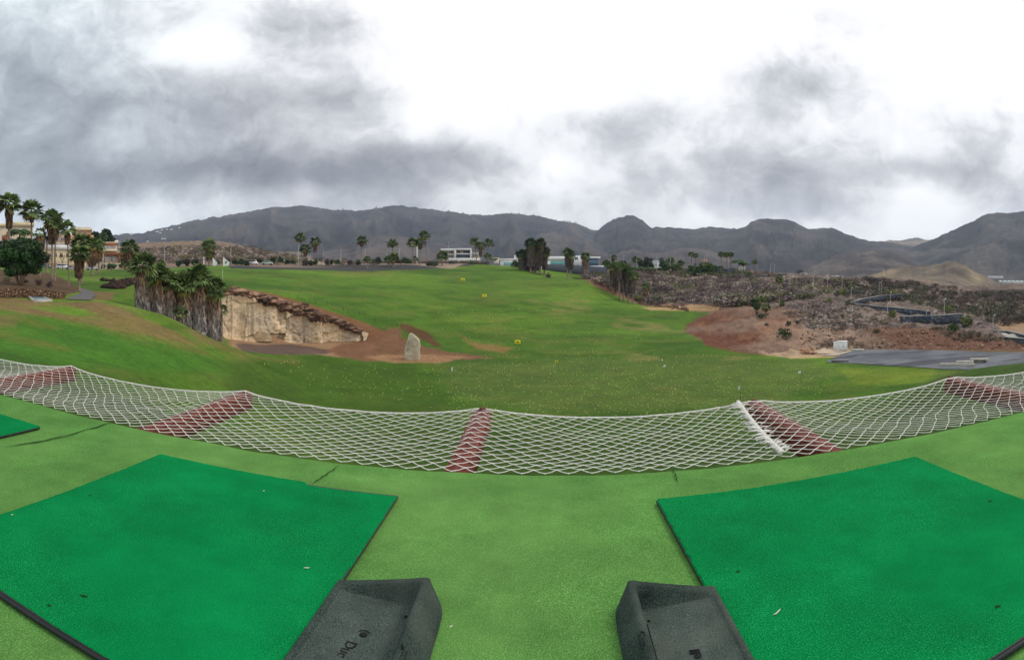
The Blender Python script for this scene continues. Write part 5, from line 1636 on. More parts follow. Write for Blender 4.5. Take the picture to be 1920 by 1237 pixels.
# block at the picture edge
b = Bld('apartment_block', 10, 232, 'beige apartment block at the left picture edge behind the first palm')
b.box('wall', -70, 62, 424, 500, 0, 12, M_BEIGE)
r_ = b.box('roof', -74, 12, 419, 424, -0.5, 12.5, M_CREAM)
b.box('upper_roof', 16, 64, 416, 424, -0.4, 12.4, M_CREAM)
b.box('red_panel', 4, 14, 440, 451, -0.08, 0.1, M_TERRA)
for x in (-60, -40, -20, 18, 32, 46):
    b.window(x, x + 8, 430, 438, 0); b.window(x, x + 8, 446, 455, 0)
b.balustrade(16, 62, 456.5, 460, -1.2, M_WHITE)
b.box('balcony', 16, 62, 460, 463, -1.3, -0.02, M_CREAM)
# villa
b = Bld('villa', 215, 222, 'low pale villa with terracotta pillars and two curtained windows on the left')
b.box('wall', 186, 245, 477, 512, 1.5, 10, M_BEIGE)
b.box('upper_wall', 190, 219, 455, 477, 5.0, 11, M_BEIGE)
r_ = b.box('roof', 188, 222, 452.5, 455, 4.6, 11.4, M_CREAM)
b.box('rooftop_box', 215, 222, 449, 452.4, 7, 9, M_WHITE, r_)
b.box('pergola', 192, 218, 456, 461, 3.5, 4.98, M_TERRA)
b.balustrade(190, 219, 461, 467, 3.2, M_WHITE)
b.box('terrace', 188, 221, 467, 471, 2.8, 4.98, M_CREAM)
b.box('canopy', 195, 240, 474, 478, -0.4, 1.48, M_TERRA)
for x in (195, 209, 221.5, 231):
    b.box('pillar', x, x + (4 if x > 215 else 1.6), 478, 492, -0.2, 0.2, M_TERRA)
b.window(199, 208, 480, 488, 1.5, M_CURTAIN); b.window(211, 220, 480, 488, 1.5, M_CURTAIN); b.window(232, 238, 483, 490, 1.5)
b.box('porch_roof', 236, 246, 480, 483, -0.6, 1.48, M_CREAM)
b.box('garden_wall', 158, 246, 494, 511, -3.4, -3.0, M_BEIGE)
for x in (160, 176, 192, 208, 224, 240):
    b.box('wall_pier', x, x + 2, 492, 511, -3.55, -2.9, M_CREAM)
# modern white house at the head of the range
b = Bld('modern_house', 862, 285, 'modern white two-storey house with blue glazing at the head of the range', base_py=489)
b.box('side_wing', 832, 853, 469.5, 489, 1.0, 9, M_BEIGE)
b.box('wing_roof', 826.5, 853, 465.8, 469.5, 0.0, 9.5, M_WHITE)
b.box('back_wall', 855, 882, 469, 489, 1.6, 9, M_BEIGE)
b.box('frame_top', 852, 884.5, 465.5, 468.6, -0.6, 9.2, M_WHITE)
b.box('frame_side', 852, 855.2, 468.6, 484, -0.6, 9.2, M_WHITE)
b.box('frame_side', 881.6, 884.5, 468.6, 484, -0.6, 9.2, M_WHITE)
b.window(857, 863, 469.6, 474.4, 1.6, M_GLASS); b.window(868, 881, 469.6, 474.4, 1.6, M_GLASS, mull=2)
b.box('balcony_slab', 855.2, 881.6, 475.0, 476.8, -0.4, 1.58, M_WHITE)
b.window(855.8, 881, 477.2, 482.6, 1.4, M_BLUEGLASS, mull=5)
b.window(834, 850, 471, 475, 1.0, M_GLASS, mull=2); b.window(834, 850, 478, 482, 1.0, M_GLASS, mull=2)
b.box('terrace', 830, 902, 483.8, 490, -2.4, -0.62, M_WHITE)
b.box('low_wing', 886, 899.5, 475.2, 486, 1.2, 7, M_BEIGE)
b.box('low_roof', 885, 901, 473.6, 475.2, 0.6, 7.5, M_WHITE)
b.window(887, 897, 477.5, 481, 1.2, M_BLUEGLASS, mull=2)
# long building with aqua glazing
b = Bld('sports_hall', 1030, 330, 'long low white building with aqua glazed walls behind the dark palm group', base_py=502)
b.box('wall', 938, 966, 487, 503, 0, 10, M_WHITE)
b.box('roof', 936, 968, 484.5, 487, -0.6, 10.5, M_WHITE)
b.window(944, 963, 491, 498, 0, M_AQUA, mull=4)
b.box('tower', 963.5, 975, 478, 503, 1.0, 9, M_WHITE)
b.box('main_wall', 976, 1062, 488, 503, 0, 14, M_WHITE)
b.box('main_roof', 974, 1064, 480.5, 487.5, -0.8, 14.5, M_WHITE)
b.window(1032, 1062, 488.6, 496, 0, M_AQUA, mull=6)
b.box('end_block', 1075, 1091, 479, 500, 0, 10, M_WHITE)
b.window(1077, 1084, 481.5, 487, 0, M_BLUEGLASS, mull=1)
b.box('link_roof', 1062, 1076, 484, 486.5, -0.4, 10, M_WHITE)
b.box('link_wall', 1064, 1075, 486.5, 500, 0.4, 9, M_CREAM)
b.box('flat_roof', 1101, 1126, 481, 484.5, -0.5, 10, M_WHITE)
b.box('flat_wall', 1105, 1122, 484.5, 500, 0, 9, M_BLUEGLASS)
b.box('forecourt_wall', 1105, 1136, 498, 502, -6, -5.6, M_WHITE)
b = Bld('white_cottage', 930, 318, 'small white cottage at the crest left of the aqua-glazed building', base_py=493)
b.box('wall', 925, 936, 485, 494, 0, 6, M_WHITE); b.box('roof', 924, 937, 483, 485, -0.3, 6.3, M_CREAM); b.window(927, 930, 487, 490, 0)
b = Bld('low_house', 1211, 292, 'low house with reddish roof among bushes on the right plateau', base_py=506)
b.box('wall', 1201, 1223, 498, 507, 0, 6, M_BEIGE)
b.box('roof', 1199, 1225, 494, 498, -0.5, 6.5, M_TERRA); b.window(1205, 1209, 500, 504, 0); b.window(1214, 1218, 500, 504, 0)
b = Bld('white_house', 1236, 312, 'white flat-roofed house half hidden by dark trees on the right plateau', base_py=506)
b.box('wall', 1224, 1246, 491, 506, 0, 7, M_WHITE); b.box('roof', 1222, 1240, 488.5, 491, -0.4, 7.3, M_WHITE); b.window(1228, 1232, 494, 498, 0); b.window(1237, 1241, 495, 499, 0)
b = Bld('gatehouse', 1391, 262, 'tiny white gatehouse beside the feather palm on the right plateau', base_py=508)
b.box('wall', 1384, 1397, 501, 509, 0, 3, M_WHITE); b.box('roof', 1383, 1398, 499.5, 501, -0.3, 3.3, M_CREAM); b.window(1388, 1392, 503, 506, 0, mull=0)
b = Bld('roadside_house', 1496, 420, 'house with pale red roof below the mountain, right of a round tree', base_py=526)
b.box('wall', 1491, 1503, 521.5, 527, 0, 6, M_CREAM); b.box('roof', 1490, 1504, 518.5, 521.5, -0.5, 6.5, M_TERRA); b.window(1495, 1498, 523, 525, 0, mull=0)
b = Bld('warehouse', 1560, 520, 'white warehouse below the mountain above the lamp posts', base_py=524)
b.box('wall', 1549, 1572, 519.5, 525, 0, 10, M_WHITE); b.box('roof', 1548, 1573, 517, 519.5, -0.6, 10.6, M_WHITE); b.window(1553, 1556, 521, 523, 0, mull=0)
# greenhouses on the plain
for (x0, x1, y0_, y1_, r_, lab) in ((1872, 1935, 526.5, 531, 1250, 'long white greenhouse roof on the plain at the right picture edge'), (1853, 1881, 517.5, 520.5, 1580, 'small white greenhouse higher on the plain left of the long one'),
                                    (1902, 1940, 538, 543, 1050, 'pale greenhouse roof nearest, just above the dark scrub cliff')):
    b = Bld('greenhouse', (x0 + x1) / 2, r_, lab, group='greenhouses on the plain', base_py=y1_ + 0.5)
    b.box('glazed_wall', x0, x1, y0_ + 1.4, y1_ + 1.5, 0, 40, M_CURTAIN)
    g = G(); xa, xb = b.X(x0) - 1, b.X(x1) + 1; z0, z1 = b.Z(y0_ + 1.4), b.Z(y0_)
    n_ = 8; w_ = (xb - xa) / n_
    for i in range(n_):
        V = [(xa + i * w_, -0.6, z0), (xa + (i + .5) * w_, -0.6, z1), (xa + (i + 1) * w_, -0.6, z0), (xa + i * w_, 41, z0), (xa + (i + .5) * w_, 41, z1), (xa + (i + 1) * w_, 41, z0)]
        g.add(V, [(0, 1, 2), (3, 5, 4), (0, 3, 4, 1), (1, 4, 5, 2), (0, 2, 5, 3)])
    g.build('roof', M_WHITE, b.root)

# houses far up the left mountainside
px_, v_, mx_, my_, mz_ = MT1[1]


def on_mountain(px, py):
    i = int(np.clip(np.searchsorted(px_, px), 0, len(px_) - 1)); rr = np.hypot(mx_[i], my_[i]); yy = Y0 - FP * mz_[i] / rr
    j = int(np.argmax(yy[:] <= py)) if (yy <= py).any() else len(rr) // 2
    return np.array([mx_[i, j], my_[i, j], mz_[i, j]]), rr[j]


HOUSES = [(225, 441, 3, 'lowest pair of white houses at the left foot of the mountain'), (246, 441, 7, 'long white house at the left foot of the mountain'), (256, 434.5, 3, 'small white house high near the left end of the ridge'),
          (263, 436.5, 3, 'small pale house beside the one near the left ridge end'), (292, 436, 6, 'white house in the middle of the left mountainside group'), (299, 438, 4, 'white house just below the middle of the mountainside group'),
          (301, 432.5, 4, 'pale house just above the middle of the mountainside group'), (319, 432, 6, 'white house right of the mountainside group'), (335, 429.5, 4, 'rightmost white house up the mountainside'),
          (312, 431, 3, 'small pale house between the two right-hand mountainside houses'), (304, 449, 9, 'long low pale building below the mountainside group'), (274, 454, 4, 'pale house low on the mountainside above the scrub hill'),
          (281, 459, 4, 'white house just over the left shoulder of the scrub hill'), (259, 459, 5, 'white house just over the scrub hill beside the lone palm')]
for (hx, hy, hw, lab) in HOUSES:
    P, rr = on_mountain(hx, hy)
    w_ = hw / FP * rr
    root = empty('mountain_house', P, -math.atan2(P[0], P[1]), label=lab, cat='house', group='white houses on the mountainside')
    hh = 2.2 / FP * rr
    G().box(-w_ / 2, w_ / 2, -4, 6, -3, hh).build('wall', M_WHITE, root)
    G().box(-w_ / 2 - 0.6, w_ / 2 + 0.6, -4.6, 6.6, hh, hh + 0.8).build('roof', M_CREAM, root)
    for q in (-0.28, 0.12):
        G().box(w_ * q, w_ * (q + 0.16), -4.12, -3.9, hh * 0.35, hh * 0.7).build('window', M_GLASS, root)


# gazebo
def gazebo():
    P = stand(1321, 262)
    rr = math.hypot(P[0], P[1]); k_ = rr / FP
    root = empty('gazebo', P, 0, label='gazebo with conical thatched roof on the right plateau', cat='gazebo')
    zt = rr * (Y0 - 483) / FP - P[2]; ze = rr * (Y0 - 490.5) / FP - P[2]; Rr = 9 * k_
    g = G()
    n = 48; V = []; C = []
    rg = np.random.default_rng(3)
    prof = [(0.03, zt), (0.25, zt - (zt - ze) * 0.42), (0.62, zt - (zt - ze) * 0.74), (1.0, ze), (0.96, ze - 0.18)]
    for (q, z) in prof:
        for s in range(n):
            a = s / n * 6.283; j = 1 + 0.05 * rg.normal() * (q > 0.5)
            V.append((Rr * q * j * math.cos(a), Rr * q * j * math.sin(a), z + 0.08 * rg.normal() * (q > 0.9)))
            C.append(lin(150, 122, 102) * (0.75 + 0.5 * rg.random()))
    F = [(i * n + s, i * n + (s + 1) % n, (i + 1) * n + (s + 1) % n, (i + 1) * n + s) for i in range(len(prof) - 1) for s in range(n)]
    mesh_obj('thatched_roof', V, F, M_DRY, root, np.array(C))
    for s in range(8):
        a = s / 8 * 6.283
        G().tube([(0.8 * Rr * math.cos(a), 0.8 * Rr * math.sin(a), -0.2), (0.8 * Rr * math.cos(a), 0.8 * Rr * math.sin(a), ze + 0.15)], 0.10, 6).build('post', M_DARKWOOD, root)
    G().lathe([(0.05, zt - 0.1), (0.04, zt + 0.7), (0.09, zt + 0.8)], 8).build('finial', M_WHITE, root)


gazebo()

# cars
def car(px, base, L, label, col, r=None, yaw=0.0, van=False, rmin=120, rmax=300):
    P = stand(px, r) if r else at(px, base, rmin, rmax)
    root = empty('parked_van' if van else 'parked_car', P, -math.atan2(P[0], P[1]) + yaw, label=label, cat='van' if van else 'car', group='vehicles parked along the far road')
    m = mat_flat('car_paint', tuple(col), 0.25, 0.5, 1.0, 0.05)
    H = 1.95 if van else 1.45; wd = 0.88
    prof = ([(-.5, .30), (-.5, .80), (-.46, H * .62), (-.40, H), (.28, H), (.38, H * .62), (.49, .85), (.5, .30)] if van else
            [(-.5, .30), (-.5, .82), (-.40, .95), (-.28, H), (.10, H), (.26, .95), (.47, .80), (.5, .30)])
    def ext(pr, w, mat, name, parent):
        n = len(pr); V = [(x * L, -w, z) for x, z in pr] + [(x * L, w, z) for x, z in pr]
        F = [tuple(range(n)), tuple(range(2 * n - 1, n - 1, -1))] + [(i, i + n, (i + 1) % n + n, (i + 1) % n) for i in range(n)]
        return mesh_obj(name, V, F, mat, parent)
    ext(prof, wd, m, 'body', root)
    for s in (-1, 1):
        pr = [(prof[2][0] + .03, H * .66), (prof[3][0] + .02, H * .95), (prof[4][0] - .02, H * .95), (prof[5][0] - .03, H * .66)]
        V = [(x * L, s * (wd + 0.012), z) for x, z in pr] + [(x * L, s * (wd - 0.05), z) for x, z in pr]
        F = [(0, 1, 2, 3), (7, 6, 5, 4)] + [(i, i + 4, (i + 1) % 4 + 4, (i + 1) % 4) for i in range(4)]
        mesh_obj('side_window', V, F, M_GLASS, root)
        for q in (-.32, .32):
            g = G(); n = 14
            V = [(q * L + 0.32 * math.cos(t), s * (wd - 0.16 + k_ * 0.2), 0.32 + 0.32 * math.sin(t)) for k_ in (0, 1) for t in np.linspace(0, 6.283, n, endpoint=False)]
            F = [tuple(range(n)), tuple(range(2 * n - 1, n - 1, -1))] + [(i, i + n, (i + 1) % n + n, (i + 1) % n) for i in range(n)]
            mesh_obj('wheel', V, F, M_RUBBER, root)
    return root


car(173, 511, 4.4, 'silver car parked in front of the villa wall on the left', lin(168, 172, 178), 206)
car(117, 511, 4.6, 'white van parked under the hotel left of the twin palm trunks', lin(214, 214, 214), 208, van=True)
car(134, 511, 4.2, 'grey car parked right of the white van under the hotel', lin(150, 152, 156), 208)
car(87, 511, 4.2, 'blue-grey car parked under the hotel behind the round tree', lin(84, 104, 118), 204)
car(472.5, 500, 4.8, 'white van parked behind the two white banners on the far road', lin(222, 222, 222), 222, van=True)
car(501, 500, 4.4, 'pale green car right of the white van on the far road', lin(170, 190, 180), 224)
car(1124, 502, 4.2, 'white car parked below the long white building on the right', lin(214, 216, 216), 302)
car(1507, 532, 4.5, 'white car parked on the road below the red-roofed house', lin(210, 212, 212), 262)

# flags, banners, signs
M_FLAG = mat_flat('white_flag_cloth', tuple(lin(232, 234, 230)), 0.8, 0.2, 2, 0.06)
M_YELLOW = mat_flat('yellow_board', tuple(lin(240, 224, 40)), 0.6, 0.3, 2, 0.08)
M_BLACK = mat_flat('black_paint', (0.012, 0.012, 0.012), 0.6, 0.3, 5, 0.2)
M_DKPOLE = mat_flat('dark_green_pole', tuple(lin(70, 86, 62)), 0.6, 0.3, 4, 0.15)


def pin_flag(px, top, base, w_px, h_px, side, label, mat=None, mark=False, lean=0.0):
    P = at(px, base, 45, 140); rr = math.hypot(P[0], P[1]); k_ = rr / FP
    H = (Y0 - top) / FP * rr - P[2]
    root = empty('pin_flag', P, -math.atan2(P[0], P[1]), label=label, cat='flag', group='target flags on the range floor')
    G().tube([(0, 0, -0.1), (lean, 0, H)], 0.022, 6).build('pole', M_DKPOLE, root)
    n = 9; V = []; F = []
    for i in range(n):
        u = i / (n - 1)
        for (zz) in (1.0, 0.0):
            x = lean + side * u * w_px * k_; z = H - h_px * k_ * (1 - zz) * (1 - 0.45 * u) - 0.30 * u * h_px * k_
            V.append((x, 0.05 * math.sin(u * 6) * (0.3 + u), z))
    V = np.array(V); V2 = V + np.array([0, 0.006, 0])
    for i in range(n - 1):
        F.append((2 * i, 2 * i + 1, 2 * i + 3, 2 * i + 2)); F.append((2 * n + 2 * i, 2 * n + 2 * i + 2, 2 * n + 2 * i + 3, 2 * n + 2 * i + 1))
    mesh_obj('cloth', np.concatenate([V, V2]), F, mat or M_FLAG, root)
    if mark:
        xa, xb = sorted((side * 0.3 * w_px * k_, side * 0.68 * w_px * k_))
        G().box(xa, xb, -0.06, -0.03, H - 0.75 * h_px * k_, H - 0.35 * h_px * k_).build('emblem', M_DKPOLE, root)
    return root


pin_flag(849.5, 687, 705, 3.6, 9.5, -1, 'white flag on the left of the range floor, nearest the standing stone', lean=0.02)
pin_flag(1248.5, 683, 700, 4.5, 5, -1, 'white flag leaning slightly, right of the single yellow flag')
pin_flag(1243, 672.5, 683, 2.4, 4.5, -1, 'tiny white flag farthest up the range floor')
pin_flag(1388, 722, 748, 3.6, 9.5, -1, 'white flag nearest the net, in front of the rope lacing')
pin_flag(1502, 694.5, 717, 5.5, 6, -1, 'white flag on the right side of the floor, towards the parking lot')
pin_flag(1046.5, 674.5, 694, 6.0, 6.0, -1, 'yellow flag with dark emblem in the middle of the range floor', M_YELLOW, True)


def range_sign(px, cy, w_px, h_px, digits, label, tilt):
    P = at(px, cy + h_px * 0.75, 60, 260); rr = math.hypot(P[0], P[1]); k_ = rr / FP
    zc = (Y0 - cy) / FP * rr - P[2]
    root = empty('distance_sign', P, -math.atan2(P[0], P[1]) , label=label, cat='sign', group='yellow distance signs on the range')
    w, h = w_px * k_, h_px * k_
    g = G().box(-w / 2, w / 2, -0.05, 0.0, zc - h / 2, zc + h / 2, bev=0.02)
    bd = g.build('board', M_YELLOW, root)
    for sx in (-1, 1):
        G().tube([(sx * w * 0.36, 0.04, -0.2), (sx * w * 0.36, 0.04, zc + h * 0.3)], 0.035, 6).build('leg', M_DKPOLE, root)
        G().tube([(sx * w * 0.36, 0.5, -0.2), (sx * w * 0.36, 0.06, zc + h * 0.2)], 0.03, 6).build('stay', M_DKPOLE, root)
    o = text_mesh(digits, h * 0.62, M_BLACK, root, frame((0, -0.056, zc - h * 0.22), (1, 0, 0), (0, 0, 1)), 'digits', 0.0, 0.004, h * 0.02)
    xs = [v.co.x for v in o.data.vertices]; wd = max(xs) - min(xs)
    o.matrix_local = frame((-wd / 2 - min(xs), -0.056, zc - h * 0.22), (1, 0, 0), (0, 0, 1))
    root.rotation_euler.x = tilt
    return root


range_sign(970.5, 641, 10.5, 7.0, '100', 'largest and nearest yellow distance sign, reading 100', -0.05)
range_sign(908.5, 554.3, 8.0, 5.2, '150', 'middle yellow distance sign, reading 150', -0.05)
range_sign(867.8, 524.0, 7.2, 4.6, '200', 'farthest yellow distance sign near the crest, reading 200', -0.05)

M_TEAL = mat_flat('dark_teal_print', tuple(lin(40, 70, 84)), 0.8, 0.2, 4, 0.2)


def banner(px, base, top, w_px, label, edge=False, print_=True):
    P = at(px, base, 120, 240); rr = math.hypot(P[0], P[1]); k_ = rr / FP
    H = (Y0 - top) / FP * rr - P[2]
    root = empty('banner_flag', P, -math.atan2(P[0], P[1]) + (1.35 if edge else 0.0), label=label, cat='banner', group='white banners at the head of the left lawn')
    G().tube([(0, 0, -0.1), (0, 0, H)], 0.045, 6).build('pole', M_WHITE, root)
    w = w_px * k_; n = 12; V = []
    for i in range(n):
        u = i / (n - 1)
        zt = H - 0.05 - u * H * 0.52; zb = H * 0.10 + u * H * 0.02
        y = 0.12 * math.sin(u * 5)
        V += [(0.03 + u * w, y, zt), (0.03 + u * w * 0.85, y, zb + (0.05 * H if u > .9 else 0))]
    V = np.array(V); m = len(V)
    F = [(2 * i, 2 * i + 1, 2 * i + 3, 2 * i + 2) for i in range(n - 1)] + [(m + 2 * i, m + 2 * i + 2, m + 2 * i + 3, m + 2 * i + 1) for i in range(n - 1)]
    mesh_obj('cloth', np.concatenate([V, V + np.array([0, 0.02, 0])]), F, M_FLAG, root)
    if print_:
        u0, u1 = 0.30 * w, 0.66 * w; pts = [(u0, -0.16, H * 0.36), (u0 + .04, -0.16, H * 0.50), ((u0 + u1) / 2, -0.18, H * 0.58), (u1, -0.16, H * 0.56), ((u0 + u1) / 2 + .1, -0.18, H * 0.46), (u0 + 0.2, -0.16, H * 0.35)]
        mesh_obj('emblem', pts + [(x, y + 0.02, z) for x, y, z in pts], [tuple(range(6)), tuple(range(11, 5, -1))] + [(i, i + 6, (i + 1) % 6 + 6, (i + 1) % 6) for i in range(6)], M_TEAL, root)


banner(418.5, 500.5, 482, 12, 'large white banner with a dark emblem, rightmost of the three')
banner(399, 500, 483, 8.5, 'white banner on a pole, middle of the three', print_=False)
banner(381.5, 497, 481, 5, 'white banner seen edge-on behind the palm clump', True, False)
P = at(417.5, 528, 90, 140); rr = math.hypot(P[0], P[1])
o = G().tube([(0, 0, -0.2), (0, 0, (Y0 - 505) / FP * rr - P[2])], [0.03, 0.02], 6).build('marker_pole', M_WHITE, None, True); o.location = P
props(o, 'thin white marker pole on the grass behind the palm clump', 'pole')

# green post-and-wire fence above the quarry
FP_ = [(558.5, 560, 552), (581, 565, 558), (592, 568, 560.5), (614, 572, 564.5), (623, 574, 567.5), (644, 582, 575), (652.5, 588, 577), (674.5, 590, 582.5), (684, 594, 586.5), (704, 601, 594), (717.5, 598, 593.5), (724.5, 604, 594.5), (744, 612, 603.5)]
PP_ = []
for (x, yb, yt) in FP_:
    q = at(x, yb, 92, 125); rr = math.hypot(q[0], q[1]); PP_.append((q, rr * (Y0 - yt) / FP))
o0 = PP_[0][0]
froot = empty('wire_fence', o0, 0, label='green post and wire fence along the top of the quarry', cat='fence')
M_FENCE = mat_flat('green_fence_paint', tuple(lin(52, 92, 56)), 0.6, 0.3, 3, 0.15)
for i, (q, zt) in enumerate(PP_):
    G().tube([tuple(q - o0 - np.array([0, 0, .2])), (q[0] - o0[0], q[1] - o0[1], zt - o0[2])], 0.045, 6).build('post', M_FENCE, froot)
for hfrac in (0.95, 0.55):
    g = G().tube([(q[0] - o0[0], q[1] - o0[1], q[2] - o0[2] + (zt - q[2]) * hfrac) for q, zt in PP_], 0.016, 5)
    g.build('wire', M_FENCE, froot)

# parking-lot things
def cabinet(px0, px1, top, base, label, depth, doors):
    pxc = (px0 + px1) / 2; P = at(pxc, base, 70, 110); rr = math.hypot(P[0], P[1]); k_ = rr / FP
    root = empty('utility_cabinet', P, -math.atan2(P[0], P[1]) + 0.12, label=label, cat='cabinet', group='white cabinets at the parking lot')
    w = (px1 - px0) * k_; h = (base - top) * k_
    G().box(-w / 2, w / 2, 0, depth, -0.2, h, bev=0.03).build('body', M_WHITE, root)
    for i in range(doors):
        a = -w / 2 + 0.06 + i * (w - 0.12) / doors
        d = G().box(a + 0.02, a + (w - 0.12) / doors - 0.02, -0.03, 0.01, 0.12, h - 0.12, bev=0.01).build('door', M_WHITE, root)
        G().box(a + 0.08, a + 0.12, -0.07, -0.031, h * 0.45, h * 0.6).build('handle', M_STEEL, d)
    G().box(-w / 2 - 0.04, w / 2 + 0.04, -0.05, depth + 0.04, h + 0.002, h + 0.06).build('lid', M_WHITE, root)


cabinet(1571, 1589, 641, 657.5, 'tall white metal cabinet at the back of the parking lot', 1.0, 2)
cabinet(1563.5, 1570, 643, 657.2, 'narrow white cabinet left of the wider one at the parking lot', 0.7, 1)


def concrete_bench(pxl, pxr, top, base, label, legs=True, th=0.16, deep=0.75, yaw=0.0):
    pxc = (pxl + pxr) / 2; P = at(pxc, base, 60, 110); rr = math.hypot(P[0], P[1]); k_ = rr / FP
    root = empty('concrete_bench' if legs else 'concrete_slab', P, -math.atan2(P[0], P[1]) + yaw, label=label, cat='bench' if legs else 'slab', group='pale concrete blocks on the parking lot')
    w = (pxr - pxl) * k_; h = max((base - top) * k_ * 0.8, 0.3)
    if legs:
        G().box(-w / 2, w / 2, 0, deep, h - th, h, bev=0.02).build('seat', M_CONC, root)
        for s in (-1, 1):
            G().box(s * (w / 2 - 0.14) - 0.12, s * (w / 2 - 0.14) + 0.12, 0.05, deep - 0.05, -0.1, h - th - 0.002, bev=0.01).build('leg', M_CONC, root)
        G().box(-w / 2 + 0.28, w / 2 - 0.28, deep * 0.5, deep * 0.5 + 0.08, -0.1, h - th - 0.004).build('riser', M_CONC, root)
    else:
        G().box(-w / 2, w / 2, 0, deep, -0.05, h, bev=0.02).build('block', M_CONC, root)
        G().box(-w / 2 + 0.1, w / 2 - 0.1, 0.08, deep - 0.08, h + 0.002, h + 0.05, bev=0.01).build('upper_face', M_CONC, root)


concrete_bench(1819, 1853, 671, 680.5, 'pale concrete bench farthest back on the parking lot')
concrete_bench(1793, 1826, 676, 683.5, 'pale concrete bench in the middle of the group on the parking lot')
concrete_bench(1762, 1827, 682.5, 686.5, 'long flat pale slab in front of the two concrete benches', False, deep=0.5, yaw=-0.06)
concrete_bench(1597, 1620, 654.5, 659.5, 'short stack of white slabs right of the white cabinets', False, deep=0.9)
P = at(1575, 679, 60, 90); k_ = math.hypot(P[0], P[1]) / FP
root = empty('timber_sleeper', P, -math.atan2(P[0], P[1]) - 0.05, label='dark timber sleeper lying at the grass edge by the parking lot', cat='timber')
G().box(-16 * k_, 16 * k_, -0.12, 0.12, -0.02, 0.20, bev=0.02).build('beam', M_DARKWOOD, root)
for s in (-1, 1):
    G().box(s * 12 * k_ - 0.03, s * 12 * k_ + 0.03, -0.125, 0.125, 0.201, 0.212).build('strap', M_STEEL, root)

# inspection hatch on the left slope
hc_ = [at(x, y, 30, 60) for x, y in ((52, 557), (80, 557.5), (98, 565), (64, 566))]
ho = sum(hc_) / 4
root = empty('inspection_hatch', ho, 0, label='flat blue-grey hatch with pale rim in the worn ground on the left', cat='hatch')
H4 = np.array([p - ho for p in hc_])
def frame_ring(k0, k1, z0, z1):
    a_, b_ = H4 * k0, H4 * k1
    up = np.array([0, 0, 1.0])
    V = np.concatenate([a_ + up * z0, a_ + up * z1, b_ + up * z1, b_ + up * z0])
    return V, [(i + 4 * k, (i + 1) % 4 + 4 * k, (i + 1) % 4 + 4 * ((k + 1) % 4), i + 4 * ((k + 1) % 4)) for k in range(4) for i in range(4)]
V, F = frame_ring(1.0, 0.86, -0.3, 0.16); mesh_obj('rim', V, F, M_CONC, root)
up = np.array([0, 0, 1.0]); V = np.concatenate([H4 * 0.859 + up * 0.12, H4 * 0.859 - up * 0.2])
mesh_obj('cover', V, [(0, 1, 2, 3), (7, 6, 5, 4)] + [(i, i + 4, (i + 1) % 4 + 4, (i + 1) % 4) for i in range(4)], mat_flat('slate_cover', tuple(lin(112, 130, 136)), 0.5, 0.3, 1.5, 0.15), root)

# range balls
rgb = np.random.default_rng(99)
M_BALL = mat_flat('yellow_ball', tuple(lin(226, 220, 120)), 0.4, 0.5, 3, 0.05)
M_BALL2 = mat_flat('pale_ball', tuple(lin(240, 240, 226)), 0.4, 0.5, 3, 0.05)
A1 = px_sampler([[(800, 668), (1120, 655), (1420, 668), (1560, 690), (1560, 735), (1380, 775), (1060, 786), (860, 772), (780, 720)]], 45, 130)
A2 = px_sampler([[(560, 672), (780, 690), (830, 770), (620, 740), (480, 680)], [(830, 560), (1100, 590), (1300, 640), (1100, 660), (880, 655), (810, 610)]], 45, 190)
pts = [A1(rgb) for _ in range(800)] + [A2(rgb) for _ in range(190)]
pts.sort(key=lambda p: math.hypot(p[0], p[1]))


def ball_geo(rad, nu=8, nv=5):
    V = [(rad * math.sin(math.pi * j / nv) * math.cos(6.2832 * i / nu), rad * math.sin(math.pi * j / nv) * math.sin(6.2832 * i / nu), rad * math.cos(math.pi * j / nv)) for j in range(nv + 1) for i in range(nu)]
    F = [(j * nu + i, (j + 1) * nu + i, (j + 1) * nu + (i + 1) % nu, j * nu + (i + 1) % nu) for j in range(nv) for i in range(nu)]
    return np.array(V), np.array(F)


bv, bf = ball_geo(0.034)
proto = mesh_obj('golf_ball', bv, bf, M_BALL, None, None, True)
proto2 = None
for i, p in enumerate(pts[:300]):
    o = proto if i == 0 else proto.copy()
    if i: COL.objects.link(o)
    o.location = (p[0], p[1], p[2] + 0.045)
    props(o, 'small yellow practice ball lying on the grass of the range floor', 'golf ball', 'practice balls on the range floor')
rest = np.array(pts[300:]) + np.array([0, 0, 0.045])
bv2, bf2 = ball_geo(0.042, 6, 4)
V = (rest[:, None] + bv2[None]).reshape(-1, 3); F = (bf2[None] + (np.arange(len(rest)) * len(bv2))[:, None, None]).reshape(-1, 4)
props(mesh_obj('scattered_golf_balls', V, F, M_BALL, None, None, True), 'hundreds of pale practice balls scattered farther up the range', 'golf balls', kind='stuff')
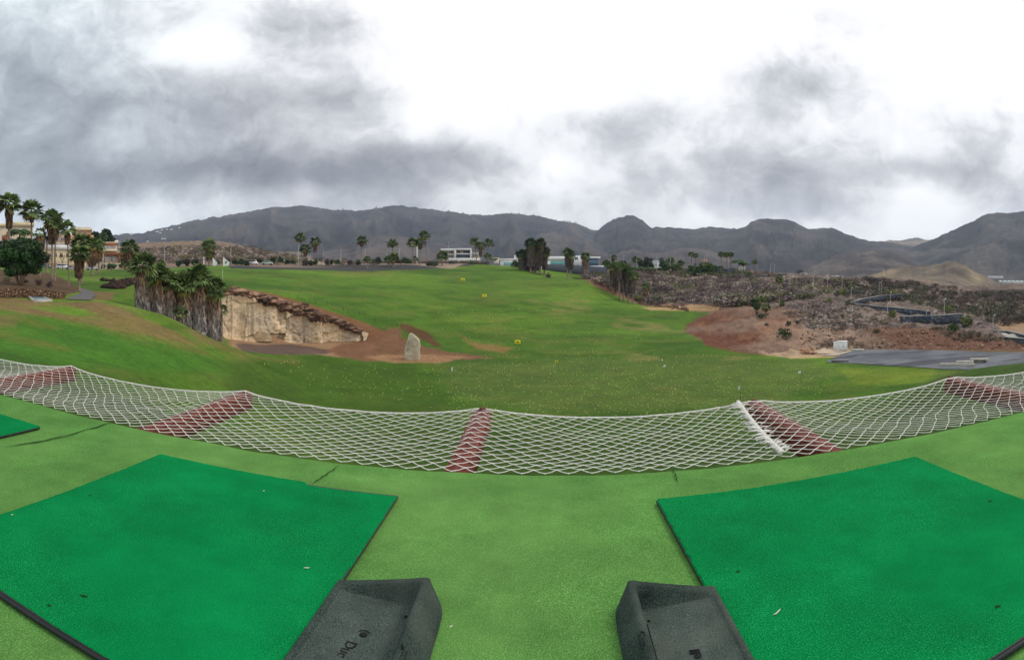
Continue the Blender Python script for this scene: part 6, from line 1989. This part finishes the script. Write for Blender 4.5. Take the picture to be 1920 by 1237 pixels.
# ---------------------------------------------------------------- palms and trees, one by one
GL = 'tall fan palms at the left edge'
LP = [  # px, foot py or None, distance, crown top, leaf px, skirt px, skirt half-width px, trunk px, leaves, lean px, kind, label
    (17, None, 104, 361, 27, 44, 7, 3.4, 40, 0, 'fan', 'tallest fan palm at the left picture edge, rising over the round tree'),
    (59, None, 106, 375, 25, 20, 5, 2.2, 36, 0, 'fan', 'second tall fan palm from the left picture edge'),
    (97.5, 528, None, 391, 25, 44, 9, 1.9, 38, 0, 'fan', 'tall fan palm with drooping brown skirt, left stem of the twin trunks'),
    (102.5, 529, None, 402, 20, 26, 8, 1.9, 22, 3, 'fan', 'tall fan palm with pale trunk, right stem of the twin trunks'),
    (74.5, 519, None, 425, 14, 34, 10, 2.0, 16, 0, 'fan', 'brown-skirted fan palm between the second palm and the twin trunks'),
    (129, 541, None, 413, 20, 26, 6, 1.5, 30, -5, 'fan', 'slim fan palm with leaning trunk at the edge of the path'),
    (37, None, 112, 417, 26, 0, 0, 2.4, 30, 0, 'feather', 'feather palm rising behind the round tree on the left'),
    (88, None, 122, 432, 18, 0, 0, 2.0, 24, 0, 'feather', 'small feather palm behind the twin trunks'),
    (148, 546, None, 459, 23, 40, 9, 2.8, 42, 0, 'fan', 'shaggy fan palm standing beside the path with a dark skirt'),
    (152.5, 532, None, 435, 25, 26, 8, 2.8, 40, 0, 'fan', 'fan palm behind the shaggy one beside the path'),
    (172.5, 516, None, 443, 20, 38, 10, 2.6, 38, 0, 'fan', 'fan palm with broad golden-brown skirt on the lawn in front of the silver car'),
    (185, 513, None, 447, 17, 28, 8, 2.2, 26, 0, 'fan', 'fan palm half hidden behind the golden-skirted one'),
    (242, 508, None, 449, 21, 26, 11, 2.2, 40, 0, 'fan', 'lone fan palm with brown skirt right of the villa'),
    (235, 508, None, 482, 13, 6, 3, 1.8, 24, 0, 'fan', 'short palm at the foot of the lone palm right of the villa'),
    (209, 511, None, 488, 12, 0, 0, 1.2, 18, 0, 'feather', 'young palm in front of the villa windows')]
for (px, base, r_, top, R, sk, sw, tr, n, ln_, kd, lab) in LP:
    palm(px, base, top, lab, r=r_, R=R, skirt=sk, skirt_w=sw, trunk=tr, n=n, blades=11, group=GL, lean=ln_, kind=kd, rmin=(70 if px < 110 else 50 if px < 160 else 100), rmax=205, pxu=True, dead=lin(104, 84, 68), skirt_tint=lin(166, 126, 88) if px > 165 else lin(120, 92, 68))
GN = 'shaggy palms above the quarry'
grey = lin(142, 132, 126)
tan_ = lin(136, 106, 80)
for (px, base, top, R, sk, sw, n, lab) in (
        (268, 583, 473, 1.55, 6.0, 0.72, 46, 'tallest shaggy palm at the left end of the clump, with a thick grey trunk'),
        (294, 590, 490, 1.6, 5.4, 0.78, 46, 'shaggy palm second from the left in the clump'),
        (316, 596, 506, 1.5, 5.2, 0.70, 40, 'darker shaggy palm set back, third from the left in the clump'),
        (345, 612, 508, 1.6, 5.6, 0.78, 42, 'shaggy palm in the middle of the clump with yellowing lower leaves'),
        (371, 622, 496, 1.75, 6.6, 0.92, 52, 'broad shaggy palm with the highest crown in the right half of the clump'),
        (399, 634, 518, 1.6, 6.2, 0.80, 46, 'shaggy palm at the right end of the clump, against the rock face')):
    palm(px, None, top, lab, r=61.5 + (px - 268) * 0.02, R=R * 1.12, skirt=sk, skirt_w=sw, trunk=0.42, n=n, blades=13, group=GN, dead=grey, skirt_tint=tan_, name='shaggy_palm')
palm(338, 604, 574, 'small palm shoot at the foot of the clump', R=0.8, trunk=0.15, n=24, blades=9, group=GN, r=59.5, name='palm_shoot')
palm(416, None, 570, 'green palm shoot between the clump and the rock face', r=70, R=0.9, trunk=0.14, n=22, blades=9, group=GN, name='palm_shoot')
GR = 'fan palms along the ridge'
for (px, base, top, sk, lean, lab) in (
        (566.5, 490, 436, 1.4, -0.7, 'tall thin fan palm beside the slim white post, leftmost on the ridge'),
        (572.5, 494, 457, 2.6, 0, 'shorter fan palm right beside the leftmost ridge palm'),
        (590, 490, 443, 4.0, 0.3, 'fan palm with long orange skirt, third from left on the ridge'),
        (676.5, 489, 441, 2.2, 0.4, 'single fan palm in the middle of the ridge between two lamp posts'),
        (736, 482, 447, 1.4, 0, 'fan palm rising behind the big dark palm bush'),
        (774, 482, 445, 1.6, 0, 'left palm of the group of three by the thick white pole'),
        (787.5, 494, 445, 2.6, 0, 'middle palm of the group of three by the thick white pole'),
        (800, 494, 432, 1.6, -0.8, 'tallest palm of the group of three by the thick white pole'),
        (894, 489, 444, 1.4, -1.2, 'slender leaning palm just right of the modern house'),
        (901, 489, 452, 4.6, 0, 'palm with bright golden skirt right of the modern house'),
        (914, 487, 447, 1.4, 0.6, 'rightmost slender palm beside the modern house')):
    palm(px, None, top, lab, r=(236 if px < 700 else 244 if px < 850 else 272), R=2.6, skirt=sk, skirt_w=0.85, trunk=0.20, n=28, blades=8, group=GR, lean=lean)
palm(392, None, 447, 'lone palm with orange skirt standing before the scrub hill', r=214, R=3.0, skirt=5.0, skirt_w=1.5, trunk=0.36, n=42, blades=10, group=GR)
palm(393, None, 467, 'short dark palm at the foot of the lone palm before the scrub hill', r=212, R=2.2, trunk=0.3, n=26, blades=8, group=GR)
palm(689, None, 479, 'short palm with pale trunk at the edge of the gravel bank', r=212, R=1.7, skirt=0.8, skirt_w=0.5, trunk=0.22, n=26, blades=8, group=GR)
palm(738, None, 473, 'big dark palm bush in the middle of the gravel bank', r=220, R=2.5, skirt=1.6, skirt_w=1.0, trunk=0.3, n=44, blades=9, group=GR)
palm(728, None, 479, 'smaller dark palm bush left of the big one', r=226, R=2.0, skirt=0.8, skirt_w=0.8, trunk=0.3, n=34, blades=8, group=GR)
palm(829, None, 470, 'bushy dark palm in front of the left wing of the modern house', r=252, R=2.8, skirt=1.0, skirt_w=0.8, trunk=0.32, n=44, blades=9, group=GR)
palm(778, None, 480, 'low palm between the pole and the left palm of the three', r=246, R=1.6, trunk=0.2, n=22, blades=8, group=GR)
palm(914, None, 473, 'low bushy palm at the crest below the slender palms', r=262, R=1.9, skirt=0.6, skirt_w=0.6, trunk=0.24, n=28, blades=8, group=GR)
palm(926, None, 480, 'low feather palm at the crest left of the white cottage', r=274, R=1.9, trunk=0.2, n=22, kind='feather', group=GR)
GB = 'dark palm group at the head of the range'
for (px, top, sk, sw, lab) in ((995, 446, 9.0, 1.5, 'tallest palm on the left of the dark palm group'), (1013, 446, 9.0, 1.6, 'tallest palm on the right of the dark palm group'), (978, 467, 5.5, 1.2, 'lower palm on the left flank of the dark palm group'),
                               (989, 466, 6.5, 1.3, 'palm in front between the left stems of the dark palm group'), (1003, 459, 8.0, 1.6, 'palm in the centre of the dark palm group'), (1021, 462, 7.0, 1.4, 'palm on the right flank of the dark palm group')):
    palm(px, None, top, lab, r=238 + (px * 7 % 5) * 2, R=2.7, skirt=sk, skirt_w=sw, trunk=0.36, n=46, blades=9, group=GB, dead=lin(96, 84, 78), skirt_tint=lin(92, 90, 64), green=(lin(48, 66, 40), lin(92, 112, 66)))
for (px, top, lab) in ((1064.5, 464, 'left palm of the close pair at the right head of the range'), (1070, 468, 'right palm of the close pair at the right head of the range')):
    palm(px, None, top, lab, r=222 + px % 3, R=2.2, skirt=5.4, skirt_w=1.2, trunk=0.28, n=40, blades=9, group=GB, dead=lin(96, 84, 80), skirt_tint=lin(100, 92, 70))
palm(1097.5, 521, 472, 'single palm with grey shaggy trunk at the edge of the range slope', r=207, R=2.0, skirt=7.0, skirt_w=1.1, trunk=0.36, n=38, blades=9, group=GB, dead=lin(128, 114, 108), skirt_tint=lin(130, 106, 84))
GS = 'palms on the slope above the ravine'
for (px, r_, top, sk, sw, lab) in ((1150, 186, 491, 6.0, 1.1, 'leftmost palm of the skirted group on the slope above the ravine'), (1161, 181, 490, 4.0, 1.0, 'front palm with slim pale trunk in the skirted slope group'), (1169, 185, 494, 7.0, 1.1, 'darkest palm in the middle of the skirted slope group'),
                                   (1178, 182, 499, 6.4, 1.1, 'palm right of the middle in the skirted slope group'), (1187, 180, 508, 5.0, 0.9, 'shortest palm at the right of the skirted slope group'), (1155, 190, 498, 6.0, 1.1, 'palm behind the front one in the skirted slope group')):
    palm(px, None, top, lab, r=r_, R=1.9, skirt=sk, skirt_w=sw, trunk=0.24, n=38, blades=9, group=GS, dead=lin(104, 92, 88), skirt_tint=lin(104, 92, 72))
palm(1210.5, None, 529, 'isolated palm with golden skirt beside the ravine', r=174, R=1.5, skirt=2.6, skirt_w=0.8, trunk=0.2, n=30, blades=8, group=GS)
palm(1461, None, 517, 'tall thin palm standing alone on the scrub bank', r=131, R=1.05, skirt=0.5, skirt_w=0.4, trunk=0.13, n=30, blades=9, group=GS)
palm(1466, None, 563, 'short palm beside the tall thin one', r=132, R=0.9, skirt=0.8, skirt_w=0.4, trunk=0.16, n=22, blades=8, group=GS)
GP = 'palms on the right plateau'
for (px, r_, top, R, sk, kind, lab) in (
        (1150, 282, 476, 2.1, 1.8, 'fan', 'palm between the white flat roof and the first lamp post on the plateau'),
        (1137, 285, 486, 2.2, 0.6, 'fan', 'low palm right of the flat-roofed end of the white building'),
        (1296.5, 262, 471, 1.7, 0.6, 'fan', 'left of the two thin palms just left of the gazebo'), (1304.5, 264, 474, 1.6, 0.6, 'fan', 'right of the two thin palms just left of the gazebo'),
        (1352.5, 256, 471, 1.8, 0.6, 'fan', 'left of the three thin palms right of the gazebo'), (1363, 259, 472, 1.7, 0.6, 'fan', 'middle of the three thin palms right of the gazebo'), (1370, 262, 472, 1.6, 0.6, 'fan', 'right of the three thin palms right of the gazebo'),
        (1384, 255, 480, 3.1, 0.0, 'feather', 'large feather palm on the plateau right of the gazebo'), (1394, 257, 487, 2.2, 0.6, 'feather', 'smaller feather palm beside the large one right of the gazebo'),
        (1415.5, 262, 486, 1.5, 0.5, 'fan', 'rightmost small palm on the plateau edge'),
        (1188, 268, 496, 2.0, 0, 'feather', 'low feather palm below the first dark tree on the plateau edge'), (1199, 266, 496, 2.2, 0, 'feather', 'low feather palm left of centre below the reddish roof'),
        (1207, 267, 497, 2.2, 0, 'feather', 'low feather palm right below the reddish roof'), (1218.5, 266, 497, 2.2, 0, 'feather', 'low feather palm right of the reddish roof by the dark trees'),
        (1276, 268, 487, 2.0, 2.0, 'fan', 'shaggy palm left of the gazebo hedge'), (1258, 272, 481, 1.9, 1.5, 'fan', 'palm among the dark trees beside the lamp with two heads'), (1192, 276, 480, 2.2, 1.2, 'fan', 'palm left of the domed dark tree on the plateau')):
    palm(px, None, top, lab, r=r_, R=R, skirt=sk, skirt_w=0.8, trunk=0.19, n=30, blades=8, group=GP, kind=kind)
# broadleaf trees
tree(38, 535, 446, 96, 'large round dark-green tree in the soil bed on the left', DARKG + [lin(58, 92, 40), lin(44, 78, 36)], r=62, trunk_frac=0.22, clumps=90, detail=4.2, size=0.13, trunk_col=lin(128, 108, 92))
tree(188, None, 431, 54, 'domed dark tree above the villa', DARKG, r=246, trunk_frac=0.2, clumps=44, detail=2.6)
GT = 'trees on the right plateau'
for (px, r_, top, w, cols, lab) in ((1163, 280, 486, 18, GREENS, 'dark bushy tree right of the first plateau lamp post'), (1178, 275, 491, 16, OLIVE, 'olive bushy tree in the middle of the left plateau trees'), (1211.5, 284, 482, 24, DARKG, 'domed dark tree behind the reddish roof'),
                                    (1246, 276, 482, 18, DARKG, 'dark tree left of the lamp with two heads'), (1254, 270, 491, 22, GREENS, 'green tree in front of the lamp with two heads'), (1268, 270, 494, 20, OLIVE, 'olive tree between the lamp with two heads and the gazebo'),
                                    (1141, 284, 487, 14, GREENS, 'small green tree right of the flat white roof'), (1300, 266, 492, 16, GREENS, 'green tree under the thin palms left of the gazebo'), (1484, 310, 515, 11, DARKG, 'round dark tree beside the pale red-roofed house')):
    tree(px, None, top, w * 1.35, lab, cols, r=r_ - 8, trunk_frac=0.1, group=GT, clumps=22, detail=1.4)
# bright hedge before the gazebo and other distinct shrubs
GH = 'hedge shrubs around the gazebo'
for i, (px, w, h, lab) in enumerate(((1308, 18, 13, 'green hedge shrub left of the gazebo'), (1322, 20, 15, 'green hedge shrub in front of the gazebo'), (1336, 20, 14, 'green hedge shrub right of the gazebo'), (1349, 16, 10, 'low green shrub under the thin palms right of the gazebo'), (1372, 14, 8, 'low green shrub left of the large feather palm'))):
    bush(px, None, w * 1.2, h * 2.0, lab, YGREEN[2:] + GREENS, r=254 + i, group=GH)
GBU = 'distinct green shrubs on the scrub banks'
for (px, base, w, h, cols, lab) in (
        (1471, 632, 38, 19, DARKG, 'wide rounded dark shrub on the bare reddish bank'), (1436.5, 611, 11, 7, PURPLE + DARKG, 'small dark shrub left above the wide rounded one'), (1478, 609, 13, 9, DARKG + PURPLE, 'small dark shrub right above the wide rounded one'), (1495, 607, 13, 9, PURPLE + DARKG, 'brownish shrub at the edge of the rubble above the wide rounded one'),
        (1643, 624, 14, 9, DARKG, 'small dark shrub on the red-brown bank behind the parking lot'), (1785, 624, 30, 24, OLIVE + GREENS, 'large olive shrub right of the tallest dark wall'), (1810, 612, 28, 26, OLIVE + YGREEN[2:], 'taller olive shrub behind the one beside the dark wall'),
        (1674, 595, 20, 17, YGREEN + OLIVE, 'yellow-green domed shrub between the two long dark walls'), (1776, 584, 26, 12, YGREEN, 'bright yellow-green shrub behind the thin post above the tallest wall'), (1669, 552, 26, 12, YGREEN, 'bright yellow-green shrub above the rising dark wall'),
        (1729, 604, 11, 8, OLIVE, 'small grey-green shrub against the tallest dark wall'), (1590, 571, 18, 9, DARKG, 'dark green shrub at the end of the rising dark wall'), (1583, 553, 22, 14, OLIVE + YGREEN, 'olive shrub below two lamp posts in the ravine'),
        (1597, 545, 22, 14, OLIVE, 'olive shrub under the dark cliff band'), (1545, 542, 18, 11, YGREEN + OLIVE, 'yellow-green shrub below the second ravine lamp post'), (1498, 561, 22, 14, OLIVE, 'olive shrub right of the tall thin palm'), (1553, 565, 24, 9, YGREEN + OLIVE, 'low yellow-green shrub on the grey scree'),
        (1404, 517, 12, 9, YGREEN[2:] + GREENS, 'round green shrub on the plateau edge above the ravine'), (1371, 521, 16, 9, GREENS, 'green shrub hanging below the gazebo terrace wall'), (1238, 567, 26, 16, OLIVE + GREENS, 'big olive shrub at the foot of the ravine slope'),
        (1348, 571, 30, 17, OLIVE + GREENS, 'big olive-green shrub at the foot of the gully'), (1195, 563, 24, 11, OLIVE + YGREEN, 'olive shrub right below the skirted slope palms'), (1430, 568, 26, 18, OLIVE + YGREEN, 'olive shrub behind the small tree by the tall thin palm'), (1500, 508, 20, 8, PURPLE, 'reddish-brown shrub beside the rightmost plateau palm')):
    bush(px, base, w, h, lab, cols, group=GBU, rmin=85, rmax=300)
tree(1419, 589, 560, 26, 'small dark leafy tree on the reddish bank left of the tall thin palm', DARKG + GREENS, trunk_frac=0.25, clumps=24, detail=1.6, rmin=85, rmax=200)
palm(1436, 589, 568, 'short bushy palm right of the small dark tree on the bank', R=1.2, skirt=0.5, skirt_w=0.4, trunk=0.2, n=26, blades=9, group=GS, rmin=85, rmax=200)
bush(1426, 597, 26, 11, 'dark shrub at the foot of the small tree on the bank', DARKG, group=GBU, rmin=85, rmax=200)
bush(424, 546, 26, 17, 'bright green bush behind the right end of the palm clump', [lin(84, 112, 48), lin(104, 128, 56)], r=91)
bush(445, 541, 26, 10, 'grey-green bush on top of the quarry beside the bright green one', OLIVE + PURPLE, r=92)
bush(515, 558, 20, 9, 'dry grey bush on the quarry crust near the start of the fence', PURPLE + OLIVE, r=94)
bush(573, 577, 22, 10, 'dry grey bush on the quarry crust below the fence', PURPLE, r=96)
bush(1105, 520, 10, 7, 'dark shrub beside the single grey-trunked palm', DARKG + PURPLE, r=206)
bush(912, 494, 14, 6, 'dark shrub at the very crest of the range', DARKG, r=262)
bush(966, 498, 20, 16, 'dark bush at the left foot of the dark palm group', DARKG, r=250)
bush(1028, 505, 14, 10, 'dark bush at the right foot of the dark palm group', DARKG + PURPLE, r=236)
bush(885, 494, 22, 9, 'olive shrub below the terrace of the modern house', OLIVE + GREENS, r=262)
bush(851, 494, 24, 9, 'olive shrub below the modern house, left of the palm', OLIVE + PURPLE, r=258)

# rounded hedge shrubs along the far road, left to right
GRB = 'rounded dark shrubs along the ridge road'
row = [(194, 9, 11), (207, 10, 10), (214, 10, 11), (228, 11, 11), (300, 16, 12), (333, 14, 12), (347, 16, 13), (366, 14, 12), (407, 10, 10), (441, 12, 11), (452, 12, 11), (463, 12, 10), (485, 9, 11), (490, 9, 11), (511, 10, 13), (527, 11, 13), (539, 10, 11), (549, 10, 13), (572, 12, 12), (583, 10, 11), (592, 11, 13), (613, 10, 11), (622, 9, 11), (633, 10, 11), (655, 10, 10), (672, 10, 9), (708, 14, 12), (746, 9, 9), (760, 12, 12), (766, 10, 9), (806, 12, 9), (815, 14, 8)]
ordn = ['first', 'second', 'third', 'fourth', 'fifth', 'sixth', 'seventh', 'eighth', 'ninth', 'tenth', 'eleventh', 'twelfth', 'thirteenth', 'fourteenth', 'fifteenth', 'sixteenth', 'seventeenth', 'eighteenth', 'nineteenth', 'twentieth']
for i, (px, w, h) in enumerate(row):
    r_ = 205 if px < 260 else 216 if px < 480 else 226 if px < 700 else 240
    side = 'left' if i < 16 else 'right'
    n_ = i if i < 16 else len(row) - 1 - i
    bush(px, None, w * 1.25, h * 1.55, 'rounded dark shrub of the ridge road row, %s from the %s end' % (ordn[n_], side), DARKG if i % 3 else DARKG + PURPLE, r=r_, group=GRB, detail=1.1)
GBT = 'leafless pruned trees along the ridge'
bt = [(91, 478, 18), (117, 474, 16), (431, 481, 22), (472, 482, 18), (514, 480, 18), (602, 482, 14), (645, 482, 14), (699, 484, 12), (193.5, 486, 14), (752, 486, 14)]
bl = ['leafless tree in front of the hotel, right of the round tree', 'leafless tree in front of the hotel, right of the twin trunks', 'leafless pruned tree behind the large dark-emblem banner', 'leafless pruned tree right behind the white van', 'leafless pruned tree left of the ridge palms',
      'leafless pruned tree right of the orange-skirted ridge palm', 'leafless pruned tree left of the single ridge palm', 'leafless pruned tree left of the big dark palm bush', 'pale leafless tree beside the silver car', 'leafless pruned tree left of the three palms by the thick pole']
for (px, top, w), lab in zip(bt, bl):
    r_ = 200 if px < 260 else 218 if px < 480 else 229 if px < 700 else 242
    bare_tree(px, None, top, w, lab, r=r_, group=GBT, col=lin(168, 158, 146) if px == 193.5 else None)
for (px, w, h, cols, lab) in ((70, 20, 14, PURPLE + [lin(112, 84, 62)], 'dry brown shrub under the round tree, right of its trunk'), (92, 16, 13, PURPLE, 'dry brown shrub in the soil bed left of the twin trunks'), (12, 18, 10, OLIVE + PURPLE, 'grey-green shrub in the soil bed at the left picture edge'), (48, 14, 12, PURPLE, 'dry twiggy shrub just behind the trunk of the round tree')):
    bush(px, None, w, h, lab, cols, r=66, group='dry shrubs in the soil bed')

# lamp posts and poles
GLP = 'lamp posts along the far road'
for (px, r_, top, th, lab) in ((308, 220, 463, .10, 'pale lamp post behind the shaggy palm clump before the scrub hill'), (433, 224, 461.5, .11, 'pale lamp post behind the large dark-emblem banner'), (559.5, 214, 459, .10, 'slim white lamp post beside the leftmost ridge palm'),
                               (582.5, 262, 474, .09, 'short far lamp post between the leftmost ridge palms'), (606, 262, 471, .09, 'short far lamp post right of the orange-skirted ridge palm'), (639, 258, 468.5, .09, 'pale lamp post midway between the ridge palm groups'),
                               (684.5, 256, 467.5, .09, 'pale lamp post right of the single ridge palm'), (749, 268, 466, .12, 'white lamp post right of the big dark palm bush'), (725, 272, 477, .10, 'stub of a white post left of the big dark palm bush'), (841, 262, 454, .08, 'tall thin lamp post in front of the modern house'),
                               (193, 200, 466, .12, 'white lamp post in front of the villa'), (223.5, 224, 453, .10, 'pale lamp post at the right corner of the villa'), (3, 130, 441, .09, 'pale lamp post at the left picture edge among the palms')):
    lamp_post(px, None, top, lab, r=r_, group=GLP, th=th, arm=0.35)
P = stand(782, 250); rr = math.hypot(P[0], P[1]); H = (Y0 - 458) / FP * rr - P[2]
root = empty('white_mast', P, 0, label='thick white mast behind the group of three ridge palms', cat='mast')
G().tube([(0, 0, -.2), (0, 0, H)], [0.30, 0.24], 10).build('pole', M_WHITE, root, True); G().lathe([(0.34, -.1), (0.34, 0.2), (0.28, 0.3)], 10).build('base', M_CONC, root); G().lathe([(0.27, H - .1), (0.27, H + .15)], 10).build('cap', M_POLE, root)
GLR = 'thin lamp posts above the ravine'
for (px, r_, top, hd, lab) in ((1145, 268, 478, 2, 'two-headed lamp post right of the white flat roof on the plateau'), (1169.5, 270, 479.5, 2, 'two-headed lamp post among the left plateau trees'), (1194, 272, 481, 1, 'lamp post left of the domed dark tree'), (1231.5, 262, 481, 1, 'lamp post right of the reddish roof'), (1257, 264, 482.5, 2, 'two-headed lamp post among the dark plateau trees'),
                               (1325, 280, 479, 1, 'lamp post behind the gazebo roof'), (1445, 262, 494.5, 1, 'left of two thin posts right of the plateau palms'), (1451.5, 262, 497, 1, 'right of two thin posts right of the plateau palms'), (1481, 190, 513, 1, 'thin lamp post in front of the round dark tree above the ravine'), (1525.5, 176, 514.5, 1, 'thin lamp post left of the white warehouse'), (1551.5, 178, 514, 1, 'thin lamp post below the white warehouse'), (1579, 180, 518.5, 1, 'thin lamp post right of the white warehouse'),
                               (1596, 150, 539, 1, 'thin lamp post at the left end of the rising dark wall'), (1648.5, 178, 529, 1, 'left of two thin posts below the scrub cliff'), (1652.5, 176, 527, 1, 'right of two thin posts below the scrub cliff'), (1669.5, 140, 547, 1, 'thin lamp post in front of the rising dark wall'), (1664, 122, 569, 1, 'thin lamp post beside the yellow-green domed shrub'),
                               (1737, 112, 582, 1, 'thin lamp post in front of the tallest dark wall'), (1770.5, 124, 559.5, 1, 'thin lamp post at the bright yellow-green shrub'), (1862, 106, 590.5, 1, 'thin lamp post nearest the pale ramp on the right')):
    lamp_post(px, None, top, lab, r=r_, group=GLR, th=0.055 if r_ < 200 else 0.08, arm=0.3, heads=hd)

# ---------------------------------------------------------------- ground cover: dry scrub nobody could count
def scrub(name, n, sampler, seed, cols, smin, smax, label, leaves=34):
    rg = np.random.default_rng(seed)
    protos = []
    for k in range(7):
        cs = np.array([(rg.normal() * .45, rg.normal() * .45, 0.25 + 0.35 * rg.random()) for _ in range(5)]); rs = np.full(5, 0.42)
        Q, C = leaf_cloud(cs, rs, leaves, 0.13, rg, [np.ones(3)], 0.8)
        protos.append((Q, C))
    QQ = []; CC = []
    for i in range(n):
        p = sampler(rg); s = smin + (smax - smin) * rg.random() ** 1.7
        Q, C = protos[rg.integers(7)]
        q = rg.random() * 6.28; c_, s_ = math.cos(q), math.sin(q)
        X = Q[..., 0] * c_ - Q[..., 1] * s_; Y = Q[..., 0] * s_ + Q[..., 1] * c_
        QQ.append(np.stack([X * s + p[0], Y * s + p[1], Q[..., 2] * s * (0.7 + 0.5 * rg.random()) + p[2] - 0.1 * s], -1))
        kc = float(fbm(np.array(p[0] * 0.07), np.array(p[1] * 0.07), seed, 4)) * 2.2 - 0.6 + 0.25 * rg.normal()
        CC.append(C * cols[int(np.clip(kc, 0, 0.999) * len(cols))] * (0.85 + 0.3 * rg.random()))
    o = quads_mesh(name, np.concatenate(QQ), np.concatenate(CC), M_LEAF, None)
    props(o, label, 'scrub', kind='stuff')


DRYS = [lin(136, 120, 114), lin(120, 104, 100), lin(150, 134, 124), lin(108, 94, 92), lin(136, 128, 104), lin(124, 124, 92), lin(104, 90, 86)]
RAV = [[(1110, 532), (1160, 548), (1215, 572), (1340, 576), (1420, 572), (1500, 560), (1620, 545), (1620, 528), (1480, 524), (1400, 522), (1300, 516), (1200, 512), (1110, 512)]]
scrub('ravine_scrub', 1350, px_sampler(RAV, 100, 300), 5, [lin(116, 100, 98), lin(150, 134, 124), lin(104, 90, 90), lin(164, 146, 132), lin(130, 128, 92), lin(128, 112, 108), lin(108, 112, 74), lin(98, 84, 82)], 0.8, 2.7, 'grey-brown dry scrub covering the ravine slope below the plateau')
scrub('cliff_scrub', 1100, px_sampler([[(1500, 522), (1640, 524), (1760, 533), (1815, 548), (1930, 548), (1960, 600), (1880, 612), (1820, 590), (1700, 566), (1600, 560), (1500, 540)]], 100, 300), 6, [lin(84, 72, 66), lin(98, 84, 76), lin(74, 66, 62), lin(92, 92, 68), lin(112, 98, 86), lin(80, 84, 60)], 0.6, 1.9, 'dark brown scrub over the cliff band and gully on the right')
scrub('bank_scrub', 520, px_sampler([[(1480, 560), (1600, 562), (1700, 600), (1720, 612), (1560, 622), (1500, 612), (1470, 590)], [(1720, 612), (1800, 618), (1900, 640), (1800, 640)], [(1520, 640), (1600, 636), (1660, 654), (1540, 652)]], 85, 170), 8, [lin(116, 100, 90), lin(98, 84, 76), lin(128, 110, 94), lin(104, 102, 74), lin(90, 74, 66)], 0.25, 0.9, 'sparse dry scrub on the stony bank above the parking lot')
scrub('slope_scrub', 150, px_sampler([[(1075, 514), (1110, 528), (1200, 572), (1290, 584), (1290, 578), (1200, 566), (1120, 530), (1085, 510)]], 140, 240), 9, [lin(116, 90, 74), lin(98, 78, 68), lin(92, 90, 62)], 0.3, 0.9, 'low brown scrub along the right-hand edge of the range')
scrub('hill_scrub', 900, px_sampler([[(205, 488), (260, 470), (330, 462), (400, 458), (470, 462), (540, 476), (600, 487), (640, 490), (640, 494), (300, 494)]], 222, 420), 10, [lin(118, 104, 96), lin(104, 90, 84), lin(112, 104, 66), lin(132, 118, 106), lin(92, 80, 76), lin(104, 108, 70)], 0.7, 2.2, 'dry scrub dotted over the rocky hill behind the left lawn')
scrub('ridge_scrub', 260, px_sampler([[(600, 492), (830, 486), (905, 486), (905, 491), (830, 493), (640, 498)]], 225, 300), 12, [lin(118, 98, 86), lin(98, 82, 76), lin(140, 120, 100)], 0.6, 2.0, 'dry scrub on the pale earth behind the ridge road')
scrub('plateau_scrub', 520, px_sampler([[(1130, 512), (1400, 520), (1480, 520), (1400, 510), (1300, 506), (1130, 504)]], 235, 310), 13, [lin(124, 112, 90), lin(98, 104, 64), lin(78, 96, 54), lin(66, 86, 48), lin(130, 112, 98)], 0.7, 2.4, 'mixed scrub and low greenery along the plateau edge')
V, F, C = stone_blocks(650, px_sampler([[(250, 486), (330, 466), (430, 466), (540, 482), (620, 490), (300, 493)]], 222, 400), np.random.default_rng(14), [lin(176, 160, 152), lin(150, 134, 128), lin(126, 108, 100)], 0.3, 1.3)
props(mesh_obj('hill_rocks', V, F, M_STONE, None, C), 'pale rocks scattered over the hill behind the left lawn', 'rocks', kind='stuff')

# pines along the mountain crest: a far wood that reads as one fringe
def crest_pines():
    rg = np.random.default_rng(77); QQ = []; CC = []
    for (lo, hi, n) in ((600, 735, 70), (820, 900, 34), (930, 1100, 120), (560, 600, 8)):
        for i in range(n):
            px = lo + (hi - lo) * rg.random(); k_ = int(np.clip(np.searchsorted(px_, px), 0, len(px_) - 1)); j = 88 - int(rg.random() ** 2 * 10)
            p = np.array([mx_[k_, j], my_[k_, j], mz_[k_, j] - 2]); h = 6 + 11 * rg.random()
            for q in range(3):
                a = q * 1.05; w = h * 0.28 * np.array([math.cos(a), math.sin(a), 0]); up = np.array([0, 0, h])
                QQ.append([p - w, p + w, p + w * 0.35 + up * 0.8, p - w * 0.3 + up]); CC.append(lin(40, 48, 44))
    o = quads_mesh('crest_pines', np.array(QQ), np.array(CC), M_LEAF, None)
    props(o, 'dark pines fringing the mountain crest', 'pines', kind='stuff')


crest_pines()
